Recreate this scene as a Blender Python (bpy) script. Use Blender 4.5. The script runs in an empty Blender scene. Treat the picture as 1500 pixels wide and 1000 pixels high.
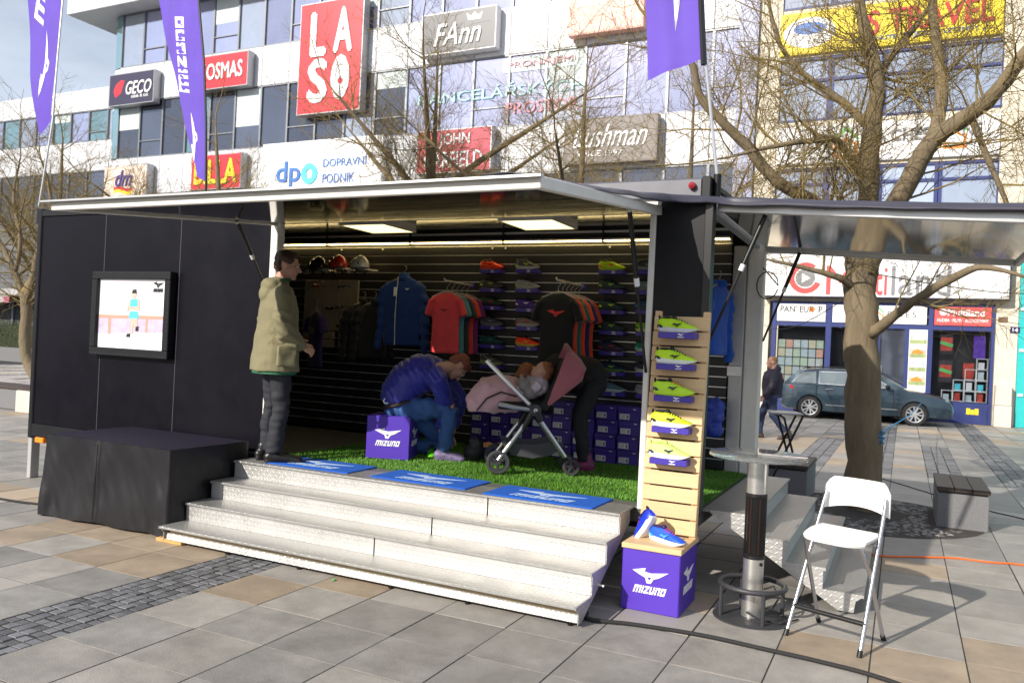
import bpy, bmesh, math, random
from mathutils import Vector, Matrix, noise
S = bpy.context.scene
COL = S.collection
rnd = random.Random(11)
rad = math.radians
PI = math.pi

# ------------------------------------------------------------------ camera
F_PX, CX, CY = 1190.0, 750.0, 500.0
CAM = Vector((0, 0, 1.70))
_ya, _pi, _ro = rad(25.8), rad(0.25), rad(2.7)
FW = Vector((-math.sin(_ya)*math.cos(_pi), math.cos(_ya)*math.cos(_pi), math.sin(_pi)))
_r = Vector((math.cos(_ya), math.sin(_ya), 0))
_u = _r.cross(FW)
RT = _r*math.cos(_ro) + _u*math.sin(_ro)
UP = _u*math.cos(_ro) - _r*math.sin(_ro)
cd = bpy.data.cameras.new('camera')
cam = bpy.data.objects.new('camera', cd)
COL.objects.link(cam)
cam.matrix_world = Matrix(((RT.x, UP.x, -FW.x, CAM.x), (RT.y, UP.y, -FW.y, CAM.y), (RT.z, UP.z, -FW.z, CAM.z), (0, 0, 0, 1)))
cd.sensor_width = 36
cd.lens = 36*F_PX/1500
cd.clip_start = 0.05
cd.clip_end = 2000
cd.dof.use_dof = True
cd.dof.focus_distance = 6.2
cd.dof.aperture_fstop = 3.5
S.camera = cam

# ------------------------------------------------------------------ sky, sun, exposure
SUN_EL = rad(28.5)
sun_to = Vector((-0.400, -0.917, 0)).normalized()          # horizontal direction towards the sun
W = bpy.data.worlds.new('World')
S.world = W
W.use_nodes = True
wn, wl = W.node_tree.nodes, W.node_tree.links
bg = wn['Background']
sky = wn.new('ShaderNodeTexSky')
sky.sky_type = 'NISHITA'
sky.sun_disc = False
sky.sun_elevation = SUN_EL
sky.sun_rotation = math.atan2(sun_to.x, sun_to.y)
sky.air_density = 1.0
sky.dust_density = 1.6
tcw = wn.new('ShaderNodeTexCoord')
mpw = wn.new('ShaderNodeMapping')
mpw.inputs['Scale'].default_value = (1, 1, 2.6)
nzw = wn.new('ShaderNodeTexNoise')
nzw.inputs['Scale'].default_value = 2.2
nzw.inputs['Detail'].default_value = 7
nzw.inputs['Roughness'].default_value = 0.6
crw = wn.new('ShaderNodeValToRGB')
crw.color_ramp.elements[0].position = 0.36
crw.color_ramp.elements[0].color = (0.5, 0.5, 0.5, 1)
crw.color_ramp.elements[1].position = 0.66
crw.color_ramp.elements[1].color = (0.9, 0.9, 0.9, 1)
mxw = wn.new('ShaderNodeMix')
mxw.data_type = 'RGBA'
mxw.inputs[7].default_value = (10.0, 11.1, 13.0, 1)
wl.new(tcw.outputs['Generated'], mpw.inputs['Vector'])
wl.new(mpw.outputs['Vector'], nzw.inputs['Vector'])
wl.new(nzw.outputs['Fac'], crw.inputs['Fac'])
wl.new(crw.outputs['Color'], mxw.inputs[0])
wl.new(sky.outputs['Color'], mxw.inputs[6])
wl.new(mxw.outputs[2], bg.inputs['Color'])
bg.inputs['Strength'].default_value = 0.072
sl = bpy.data.lights.new('sun', 'SUN')
sl.energy = 4.9
sl.angle = rad(0.6)
sl.color = (1.0, 0.93, 0.83)
so = bpy.data.objects.new('sun', sl)
COL.objects.link(so)
sdir = Vector((sun_to.x*math.cos(SUN_EL), sun_to.y*math.cos(SUN_EL), math.sin(SUN_EL)))
so.rotation_euler = sdir.to_track_quat('Z', 'Y').to_euler()
so.location = (-6, -14, 12)
S.view_settings.view_transform = 'Standard'
S.view_settings.look = 'None'
S.view_settings.gamma = 1
S.view_settings.exposure = 0.32
S.view_settings.use_curve_mapping = False

# ------------------------------------------------------------------ helpers
def ray(x, y): return FW + RT*((x-CX)/F_PX) - UP*((y-CY)/F_PX)
def onz(x, y, z=0.0): d = ray(x, y); return CAM + d*((z-CAM.z)/d.z)
def ony(x, y, Y): d = ray(x, y); return CAM + d*(Y/d.y)
def onx(x, y, X): d = ray(x, y); return CAM + d*(X/d.x)
def proj(p):
    v = Vector(p)-CAM; d = v.dot(FW)
    return CX+F_PX*v.dot(RT)/d, CY-F_PX*v.dot(UP)/d, d

def lin(h):
    h = h.lstrip('#')
    o = []
    for i in (0, 2, 4):
        c = int(h[i:i+2], 16)/255
        o.append(c/12.92 if c <= 0.04045 else ((c+0.055)/1.055)**2.4)
    return tuple(o)

MATS = {}
def mat(name, col, rough=0.5, metal=0.0, var=0.0, vscale=6.0, bump=0.0, bscale=60.0, emit=None, estr=0, spec=0.5, trans=0, ior=1.45,
        coat=0, objrand=0.0, island=0.0, alpha=1.0, rvar=0.0, stretch=None, sheen=0):
    """Principled material; colour broken up by noise, optional per-object / per-island variation and bump."""
    if name in MATS: return MATS[name]
    if isinstance(col, str): col = lin(col)
    m = bpy.data.materials.new(name); m.use_nodes = True
    n, l = m.node_tree.nodes, m.node_tree.links
    b = n['Principled BSDF']
    b.inputs['Base Color'].default_value = (*col, 1)
    b.inputs['Roughness'].default_value = rough
    b.inputs['Metallic'].default_value = metal
    b.inputs['Specular IOR Level'].default_value = spec
    b.inputs['IOR'].default_value = ior
    b.inputs['Transmission Weight'].default_value = trans
    b.inputs['Coat Weight'].default_value = coat
    b.inputs['Alpha'].default_value = alpha
    b.inputs['Sheen Weight'].default_value = sheen
    if emit is not None:
        b.inputs['Emission Color'].default_value = (*emit, 1); b.inputs['Emission Strength'].default_value = estr
    need = var or bump or rvar
    if need:
        tc = n.new('ShaderNodeTexCoord'); mp = n.new('ShaderNodeMapping')
        l.new(tc.outputs['Object'], mp.inputs['Vector'])
        if stretch: mp.inputs['Scale'].default_value = stretch
        if objrand:          # alike pieces do not share the same stains
            oi = n.new('ShaderNodeObjectInfo'); sc = n.new('ShaderNodeVectorMath'); sc.operation = 'SCALE'; sc.inputs[0].default_value = (61, 47, 83)
            l.new(oi.outputs['Random'], sc.inputs['Scale']); l.new(sc.outputs['Vector'], mp.inputs['Location'])
    src = None
    if var or rvar:
        nz = n.new('ShaderNodeTexNoise'); nz.inputs['Scale'].default_value = vscale; nz.inputs['Detail'].default_value = 9
        nz.inputs['Roughness'].default_value = 0.72
        l.new(mp.outputs['Vector'], nz.inputs['Vector'])
    if var:
        mr = n.new('ShaderNodeMapRange'); mr.inputs['From Min'].default_value = 0.25; mr.inputs['From Max'].default_value = 0.75
        mr.inputs['To Min'].default_value = 1-var; mr.inputs['To Max'].default_value = 1+var
        l.new(nz.outputs['Fac'], mr.inputs['Value']); src = mr.outputs['Result']
    if rvar:
        mr = n.new('ShaderNodeMapRange'); mr.inputs['From Min'].default_value = 0.3; mr.inputs['From Max'].default_value = 0.7
        mr.inputs['To Min'].default_value = max(0, rough-rvar); mr.inputs['To Max'].default_value = min(1, rough+rvar)
        l.new(nz.outputs['Fac'], mr.inputs['Value']); l.new(mr.outputs['Result'], b.inputs['Roughness'])
    for kind, amt in (('o', objrand), ('i', island)):
        if not amt: continue
        if kind == 'o': q = n.new('ShaderNodeObjectInfo').outputs['Random']
        else: q = n.new('ShaderNodeNewGeometry').outputs['Random Per Island']
        mr = n.new('ShaderNodeMapRange'); mr.inputs['To Min'].default_value = 1-amt; mr.inputs['To Max'].default_value = 1+amt
        l.new(q, mr.inputs['Value'])
        if src is None: src = mr.outputs['Result']
        else:
            mu = n.new('ShaderNodeMath'); mu.operation = 'MULTIPLY'
            l.new(src, mu.inputs[0]); l.new(mr.outputs['Result'], mu.inputs[1]); src = mu.outputs[0]
    if src is not None:
        vm = n.new('ShaderNodeVectorMath'); vm.operation = 'SCALE'; vm.inputs[0].default_value = col
        l.new(src, vm.inputs['Scale']); l.new(vm.outputs['Vector'], b.inputs['Base Color'])
    if bump:
        nb = n.new('ShaderNodeTexNoise'); nb.inputs['Scale'].default_value = bscale; nb.inputs['Detail'].default_value = 5
        l.new(mp.outputs['Vector'], nb.inputs['Vector'])
        bp = n.new('ShaderNodeBump'); bp.inputs['Strength'].default_value = bump; bp.inputs['Distance'].default_value = 0.01
        l.new(nb.outputs['Fac'], bp.inputs['Height']); l.new(bp.outputs['Normal'], b.inputs['Normal'])
    MATS[name] = m
    return m

WM = {}
def tag(o, label=None, cat=None, group=None, kind=None):
    if label: o['label'] = label
    if cat: o['category'] = cat
    if group: o['group'] = group
    if kind: o['kind'] = kind
    return o

def empty(name, loc=(0, 0, 0), rz=0.0, label=None, cat=None, group=None, parent=None, M=None):
    o = bpy.data.objects.new(name, None); COL.objects.link(o); o.empty_display_size = 0.1
    M = M if M is not None else Matrix.Translation(loc) @ Matrix.Rotation(rz, 4, 'Z')
    if parent is not None:
        o.parent = parent; o.matrix_basis = M; WM[o] = WM[parent] @ M
    else:
        o.matrix_basis = M; WM[o] = M.copy()
    tag(o, label, cat, group)
    return o

def put(name, me, m, parent=None, loc=None, rz=0, M=None):
    o = bpy.data.objects.new(name, me); COL.objects.link(o)
    if m is not None:
        if len(me.materials) == 0: me.materials.append(m)
    if M is None: M = Matrix.Translation(loc or (0, 0, 0)) @ Matrix.Rotation(rz, 4, 'Z')
    o.matrix_basis = M
    if parent is not None: o.parent = parent; WM[o] = WM[parent] @ M
    else: WM[o] = M.copy()
    return o

def recolor(o, m):
    o.material_slots[0].link = 'OBJECT'; o.material_slots[0].material = m

def dup(o, parent=None, M=None, mats=None):
    """Copy of a thing (or part) with copies of its parts."""
    c = o.copy(); COL.objects.link(c)
    if M is not None: c.matrix_basis = M
    c.parent = parent
    WM[c] = (WM[parent] if parent is not None else Matrix()) @ c.matrix_basis
    if mats and c.name.split('.')[0] in mats and c.type == 'MESH': recolor(c, mats[c.name.split('.')[0]])
    for ch in o.children:
        dup(ch, c, None, mats)
    return c

class MB:
    def __init__(s): s.v = []; s.f = []
    def add(s, vs, fs, M=None):
        b = len(s.v)
        for p in vs:
            p = Vector(p)
            s.v.append(M @ p if M is not None else p)
        for f in fs: s.f.append([b+i for i in f])
        return s
    def box(s, x0, x1, y0, y1, z0, z1, M=None):
        return s.add([(x0, y0, z0), (x1, y0, z0), (x1, y1, z0), (x0, y1, z0), (x0, y0, z1), (x1, y0, z1), (x1, y1, z1), (x0, y1, z1)],
                     [(0, 3, 2, 1), (4, 5, 6, 7), (0, 1, 5, 4), (1, 2, 6, 5), (2, 3, 7, 6), (3, 0, 4, 7)], M)
    def hexa(s, p, M=None):
        return s.add(p, [(0, 3, 2, 1), (4, 5, 6, 7), (0, 1, 5, 4), (1, 2, 6, 5), (2, 3, 7, 6), (3, 0, 4, 7)], M)
    def prism(s, poly, h0, h1, M=None):
        """2-D polygon (x, y), counter-clockwise, extruded from z=h0 to z=h1."""
        n = len(poly)
        vs = [(x, y, h0) for x, y in poly]+[(x, y, h1) for x, y in poly]
        fs = [list(range(n-1, -1, -1)), list(range(n, 2*n))]+[(i, (i+1) % n, n+(i+1) % n, n+i) for i in range(n)]
        return s.add(vs, fs, M)
    def tube(s, pts, r, n=8, caps=True, flat=1.0):
        pts = [Vector(p) for p in pts]; k = len(pts)
        rs = r if isinstance(r, (list, tuple)) else [r]*k
        b = len(s.v); prev = None
        for i, p in enumerate(pts):
            d = (pts[min(i+1, k-1)]-pts[max(i-1, 0)])
            if d.length < 1e-9: d = Vector((0, 0, 1))
            d.normalize()
            if prev is None:
                a = Vector((0, 0, 1)) if abs(d.z) < 0.9 else Vector((1, 0, 0))
                a = d.cross(a).normalized()
            else:
                a = prev-d*prev.dot(d)
                if a.length < 1e-6: a = d.orthogonal()
                a.normalize()
            prev = a; c = d.cross(a)
            for j in range(n):
                t = 2*PI*j/n
                s.v.append(p+(a*math.cos(t)+c*math.sin(t)*flat)*rs[i])
        for i in range(k-1):
            for j in range(n):
                q = (j+1) % n
                s.f.append([b+i*n+j, b+i*n+q, b+(i+1)*n+q, b+(i+1)*n+j])
        if caps:
            s.f.append([b+j for j in range(n-1, -1, -1)]); s.f.append([b+(k-1)*n+j for j in range(n)])
        return s
    def lathe(s, prof, n=24, M=None, caps=True):
        vs = []; fs = []; k = len(prof)
        for r, z in prof:
            for j in range(n):
                t = 2*PI*j/n; vs.append((r*math.cos(t), r*math.sin(t), z))
        for i in range(k-1):
            for j in range(n):
                q = (j+1) % n; fs.append((i*n+j, i*n+q, (i+1)*n+q, (i+1)*n+j))
        if caps: fs.append([j for j in range(n-1, -1, -1)]); fs.append([(k-1)*n+j for j in range(n)])
        return s.add(vs, fs, M)
    def ell(s, c, r, M=None, nu=16, nv=10):
        vs = [(0, 0, -1)]; fs = []
        for i in range(1, nv):
            a = -PI/2+PI*i/nv
            for j in range(nu):
                t = 2*PI*j/nu; vs.append((math.cos(a)*math.cos(t), math.cos(a)*math.sin(t), math.sin(a)))
        vs.append((0, 0, 1)); L = len(vs)-1
        for j in range(nu):
            q = (j+1) % nu
            fs.append((0, 1+q, 1+j)); fs.append((L, 1+(nv-2)*nu+j, 1+(nv-2)*nu+q))
            for i in range(nv-2): fs.append((1+i*nu+j, 1+i*nu+q, 1+(i+1)*nu+q, 1+(i+1)*nu+j))
        T = Matrix.Translation(c) @ (M if M is not None else Matrix()) @ Matrix.Diagonal((*r, 1))
        return s.add(vs, fs, T)
    def cap(s, p0, p1, r0, r1, n=14):
        """tapered capsule"""
        p0, p1 = Vector(p0), Vector(p1); d = (p1-p0); L = d.length; d.normalize()
        pts = []; rs = []
        for a in (-80, -55, -30, 0): pts.append(p0+d*r0*math.sin(rad(a))); rs.append(r0*math.cos(rad(a)))
        for a in (0, 30, 55, 80): pts.append(p1+d*r1*math.sin(rad(a))); rs.append(r1*math.cos(rad(a)))
        return s.tube(pts, rs, n)
    def grid(s, rows):
        """rows: list of equally long point lists -> sheet"""
        b = len(s.v); n = len(rows[0])
        for r in rows:
            for p in r: s.v.append(Vector(p))
        for i in range(len(rows)-1):
            for j in range(n-1): s.f.append([b+i*n+j, b+i*n+j+1, b+(i+1)*n+j+1, b+(i+1)*n+j])
        return s
    def loft(s, rings, close=True):
        b = len(s.v); n = len(rings[0])
        for r in rings:
            for p in r: s.v.append(Vector(p))
        for i in range(len(rings)-1):
            for j in range(n):
                q = (j+1) % n; s.f.append([b+i*n+j, b+i*n+q, b+(i+1)*n+q, b+(i+1)*n+j])
        if close:
            s.f.append([b+j for j in range(n-1, -1, -1)]); s.f.append([b+(len(rings)-1)*n+j for j in range(n)])
        return s
    def mesh(s, name, smooth=False, bevel=0, M=None, seg=1, fix=True):
        me = bpy.data.meshes.new(name)
        vs = [M @ p for p in s.v] if M is not None else s.v
        me.from_pydata([tuple(p) for p in vs], [], s.f)
        if bevel or fix:
            bm = bmesh.new(); bm.from_mesh(me)
            if fix: bmesh.ops.recalc_face_normals(bm, faces=bm.faces)
            if bevel:
                es = [e for e in bm.edges if len(e.link_faces) == 2 and e.calc_face_angle(0) > 0.5]
                bmesh.ops.bevel(bm, geom=es, offset=bevel, segments=seg, affect='EDGES', clamp_overlap=True)
            bm.to_mesh(me); bm.free()
        if smooth:
            for p in me.polygons: p.use_smooth = True
            if smooth != 'all':
                try: me.set_sharp_from_angle(angle=rad(40))
                except Exception: pass
        return me
    def build(s, name, m, parent=None, smooth=False, bevel=0, w=False, seg=1, fix=True):
        """w=True: vertices are world coordinates, moved into the parent's frame."""
        M = WM[parent].inverted() if (w and parent is not None) else None
        return put(name, s.mesh(name, smooth, bevel, M, seg, fix), m, parent)

def part(name, m, parent, fn, w=False, **k):
    b = MB(); fn(b); return b.build(name, m, parent, w=w, **k)

def bx(name, m, parent, x0, x1, y0, y1, z0, z1, bevel=0.004, w=True):
    return MB().box(x0, x1, y0, y1, z0, z1).build(name, m, parent, bevel=bevel, w=w)

FACE_S = Matrix.Rotation(PI/2, 4, 'X')           # text plane XY -> XZ, facing -Y
def text(body, w, h, m, parent, M, name='lettering', bold=0.0, shear=0.0, ex=0.003, world=True):
    cu = bpy.data.curves.new('t', 'FONT'); cu.body = body; cu.size = 1; cu.offset = 0; cu.shear = shear
    cu.extrude = 0.0; cu.resolution_u = 3; cu.align_x = 'CENTER'; cu.align_y = 'CENTER'
    ob = bpy.data.objects.new('t', cu)
    me = bpy.data.meshes.new_from_object(ob)
    bpy.data.objects.remove(ob); bpy.data.curves.remove(cu)
    xs = [v.co.x for v in me.vertices]; ys = [v.co.y for v in me.vertices]
    if not xs: return None
    x0, x1, y0, y1 = min(xs), max(xs), min(ys), max(ys)
    sx = w/(x1-x0); sy = (h/(y1-y0)) if h else sx
    T = M @ Matrix.Diagonal((sx, sy, 1, 1)) @ Matrix.Translation((-(x0+x1)/2, -(y0+y1)/2, 0))
    if world and parent is not None: T = WM[parent].inverted() @ T
    bm = bmesh.new(); bm.from_mesh(me)
    r = bmesh.ops.extrude_face_region(bm, geom=list(bm.faces))
    vs = [e for e in r['geom'] if isinstance(e, bmesh.types.BMVert)]
    bmesh.ops.translate(bm, verts=vs, vec=(0, 0, ex))
    bmesh.ops.recalc_face_normals(bm, faces=bm.faces)
    if bold > .008:                         # heavier strokes: shifted copies, each a hair prouder than the last
        src = list(bm.verts)+list(bm.edges)+list(bm.faces); s_ = bold*.85
        for q, (dx, dy) in enumerate(((-s_, 0), (s_, 0), (0, -s_*.8), (0, s_*.8))):
            r = bmesh.ops.duplicate(bm, geom=src)
            bmesh.ops.translate(bm, verts=[e for e in r['geom'] if isinstance(e, bmesh.types.BMVert)], vec=(dx, dy, max(.0006, ex*.12)*(q+1)))
    bm.transform(T); bm.to_mesh(me); bm.free()
    me.name = name; me.materials.clear()
    return put(name, me, m, parent)

BIRD = [(0, .62), (.37, .80), (.345, .60), (.52, .55), (1, .70), (.74, .36), (.60, .25), (.525, 0), (.41, 0), (.365, .28), (.19, .43)]
def bird(w, h, m, parent, M, name='emblem', ex=0.003, world=True):
    """running-bird emblem with the small triangular gap"""
    pts = [((x-.5)*w, (y-.4)*h) for x, y in BIRD]
    tri = [((x-.5)*w, (y-.4)*h) for x, y in ((.425, .33), (.54, .33), (.475, .14))]
    b = MB()
    T = M if not (world and parent is not None) else WM[parent].inverted() @ M
    # outline split around the gap
    P, Q = pts, tri
    for poly in ([P[0], P[10], P[9], Q[0], P[2], P[1]], [P[2], Q[0], Q[1], P[5], P[4], P[3]], [P[9], P[8], Q[2], Q[0]],
                 [P[8], P[7], Q[2]], [Q[2], P[7], P[6], Q[1]], [Q[1], P[6], P[5]]):
        b.prism(poly, 0, ex, T)
    return b.build(name, m, parent)

def wordmark(w, h, m, parent, M, ex=.003, world=True, name='lettering'):
    """heavy slanted MIZUNO wordmark built from strokes"""
    T = M if not (world and parent is not None) else WM[parent].inverted() @ M
    q = []; x = 0.0; t = .30
    def bar(x0, x1, y0, y1): q.append([(x0, y0), (x1, y0), (x1, y1), (x0, y1)])
    def n_(x, L): bar(x, x+t, 0, 1); bar(x+t, x+L-t, .72, 1); bar(x+L-t, x+L, 0, 1)
    bar(0, .30, 0, 1); bar(.30, .55, .72, 1); bar(.55, .85, 0, 1); bar(.85, 1.10, .72, 1); bar(1.10, 1.40, 0, 1)
    bar(1.56, 1.86, 0, 1)
    bar(2.02, 2.92, 0, .27); bar(2.02, 2.92, .73, 1); q.append([(2.02, .27), (2.42, .27), (2.92, .73), (2.52, .73)])
    bar(3.08, 3.38, 0, 1); bar(3.38, 3.68, 0, .28); bar(3.68, 3.98, 0, 1)
    n_(4.14, .90)
    bar(5.20, 5.50, 0, 1); bar(5.50, 5.82, 0, .26); bar(5.50, 5.82, .74, 1); bar(5.82, 6.12, 0, 1)
    b = MB(); sh = .42; W_ = 6.12+sh
    for p in q: b.prism([((a+sh*c-W_/2)*w/W_, (c-.5)*h) for a, c in p], 0, ex, T)
    return b.build(name, m, parent)

def placeM(p, xdir, updir):
    """matrix whose local X, Y are xdir, updir, at p"""
    x = Vector(xdir).normalized(); y = Vector(updir).normalized(); z = x.cross(y).normalized(); y = z.cross(x)
    return Matrix(((x.x, y.x, z.x, p[0]), (x.y, y.y, z.y, p[1]), (x.z, y.z, z.z, p[2]), (0, 0, 0, 1)))

def blob(name, m, parent, fill, voxel=0.012, smooth=3, wrinkle=0.0, wscale=9.0, squash=None, seed=0, folds=None):
    """continuous surface: overlapping tapered pieces fused by a voxel remesh, smoothed, with cloth folds."""
    b = MB(); fill(b)
    me = b.mesh('tmp', fix=True)
    ob = bpy.data.objects.new('tmp', me); COL.objects.link(ob)
    md = ob.modifiers.new('r', 'REMESH'); md.mode = 'VOXEL'; md.voxel_size = voxel
    if smooth:
        ms = ob.modifiers.new('s', 'SMOOTH'); ms.factor = 0.5; ms.iterations = smooth
    dg = bpy.context.evaluated_depsgraph_get(); dg.update()
    out = bpy.data.meshes.new_from_object(ob.evaluated_get(dg))
    bpy.data.objects.remove(ob); bpy.data.meshes.remove(me)
    if wrinkle or folds:
        nrm = [v.normal.copy() for v in out.vertices]
        for v, nn in zip(out.vertices, nrm):
            p = v.co*wscale+Vector((seed, seed*.7, 0))
            d = wrinkle*(noise.noise(p)+0.6*noise.noise(p*2.1)) if wrinkle else 0
            if folds: d += folds(v.co)
            v.co += nn*d
    for p in out.polygons: p.use_smooth = True
    out.name = name; out.materials.clear()
    return put(name, out, m, parent)
# ================================================================== THE SETTING: ground and paving
M_joint = mat('joint', (0.035, 0.032, 0.03), 0.95, var=.4, vscale=3)
M_slabs = [mat('slab_grey', (0.235, 0.222, 0.203), 0.62, var=.36, vscale=3.2, bump=.3, bscale=110, objrand=.10, rvar=.12),
           mat('slab_tan', (0.315, 0.248, 0.178), 0.65, var=.34, vscale=3.0, bump=.3, bscale=110, objrand=.10, rvar=.12),
           mat('slab_pale', (0.30, 0.277, 0.248), 0.62, var=.34, vscale=2.8, bump=.3, bscale=110, objrand=.10, rvar=.12)]
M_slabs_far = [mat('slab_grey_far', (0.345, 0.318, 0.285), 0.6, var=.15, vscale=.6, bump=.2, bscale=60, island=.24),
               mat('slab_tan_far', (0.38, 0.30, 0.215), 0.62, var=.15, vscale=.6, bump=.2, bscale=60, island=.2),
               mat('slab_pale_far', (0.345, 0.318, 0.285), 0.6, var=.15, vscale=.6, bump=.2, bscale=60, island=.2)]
M_sett = mat('sett', (0.135, 0.135, 0.142), 0.6, var=.3, vscale=4, bump=.4, bscale=80, island=.35)

ground = tag(MB().add([(-300, -60, -.003), (300, -60, -.003), (300, 500, -.003), (-300, 500, -.003)], [(0, 1, 2, 3)]).build('ground', M_joint, fix=False), kind='structure')
GX, GY, PX, PY = -0.106, 4.42, 0.4965, 0.4915
def is_sett(k, j):
    y = GY+PY*(j+.5)
    if k == -9 and 1.5 < y < 4.7: return True
    if 13.7 < y < 27.6:
        if k in (-3, 1, 5) and y < 19.4: return True
        if k == -1 and y < 24.2: return True
        if k in (3, 7): return True
    if y > 15 and k < -22 and (k % 4 == 0): return True
    return False
def shade(k, j):
    x, y = GX+PX*k, GY+PY*j
    n = noise.noise((x*.33+3.1, y*.5, 0)) + .55*noise.noise((k*7.31, j*3.77, 1.7))
    if y > 5.2: n -= .10
    if y < 5.2 and x < -3.2: n += .16
    return 1 if n > .22 else (2 if n > -.02 else 0)
slabs = []
setts = MB()
for k in range(-64, 14):
    for j in range(-7, 47):
        x0, y0 = GX+PX*k, GY+PY*j
        cx, cy = x0+PX/2, y0+PY/2
        v = Vector((cx, cy, 0))-CAM
        if v.dot(FW) < 1.2: continue
        px, py, d = proj((cx, cy, 0))
        if not (-260 < px < 1760 and py < 1400): continue
        if is_sett(k, j):
            if d < 34:
                n = 6 if d < 12 else 3
                for a in range(n):
                    for b_ in range(n+1):
                        q = .005 if d < 12 else .008
                        sx, sy = PX/n, PY/(n+1)
                        ox, oy = x0+a*sx+rnd.uniform(-.003, .010), y0+b_*sy+rnd.uniform(-.004, .010)
                        z = .001+rnd.uniform(-.0025, .0025)
                        t = .005
                        X0, X1, Y0, Y1 = ox+q/2, ox+sx-q/2, oy+q/2, oy+sy-q/2
                        setts.add([(X0, Y0, -.02), (X1, Y0, -.02), (X1, Y1, -.02), (X0, Y1, -.02),
                                   (X0+t, Y0+t, z), (X1-t, Y0+t, z), (X1-t, Y1-t, z), (X0+t, Y1-t, z)],
                                  [(4, 5, 6, 7), (0, 1, 5, 4), (1, 2, 6, 5), (2, 3, 7, 6), (3, 0, 4, 7)])
            continue
        vis = (-20 < px < 1520 and -20 < py < 1040) and not (-8.6 < cx < -1.0 and 4.75 < cy < 9.5) and not (cy > 8.2 and px < 1080 and px > 45)
        slabs.append((-(PX*PY*1e6*(CAM.z)/d**3) if vis else 1e3/max(d, .1), k, j, x0, y0, d))
tag(setts.build('cobble_setts', M_sett, ground, fix=False), kind='stuff')
slabs.sort()
def slab_mesh(i):
    me = MB().box(.004, PX-.004, .0028, PY-.0028, -.03, 0).mesh('paving_slab', bevel=.0008)
    me.materials.append(M_slabs[i]); return me
SM = [slab_mesh(i) for i in range(3)]
far = [MB(), MB(), MB()]
for n, (key, k, j, x0, y0, d) in enumerate(slabs):
    s = shade(k, j)
    dz = rnd.uniform(-.001, .001)
    if n < 300 and key < 0:
        o = bpy.data.objects.new('paving_slab', SM[s]); COL.objects.link(o); o.parent = ground; o.location = (x0, y0, dz)
        o.rotation_euler = (rnd.uniform(-.0012, .0012), rnd.uniform(-.0012, .0012), 0)
    else:
        e = .004; t = .004
        X0, X1, Y0, Y1 = x0+e, x0+PX-e, y0+e, y0+PY-e
        far[s].add([(X0, Y0, -.02), (X1, Y0, -.02), (X1, Y1, -.02), (X0, Y1, -.02), (X0+t, Y0+t, dz), (X1-t, Y0+t, dz), (X1-t, Y1-t, dz), (X0+t, Y1-t, dz)],
                   [(4, 5, 6, 7), (0, 1, 5, 4), (1, 2, 6, 5), (2, 3, 7, 6), (3, 0, 4, 7)])
for s in range(3):
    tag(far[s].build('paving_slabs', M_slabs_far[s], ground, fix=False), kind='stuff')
M_asph = mat('asphalt', (0.10, 0.098, 0.095), 0.8, var=.2, vscale=1.5, bump=.3, bscale=90)
tag(MB().add([(-300, 27.6, -.001), (300, 27.6, -.001), (300, 300, -.001), (-300, 300, -.001)], [(0, 1, 2, 3)]).build('far_pavement', M_asph, fix=False), kind='structure')

# ================================================================== BUILDINGS
M_white = mat('cladding_white', (0.60, 0.61, 0.635), 0.42, var=.10, vscale=1.4, stretch=(2.5, 1, .25), objrand=.06, rvar=.1)
M_cream = mat('render_cream', (0.60, 0.545, 0.44), 0.85, var=.16, vscale=1.2, bump=.3, bscale=50)
M_wing = mat('stone_grey', (0.13, 0.135, 0.15), 0.55, var=.12, vscale=.7, objrand=.1)
M_core = mat('core_dark', (0.05, 0.053, 0.06), 0.7)
M_alu = mat('frame_grey', (0.20, 0.21, 0.23), 0.4, metal=.5)
M_blue = mat('frame_blue', (0.028, 0.042, 0.16), 0.4, var=.1)
M_lilac = mat('panel_lilac', (0.30, 0.32, 0.45), 0.35, var=.08, vscale=1)
def glassmat(name, col, metal=.75, rough=.06):
    m = mat(name, col, rough, metal=metal, var=.12, vscale=.5, objrand=.18)
    n, l = m.node_tree.nodes, m.node_tree.links         # slight waviness of the panes
    tc = n.new('ShaderNodeTexCoord'); nb = n.new('ShaderNodeTexNoise'); nb.inputs['Scale'].default_value = .7
    bp = n.new('ShaderNodeBump'); bp.inputs['Strength'].default_value = .06; bp.inputs['Distance'].default_value = .1
    l.new(tc.outputs['Object'], nb.inputs['Vector']); l.new(nb.outputs['Fac'], bp.inputs['Height']); l.new(bp.outputs['Normal'], n['Principled BSDF'].inputs['Normal'])
    return m
M_gl = [glassmat('glass_skylit', (0.56, 0.58, 0.76), metal=.9), glassmat('glass_dark', (0.15, 0.17, 0.22)), glassmat('glass_pale', (0.66, 0.70, 0.78), metal=.9), glassmat('glass_teal', (0.34, 0.52, 0.55), metal=.85)]  # lavender and dark tints carry the sky reflection in the pane colour
M_glw = glassmat('glass_shop', (0.45, 0.47, 0.50), metal=.55)
YF = 27.8
M_blind = mat('blind_pale', (.50, .56, .56), .7, var=.08, vscale=2)

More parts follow.
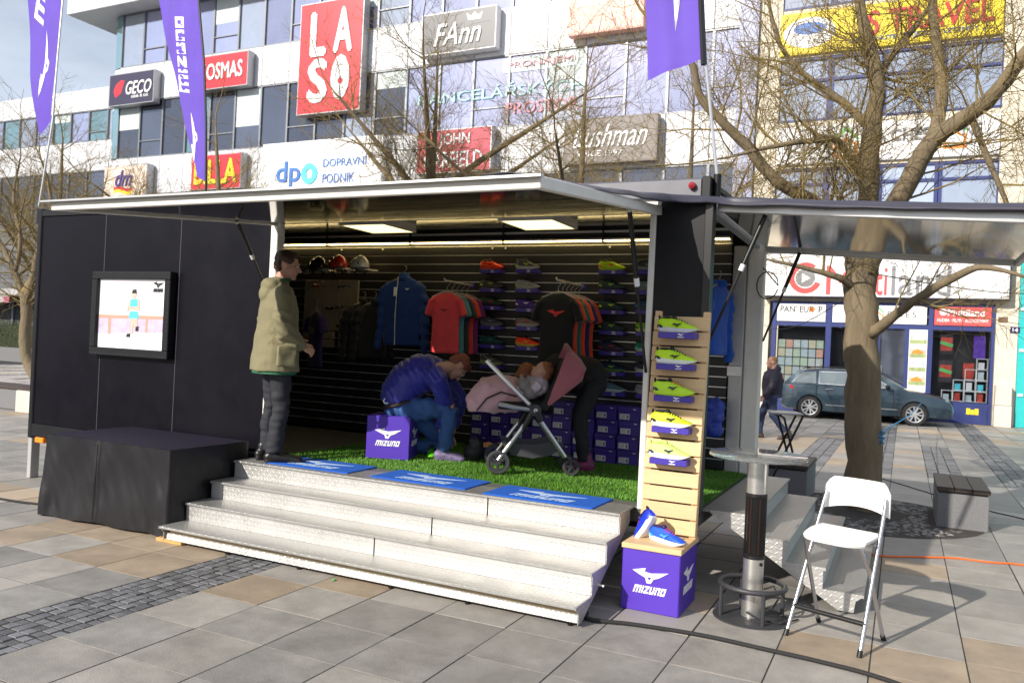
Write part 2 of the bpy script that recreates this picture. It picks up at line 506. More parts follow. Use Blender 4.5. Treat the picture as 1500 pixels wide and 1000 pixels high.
office = empty('office_building', (-20, YF, 0), label='long white office building with ribbon windows and shop signs behind the trailer', cat='building')
MB().box(-36.0, -4.76, YF+.22, 46, 0, 18.4).build('core', M_core, office, w=True)
PW = 1.56
win_pane = MB().box(.04, PW-.04, .10, .13, .05, .95).mesh('window')
def frame_mesh(w, h, t=.045, y0=.02, y1=.16, mid=None):
    b = MB()
    b.box(0, t, y0, y1, 0, h); b.box(w-t, w, y0, y1, 0, h); b.box(t, w-t, y0, y1, 0, t); b.box(t, w-t, y0, y1, h-t, h)
    if mid: b.box(t, w-t, y0+.01, y1, mid, mid+t)
    return b.mesh('window_frame')
rows = [('g', 0.0, 3.7), ('c', 3.7, 5.5), ('g', 5.5, 8.22), ('c', 8.22, 10.05), ('g', 10.05, 12.83), ('c', 12.83, 14.62), ('g', 14.62, 17.3)]
cache = {}
def facade(root, x0, n, pw, Y, rows, gsel, seedk=0, cm=None):
    for kind, z0, z1 in rows:
        h = z1-z0
        for i in range(n):
            x = x0+i*pw
            T = WM[root].inverted() @ Matrix.Translation((x, Y, z0))
            if kind == 'c':
                key = ('c', pw, round(h, 2))
                if key not in cache: cache[key] = MB().box(.012, pw-.012, 0, .2, .012, h-.012).mesh('cladding_panel', bevel=.01)
                put('cladding_panel', cache[key], cm or M_white, root, M=T)
            else:
                key = ('g', pw, round(h, 2), (i+seedk) % 3 == 1)
                if key not in cache:
                    cache[key] = (MB().box(.03, pw-.03, .09, .12, .03, h-.03).mesh('window'), frame_mesh(pw, h, mid=h*.28 if key[3] else None))
                g = put('window', cache[key][0], M_gl[0], root, M=T)
                recolor(g, gsel(i, z0))
                put('window_frame', cache[key][1], M_alu, g)
                if z0 > 9 and (i*7+int(z0)*3+seedk) % 5 == 0:
                    bh = h*(.25+.5*((i*13+int(z0)) % 7)/7); put('blind', MB().box(.06, pw-.06, .078, .086, h-.05-bh, h-.05).mesh('blind'), M_blind, g)
def gsel_main(i, z0):  # panes chosen by painted reflection: lavender sky above, dark at lower left
    if z0 > 14: return M_gl[0] if i % 5 else M_gl[2]
    if z0 > 9: return (M_gl[1] if i < 11 else M_gl[0]) if i % 6 != 3 else (M_gl[3] if i < 4 else M_gl[2])
    return M_gl[1]
facade(office, -36.0+.05, 20, PW, YF, rows, gsel_main)
MB().box(-38.8, -4.76, YF-1.0, YF+.5, 17.3, 18.9).build('roof_fascia', M_white, office, w=True, bevel=.02)
MB().box(-38.78, -35.9, YF+.5, YF+9, 17.3, 18.9).build('roof_fascia', M_white, office, w=True, bevel=.02)
MB().box(-36.6, -4.8, YF+.5, 46, 17.3, 18.6).build('roof', M_core, office, w=True)
# rounded glass corner
cc = Vector((-35.95, YF+1.35, 0))
for kind, z0, z1 in rows:
    h = z1-z0
    for a in range(4):
        a0, a1 = rad(180+a*22.5), rad(180+(a+1)*22.5)
        r = 1.32
        p = [cc+Vector((r*math.cos(t), r*math.sin(t), 0)) for t in (a0, a1)]
        q = [cc+Vector(((r-.12)*math.cos(t), (r-.12)*math.sin(t), 0)) for t in (a0, a1)]
        b = MB().hexa([p[0]+Vector((0, 0, z0+.03)), p[1]+Vector((0, 0, z0+.03)), q[1]+Vector((0, 0, z0+.03)), q[0]+Vector((0, 0, z0+.03)),
                       p[0]+Vector((0, 0, z1-.03)), p[1]+Vector((0, 0, z1-.03)), q[1]+Vector((0, 0, z1-.03)), q[0]+Vector((0, 0, z1-.03))])
        b.build('window' if kind == 'g' else 'cladding_panel', M_gl[3] if kind == 'g' else M_white, office, w=True)
MB().lathe([(1.18, 0), (1.18, 17.3)], 24, Matrix.Translation(cc)).build('corner_column', M_core, office, w=True)
MB().box(-5.44, -4.80, YF-.12, YF+.2, 0, 18.4).build('end_pier', M_lilac, office, w=True)

# the lower wing at the far left
k_ = 30.8/27.8
wing = empty('office_wing', (-50, 30.8, 0), label='lower office wing with white bands and grey stone wall beyond the trailer', cat='building')
MB().box(-78, -37.3, 31.05, 46, 0, 14.9).build('core', M_core, wing, w=True)
facade(wing, -75.0, 24, 1.56, 30.8, [('g', 0, 2.6), ('g', 7.6, 10.4), ('c', 10.4, 12.1), ('g', 12.1, 13.85), ('c', 13.85, 15.1)],
       lambda i, z: M_gl[1] if z < 9 else M_gl[(0, 3, 2, 0, 3)[i % 5]], 1)
for i in range(24):
    for r_ in range(3):
        x = -75+i*1.56; z = 2.6+r_*1.667
        key = 'wingstone'
        if key not in cache: cache[key] = MB().box(.01, 1.55, 0, .2, .01, 1.657).mesh('stone_panel', bevel=.01)
        put('stone_panel', cache[key], M_wing, wing, M=WM[wing].inverted() @ Matrix.Translation((x, 30.8, z)))

# ------------------------------------------------------------------ sign helper
def psign(name, label, cat, x0, x1, z0, z1, Y, th, face, rim=None, group=None):
    """box sign standing off a facade; returns root"""
    r = empty(name, ((x0+x1)/2, Y, z0), label=label, cat=cat, group=group)
    MB().box(x0, x1, Y, Y+th, z0, z1).build('case', rim or face, r, w=True, bevel=.015)
    MB().box(x0+.05, x1-.05, Y-.012, Y-.002, z0+.05, z1-.05).build('face_panel', face, r, w=True)
    return r
def stext(r, body, cx, cz, w, h, Y, m, **k): k.setdefault('ex', .03); return text(body, w, h, m, r, Matrix.Translation((cx, Y-.013, cz)) @ FACE_S, **k)

P_red = mat('sign_red', (0.62, 0.028, 0.045), 0.35, var=.05)
P_white = mat('paint_white', (0.80, 0.80, 0.80), 0.4)
P_navy = mat('sign_navy', (0.035, 0.03, 0.07), 0.35)
P_grey = mat('sign_grey', (0.085, 0.085, 0.095), 0.4)
P_yellow = mat('sign_yellow', (0.85, 0.66, 0.03), 0.4)
P_dred = mat('sign_darkred', (0.42, 0.03, 0.06), 0.4)
P_brown = mat('sign_brown', (0.17, 0.145, 0.13), 0.45)
P_salmon = mat('sign_salmon', (0.78, 0.40, 0.33), 0.45)
P_beige = mat('sign_beige', (0.74, 0.60, 0.50), 0.45)
P_blue = mat('print_blue', (0.05, 0.17, 0.50), 0.4)
P_cyan = mat('print_cyan', (0.10, 0.58, 0.72), 0.4)
P_black = mat('print_black', (0.02, 0.02, 0.022), 0.45)
P_pgrey = mat('print_grey', (0.22, 0.22, 0.23), 0.45)
P_orange = mat('print_orange', (0.85, 0.24, 0.03), 0.4)
P_green = mat('print_green', (0.10, 0.50, 0.13), 0.4)
P_case = mat('sign_case', (0.40, 0.40, 0.42), 0.4, metal=.6)
YS = YF-.45
sg = psign('shop_sign', 'dark navy GECO sign with red leaf on the rounded building corner', 'sign', -36.1, -32.95, 12.55, 14.14, YS, .4, P_navy, P_case)
stext(sg, 'GECO', -33.95, 13.35, 1.75, .62, YS, P_white, bold=.02, shear=.25)
stext(sg, 'tabák & tisk', -33.85, 12.93, 1.2, .16, YS, P_white)
part('emblem', P_red, sg, lambda b: b.prism([(-35.6, 12.95), (-35.2, 13.15), (-34.98, 13.75), (-35.25, 13.8), (-35.6, 13.6), (-35.75, 13.3)], 0, .004, Matrix.Translation((0, YS-.013, 0)) @ FACE_S), w=True)
sg = psign('shop_sign', 'bright red KOSMAS sign with white capital letters', 'sign', -30.3, -27.0, 12.78, 14.36, YS, .4, P_red, P_case)
stext(sg, 'KOSMAS', -28.6, 13.58, 2.6, .72, YS, P_white, bold=.03)
sg = psign('shop_sign', 'tall square red LASO sign with stacked white letters', 'sign', -24.1, -20.74, 11.15, 15.95, YS, .4, P_red, P_case)
for t, x, z in (('L', -23.05, 14.55), ('A', -21.75, 14.6), ('S', -23.0, 12.55), ('O', -21.8, 12.6)):
    stext(sg, t, x, z, .88 if t != 'L' else .72, 1.75, YS, P_white, bold=.05)
part('emblem', P_red, sg, lambda b: b.prism([(-21.8+.16*math.cos(t*PI/4), 12.45+.14*math.sin(t*PI/4)) for t in range(8)], 0, .006, Matrix.Translation((0, YS-.013, 0)) @ FACE_S), w=True)
part('emblem', P_white, sg, lambda b: [b.prism([(-21.8+.42*math.cos(t*PI/8), 12.55+.8*math.sin(t*PI/8)) for t in range(16)], 0, .004, Matrix.Translation((0, YS-.013, 0)) @ FACE_S)], w=True)
sg = psign('shop_sign', 'dark grey FAnn sign with white rim and crown', 'sign', -17.88, -14.52, 13.02, 14.66, YS, .4, P_grey, P_white)
stext(sg, 'FAnn', -16.2, 13.75, 2.1, .85, YS, P_white, shear=.3, bold=.01)
part('emblem', P_white, sg, lambda b: b.prism([(-15.75, 14.2), (-15.2, 14.2), (-15.12, 14.48), (-15.33, 14.34), (-15.47, 14.5), (-15.62, 14.34), (-15.83, 14.48)], 0, .004, Matrix.Translation((0, YS-.013, 0)) @ FACE_S), w=True)
sg = psign('shop_sign', 'pale beige dm sign with a red and yellow wave', 'sign', -36.15, -33.1, 7.9, 9.6, YS, .4, P_beige, P_case)
stext(sg, 'dm', -34.7, 8.95, 1.15, .75, YS, mat('print_navy', (0.06, 0.04, 0.28), .4), shear=.3, bold=.02)
for c_, dz in ((P_red, 0), (P_yellow, -.14)):
    part('emblem', c_, sg, lambda b: b.prism([(-35.4+.15*i, 8.35+dz+.07*math.sin(i*.7)) for i in range(10)]+[(-35.4+.15*i, 8.5+dz+.07*math.sin(i*.7)) for i in range(9, -1, -1)], 0, .004+abs(dz)*.01, Matrix.Translation((0, YS-.013, 0)) @ FACE_S), w=True)
sg = psign('shop_sign', 'red BILLA supermarket sign with yellow letters', 'sign', -30.2, -27.12, 8.15, 9.78, YS, .4, P_red, P_case)
stext(sg, 'BILLA', -28.65, 8.97, 2.55, 1.05, YS, P_yellow, bold=.04)
sg = psign('banner_sign', 'wide white dpp banner with blue DOPRAVNÍ PODNIK lettering', 'sign', -25.9, -19.5, 7.6, 10.03, YS, .3, P_white, P_white)
stext(sg, 'DOPRAVNÍ', -21.35, 9.05, 2.25, .42, YS, P_blue)
stext(sg, 'PODNIK', -21.65, 8.35, 1.65, .4, YS, P_blue)
stext(sg, 'dp', -24.35, 8.6, 1.3, 1.15, YS, P_blue, bold=.02)
stext(sg, 'o', -23.2, 8.6, .75, .8, YS, P_cyan, bold=.05)
sg = psign('shop_sign', 'dark red JOHN GARFIELD sign in two lines of white serif letters', 'sign', -17.85, -14.48, 8.3, 10.03, YS, .4, P_dred, P_case)
stext(sg, 'JOHN', -16.1, 9.55, 1.35, .55, YS, P_white, bold=.02)
stext(sg, 'GARFIELD', -16.15, 8.8, 2.6, .62, YS, P_white, bold=.02)
sg = psign('shop_sign', 'blank salmon pink sign high on the white facade', 'sign', -11.55, -8.7, 13.05, 14.9, YS, .35, P_salmon, P_salmon)
sg = psign('shop_sign', 'brown Bushman sign with white script lettering', 'sign', -11.5, -8.0, 8.33, 9.98, YS, .35, P_brown, P_brown)
stext(sg, 'Bushman', -9.75, 9.3, 2.8, .8, YS, P_white, shear=.45)
stext(sg, 'SINCE 1997', -10.1, 8.68, 1.7, .2, YS, P_white)
# letters stuck to the office windows
wl_ = empty('window_lettering', (-13, YF-.05, 12), label='pale office rental lettering stuck across the ribbon windows', cat='lettering')
MB().box(-14.4, -11.3, YF+.06, YF+.065, 12.15, 12.7).build('strip', mat('strip_cyan', (0.50, 0.66, 0.68), .4), wl_, w=True)
stext(wl_, 'PRONÁJEM', -12.85, 12.42, 2.7, .36, YF+.06, mat('print_rose', (0.62, 0.22, 0.30), .4))
stext(wl_, 'KANCELÁŘSKÝCH', -14.6, 11.5, 7.2, .55, YF+.06, mat('print_pale_cyan', (0.36, 0.66, 0.66), .4))
stext(wl_, 'PROSTOR', -12.7, 10.75, 3.0, .45, YF+.06, mat('print_rose', (0.62, 0.22, 0.30), .4))

# ------------------------------------------------------------------ shop building on the right
shop = empty('shop_building', (-1, YF, 0), label='cream rendered shop building with blue window frames behind the parked car', cat='building')
wb = MB()
WX = [(-4.04, -2.60), (-2.40, -1.02), (-.84, .60), (.82, 2.26)]
for x0, x1 in ((-4.74, -4.06), (2.30, 2.95)): wb.box(x0, x1, YF-.03, YF+.4, 0, 16.6)
for z0, z1 in ((3.56, 6.36), (7.9, 9.40), (11.50, 13.1), (15.4, 16.6)): wb.box(-4.06, 2.30, YF, YF+.4, z0, z1)
wb.box(-4.74, 2.95, YF+.4, 40, 0, 16.6)
wb.build('wall', M_cream, shop, w=True)
MB().box(-4.74, 2.95, YF-.3, YF+.1, 16.6, 16.9).build('cornice', M_cream, shop, w=True, bevel=.03)
M_curt = mat('curtain', (0.55, 0.50, 0.50), .9, var=.12, vscale=3, stretch=(9, 1, .3))
for z0, z1 in ((6.38, 7.88), (9.42, 11.48), (13.12, 15.38)):
    for i, (x0, x1) in enumerate(WX):
        h = z1-z0
        g = MB().box(x0, x1, YF+.10, YF+.13, z0, z1).build('window', M_gl[2], shop, w=True)
        b = MB(); t = .1
        b.box(x0-.1, x0, YF+.01, YF+.2, z0, z1); b.box(x1, x1+.1, YF+.01, YF+.2, z0, z1)
        b.box(x0, x1, YF+.015, YF+.2, z0, z0+.07); b.box(x0, x1, YF+.015, YF+.2, z1-.07, z1); b.box(x0, x1, YF+.02, YF+.19, z0+h*.62, z0+h*.62+.09)
        b.build('window_frame', M_blue, g, w=True)
sg = psign('banner_sign', 'long yellow TRAVEL banner with red letters above the upper windows', 'sign', -4.1, 2.24, 11.58, 12.95, YF-.12, .1, P_yellow, P_yellow)
stext(sg, "'S TRAVEL", .2, 12.35, 3.6, .75, YF-.12, P_red, bold=.02)
stext(sg, 'LAST MINUTE · ZÁJEZDY · LETENKY', -.2, 11.83, 3.6, .2, YF-.12, P_blue)
part('emblem', P_white, sg, lambda b: b.prism([(-3.2+.8*math.cos(t*PI/10), 12.27+.5*math.sin(t*PI/10)) for t in range(20)], 0, .004, Matrix.Translation((0, YF-.133, 0)) @ FACE_S), w=True)
part('emblem', P_blue, sg, lambda b: b.prism([(-3.2+.5*math.cos(t*PI/10), 12.4+.2*math.sin(t*PI/10)) for t in range(20)], 0, .008, Matrix.Translation((0, YF-.133, 0)) @ FACE_S), w=True)
sg = psign('banner_sign', 'white DOMY banner with green and orange house emblem between window rows', 'sign', -4.05, 2.28, 8.0, 9.22, YF-.12, .1, P_white, P_white)
stext(sg, 'DOMY', -3.05, 8.62, 1.25, .4, YF-.12, P_pgrey, bold=.02)
stext(sg, 'A CHES', -.35, 8.75, 1.5, .36, YF-.12, P_pgrey, bold=.02)
stext(sg, 'nemovitosti · projekty', -2.2, 8.15, 1.9, .16, YF-.12, P_pgrey)
stext(sg, 'NE', 1.55, 8.8, .5, .32, YF-.12, P_pgrey, bold=.02)
def house_emblem(sg, x, z, s, Y):
    T = Matrix.Translation((x, Y-.013, z)) @ FACE_S
    part('emblem', P_green, sg, lambda b: b.prism([(-.5*s, .1*s), (0, .62*s), (.5*s, .1*s), (.36*s, .1*s), (0, .45*s), (-.36*s, .1*s)], 0, .004, T), w=True)
    part('emblem', P_orange, sg, lambda b: (b.box(-.42*s, -.3*s, -.6*s, .0, 0, .004, T), b.box(.3*s, .42*s, -.6*s, .0, 0, .004, T), b.box(-.3*s, .3*s, -.6*s, -.48*s, 0, .004, T),
                                            b.prism([(-.3*s, -.1*s), (0, .22*s), (.3*s, -.1*s), (.16*s, -.1*s), (0, .05*s), (-.16*s, -.1*s)], 0, .005, T)), w=True)
house_emblem(sg, -1.95, 8.62, .85, YF-.12)
house_emblem(sg, 1.1, 8.68, .75, YF-.12)
sg = psign('banner_sign', 'long white Multiland fascia with red play-button ring over the shopfront', 'sign', -4.25, 2.7, 3.66, 5.1, YF-.4, .36, P_white, mat('sign_dark_edge', (.03, .03, .05), .5))
P_coral = mat('print_coral', (0.75, 0.09, 0.09), .4)
stext(sg, 'M', -1.92, 4.22, .8, .9, YF-.4, P_coral)
stext(sg, 'ulti', -1.0, 4.22, .85, .9, YF-.4, P_coral)
stext(sg, 'land', .35, 4.22, 1.6, .9, YF-.4, P_pgrey)
T = Matrix.Translation((-2.95, YF-.413, 4.28)) @ FACE_S
part('emblem', P_coral, sg, lambda b: [b.prism([(.5*math.cos(a), .5*math.sin(a)), (.5*math.cos(a+.22), .5*math.sin(a+.22)), (.33*math.cos(a+.22), .33*math.sin(a+.22)), (.33*math.cos(a), .33*math.sin(a))], 0, .004, T) for a in [.9+.2*i for i in range(25)]], w=True)
part('emblem', P_pgrey, sg, lambda b: b.prism([(.3*math.cos(a*PI/8), .3*math.sin(a*PI/8)) for a in range(16)], 0, .005, T), w=True)
part('emblem', P_white, sg, lambda b: b.prism([(-.1, -.15), (.17, 0), (-.1, .15)], 0, .009, T), w=True)

sf = empty('shopfront', (-.8, YF, 0), label='blue framed glass shopfront under the white fascia', cat='shopfront')
b = MB()
for x0, x1 in ((-3.95, -3.82), (-2.30, -2.13), (-1.62, -1.42), (-.82, -.70), (.0, .1), (.62, .75), (2.28, 2.36)): b.box(x0, x1, YF-.10, YF+.1, 0, 3.56)
b.box(-3.82, 2.28, YF-.09, YF+.09, 3.47, 3.555); b.box(-3.82, 2.28, YF-.09, YF+.09, 2.76, 2.90)
b.build('frame', M_blue, sf, w=True)
for x0, x1, z1 in ((-3.82, -2.30, .5), (.75, 2.28, .62), (-2.13, -1.62, .5)): MB().box(x0, x1, YF-.06, YF+.06, 0, z1).build('stall_riser', M_blue, sf, w=True)
M_gclear = mat('glass_clear', (0.9, 0.93, 0.95), 0.02, trans=1.0, ior=1.1)
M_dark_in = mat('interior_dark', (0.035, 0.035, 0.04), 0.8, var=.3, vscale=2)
for x0, x1, z0 in ((-3.82, -2.30, .5), (-2.13, -1.62, .5), (.75, 2.28, .62)):
    MB().box(x0, x1, YF+.0, YF+.012, z0, 2.76).build('pane', M_gclear, sf, w=True)
MB().box(-.70, .0, YF+.0, YF+.02, .05, 2.76).build('door', M_gl[1], sf, w=True)
MB().box(-1.42, -.82, YF+.0, YF+.02, .05, 2.76).build('door', M_gl[1], sf, w=True)
for x0 in (-.66, -.9): MB().box(x0, x0+.04, YF-.06, YF-.01, .9, 1.6).build('door_handle', M_alu, sf, w=True)
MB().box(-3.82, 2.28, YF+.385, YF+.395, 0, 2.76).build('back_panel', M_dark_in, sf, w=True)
for x0, x1, nm in ((-3.82, -2.30, 0), (-2.13, .58, 1), (.75, 2.28, 2)):
    s_ = MB().box(x0+.02, x1-.02, YF-.13, YF-.10, 2.91, 3.46).build('name_panel', [P_white, P_white, P_coral][nm], sf, w=True)
    if nm == 0:
        text("PAN' EUR  P", 1.28, .2, P_black, s_, Matrix.Translation((-3.06, YF-.131, 3.3)) @ FACE_S, bold=.02)
        part('emblem', P_orange, s_, lambda b: b.prism([(-2.73+.09*math.cos(a*PI/8), 3.3+.09*math.sin(a*PI/8)) for a in range(16)], 0, .004, Matrix.Translation((0, YF-.131, 0)) @ FACE_S), w=True)
        text('cestovní kancelář', 1.3, .13, P_pgrey, s_, Matrix.Translation((-3.06, YF-.131, 3.03)) @ FACE_S)
    if nm == 1:
        text('D.M.E.S.', .85, .18, P_black, s_, Matrix.Translation((-.1, YF-.131, 3.2)) @ FACE_S)
        house_emblem(s_, -.78, 3.2, .36, YF-.12)
    if nm == 2:
        text('Multiland', .95, .2, P_white, s_, Matrix.Translation((1.6, YF-.131, 3.3)) @ FACE_S, bold=.03)
        text('HUDBA · FILMY · AUDIOKNIHY', 1.35, .1, P_white, s_, Matrix.Translation((1.52, YF-.131, 3.06)) @ FACE_S, bold=.02)
        part('emblem', P_white, s_, lambda b: b.prism([(1.0+.1*math.cos(a*PI/8), 3.3+.1*math.sin(a*PI/8)) for a in range(16)], 0, .004, Matrix.Translation((0, YF-.131, 0)) @ FACE_S), w=True)
# listing sheets in the travel agency window, house pictures, posters, cube shelves
sheetm = [mat('sheet%d' % i, c_, .6, var=.25, vscale=14) for i, c_ in enumerate(((.55, .66, .50), (.62, .66, .60), (.66, .62, .42), (.70, .40, .30), (.52, .62, .64)))]
for r_ in range(6):
    for c_ in range(6):
        x = -3.74+c_*.235; z = 2.05-r_*.29
        o = MB().box(x, x+.21, YF+.05, YF+.056, z, z+.26).build('listing_sheet', sheetm[(r_*7+c_*3+(r_*c_) % 4) % 5 if (r_, c_) != (4, 3) else 3], sf, w=True)
housem = [mat('house_print%d' % i, c_, .5, var=.5, vscale=7) for i, c_ in enumerate(((.45, .5, .52), (.30, .36, .16), (.50, .46, .40), (.26, .28, .18)))]
MB().box(.11, .61, YF-.105, YF-.09, .45, 2.75).build('poster_board', P_white, sf, w=True)
for r_ in range(5):
    MB().box(.13, .59, YF-.112, YF-.105, 2.32-r_*.42, 2.44-r_*.42).build('house_print', housem[1], sf, w=True)
    MB().box(.13, .59, YF-.112, YF-.105, 2.45-r_*.42, 2.60-r_*.42).build('house_print', housem[(0, 2)[r_ % 2]], sf, w=True)
    MB().prism([(.2, 2.44-r_*.42), (.5, 2.44-r_*.42), (.5, 2.5-r_*.42), (.36, 2.58-r_*.42), (.2, 2.5-r_*.42)], 0, .005, Matrix.Translation((0, YF-.112, 0)) @ FACE_S).build('house_print', [P_white, P_orange][r_ % 2], sf, w=True)
pm = [mat('poster_red', (.45, .05, .03), .5, var=.5, vscale=9), mat('poster_violet', (.10, .03, .35), .5, var=.6, vscale=8), mat('poster_dark', (.05, .04, .05), .5)]
for x0, x1, z0, z1, m_ in ((.95, 1.32, 2.05, 2.65, 2), (.98, 1.29, 2.15, 2.55, 0), (.95, 1.32, 1.2, 1.85, 2), (.98, 1.29, 1.35, 1.72, 0), (1.85, 2.16, 1.95, 2.62, 1), (1.6, 1.88, 1.35, 1.8, 0)):
    MB().box(x0, x1, YF+.12-.03*(m_ == 0), YF+.13-.03*(m_ == 0), z0, z1).build('poster', pm[m_], sf, w=True)
    if m_ == 0 and x0 < 1: MB().box(x0-.02, x1+.02, YF+.08, YF+.085, (z0+z1)/2-.05, (z0+z1)/2+.05, Matrix.Translation(((x0+x1)/2, 0, (z0+z1)/2)) @ Matrix.Rotation(.3, 4, 'Y') @ Matrix.Translation((-(x0+x1)/2, 0, -(z0+z1)/2))).build('poster', P_green, sf, w=True)
for c_ in range(4):
    for r_ in range(c_+1 if c_ < 3 else 4):
        x = 1.05+c_*.3; z = .64+r_*.33
        if x+.3 > 2.28: continue
        fr = MB(); t = .018
        fr.box(x, x+t, YF+.06, YF+.34, z, z+.32); fr.box(x+.28, x+.28+t, YF+.06, YF+.34, z, z+.32); fr.box(x+t, x+.28, YF+.062, YF+.34, z, z+t); fr.box(x+t, x+.28, YF+.062, YF+.34, z+.302, z+.32)
        fr.build('cube_shelf', P_white, sf, w=True)
        MB().box(x+.05, x+.2, YF+.1, YF+.2, z+t, z+.2+.05*((c_+r_) % 2)).build('shop_item', [sheetm[4], P_white, pm[0], P_cyan][(c_*2+r_) % 4], sf, w=True)
for x0 in (1.72, 1.83, 1.94):
    MB().prism([(x0, .28), (x0+.1, .28), (x0+.1, .42+.04*(x0 != 1.83)), (x0, .42+.04*(x0 != 1.83))], 0, .02, Matrix.Translation((0, YF-.06, 0)) @ FACE_S).build('yellow_notice', P_yellow, sf, w=True)
cb = empty('electrical_cabinet', (2.6, YF-.3, 0), label='beige two-part electrical cabinet against the cream pier beside the shopfront', cat='cabinet')
M_cab = mat('cabinet_beige', (0.56, 0.52, 0.46), .6, var=.12, vscale=4)
bx('cabinet_door', M_cab, cb, 2.42, 2.84, YF-.36, YF-.035, 0.62, 1.2, .01); bx('cabinet_base', M_cab, cb, 2.41, 2.85, YF-.37, YF-.034, -.01, .612, .01)
npl = tag(MB().box(2.76, 3.0, YF-.06, YF-.032, 2.74, 2.92).build('house_number', mat('plate_navy', (.02, .02, .08), .4)), 'small dark plate with the house number 14 on the pier', 'number plate')
text('14', .13, .11, P_white, npl, Matrix.Translation((2.88, YF-.061, 2.83)) @ FACE_S, bold=.02)
tag(MB().box(2.44, 2.68, YF-.06, YF-.032, 3.05, 3.2).build('wall_plaque', mat('plaque_brown', (.16, .09, .06), .5)), 'small brown plaque on the cream pier right of the shopfront', 'plaque')
tb = empty('turquoise_building', (6, YF, 0), label='turquoise painted building next door to the shops', cat='building')
M_turq = mat('turquoise', (0.02, 0.42, 0.42), .55, var=.1)
MB().box(2.96, 12, YF-.05, 40, 0, 6.8).build('wall', M_turq, tb, w=True)
MB().box(2.955, 12, YF+.05, 40, 6.8, 16).build('upper_wall', M_cream, tb, w=True)
for z in (.9, 2.2, 3.4): bx('hinge', P_white, tb, 3.0, 3.14, YF-.09, YF-.052, z, z+.08, .005)
for x in (4.2, 6.4, 8.6):
    g = MB().box(x, x+1.4, YF-.04, YF-.052, 1, 3).build('window', M_gl[1], tb, w=True)
    g2 = MB().box(x, x+1.4, YF+.04, YF+.06, 8.6, 10.8).build('window', M_gl[0], tb, w=True)
# ================================================================== TRAILER
M_blk = mat('trailer_black', (0.0045, 0.0038, 0.007), 0.36, var=.25, vscale=1.3, rvar=.10, bump=.03, bscale=3, spec=.16)
M_blk2 = mat('trailer_dark', (0.009, 0.009, 0.011), 0.45, var=.2, spec=.3)
M_wpost = mat('post_white', (0.72, 0.70, 0.64), .45, var=.08)
M_alum = mat('aluminium', (0.56, 0.56, 0.55), .38, metal=.75, var=.1, vscale=5)
M_alum2 = mat('aluminium_matt', (0.44, 0.44, 0.43), .5, metal=.5, var=.12, vscale=4)
M_mirror = mat('flap_gloss_black', (0.018, 0.016, 0.014), .07, metal=.25, var=.3, vscale=1.5, stretch=(.3, 6, 1), rvar=.07)
M_mirror2 = mat('flap_gloss_grey', (0.58, 0.58, 0.55), .07, metal=.9, var=.12, vscale=1.2)
M_slat = mat('slat_black', (0.020, 0.019, 0.018), .5, var=.2)
M_rail = mat('slat_rail', (0.78, 0.76, 0.70), .35, metal=.35)
M_floor = mat('deck_floor', (0.10, 0.10, 0.10), .6, var=.2)
M_led = mat('led_warm', (1, .9, .6), .5, emit=(1.0, 0.76, 0.32), estr=9.0)
M_panel = mat('light_panel', (1, .95, .75), .5, emit=(1.0, 0.84, 0.40), estr=1.8)
M_rubber = mat('rubber', (0.018, 0.018, 0.018), .8)
M_strut = mat('strut_black', (0.012, 0.012, 0.012), .35)
DK = .577
tr = empty('exhibition_trailer', (-4.95, 6.95, 0), label='long black exhibition trailer opened up as a sports shop', cat='trailer')
XL, XR, YA, YB = -8.59, -1.28, 5.75, 8.16
# front wall of three sheets, each with its own edge
for x0, x1 in ((-8.55, -7.53), (-7.526, -6.44), (-6.436, -5.275)):
    MB().box(x0, x1, YA, YA+.05, .60, 2.86).build('wall_sheet', M_blk, tr, w=True, bevel=.003)
for x in (-7.528, -6.438): bx('seam_strip', mat('seam_highlight', (.05, .048, .055), .5), tr, x-.004, x+.004, YA-.0025, YA+.02, .60, 2.86, 0)  # pale strip draws the highlight line along each sheet seam
bx('sill_strip', M_blk2, tr, -8.56, -5.275, YA-.012, YA+.05, .46, .597)
bx('top_rail', M_blk2, tr, -8.56, -5.275, YA-.012, YA+.05, 2.863, 2.93)
bx('corner_post', M_blk2, tr, XL-.03, -8.552, YA-.015, YA+.08, .44, 2.95, .01)
bx('end_wall', M_blk, tr, XL, XL+.05, YA+.08, YB, .46, 2.95)
bx('rear_wall', M_blk2, tr, XL+.05, XR-.11, YB-.06, YB, .46, 2.98)
MB().hexa([(XL, YA+.05, 2.905), (XR, YA+.05, 2.905), (XR, YB, 2.975), (XL, YB, 2.975), (XL, YA+.05, 2.935), (XR, YA+.05, 2.935), (XR, YB, 3.02), (XL, YB, 3.02)]).build('roof', M_blk2, tr, w=True)
M_ceil = mat('ceiling_gloss', (0.085, 0.078, 0.065), .12, metal=.6, var=.2, vscale=2)
MB().hexa([(XL+.06, YA+.1, 2.885), (XR-.12, YA+.1, 2.885), (XR-.12, YB-.07, 2.955), (XL+.06, YB-.07, 2.955), (XL+.06, YA+.1, 2.902), (XR-.12, YA+.1, 2.902), (XR-.12, YB-.07, 2.972), (XL+.06, YB-.07, 2.972)]).build('ceiling', M_ceil, tr, w=True)
bx('floor', M_floor, tr, XL+.05, XR, YA-.0, YB-.062, .46, DK-.012)
bx('header', M_alum2, tr, -5.27, -1.3, YA-.0, YA+.06, 2.71, 2.93)
bx('door_post', M_wpost, tr, -5.272, -5.19, YA-.03, YA+.07, DK-.08, 2.92, .006)
bx('door_post', M_wpost, tr, -1.70, -1.655, YA-.03, YA+.05, DK-.02, 2.77, .006)
bx('folded_wall', M_blk2, tr, -1.652, -1.245, YA-.02, YA+.07, DK-.02, 2.80, .006)
bx('folded_wall_trim', M_strut, tr, -1.30, -1.243, YA-.045, YA-.022, DK, 2.78, .004)
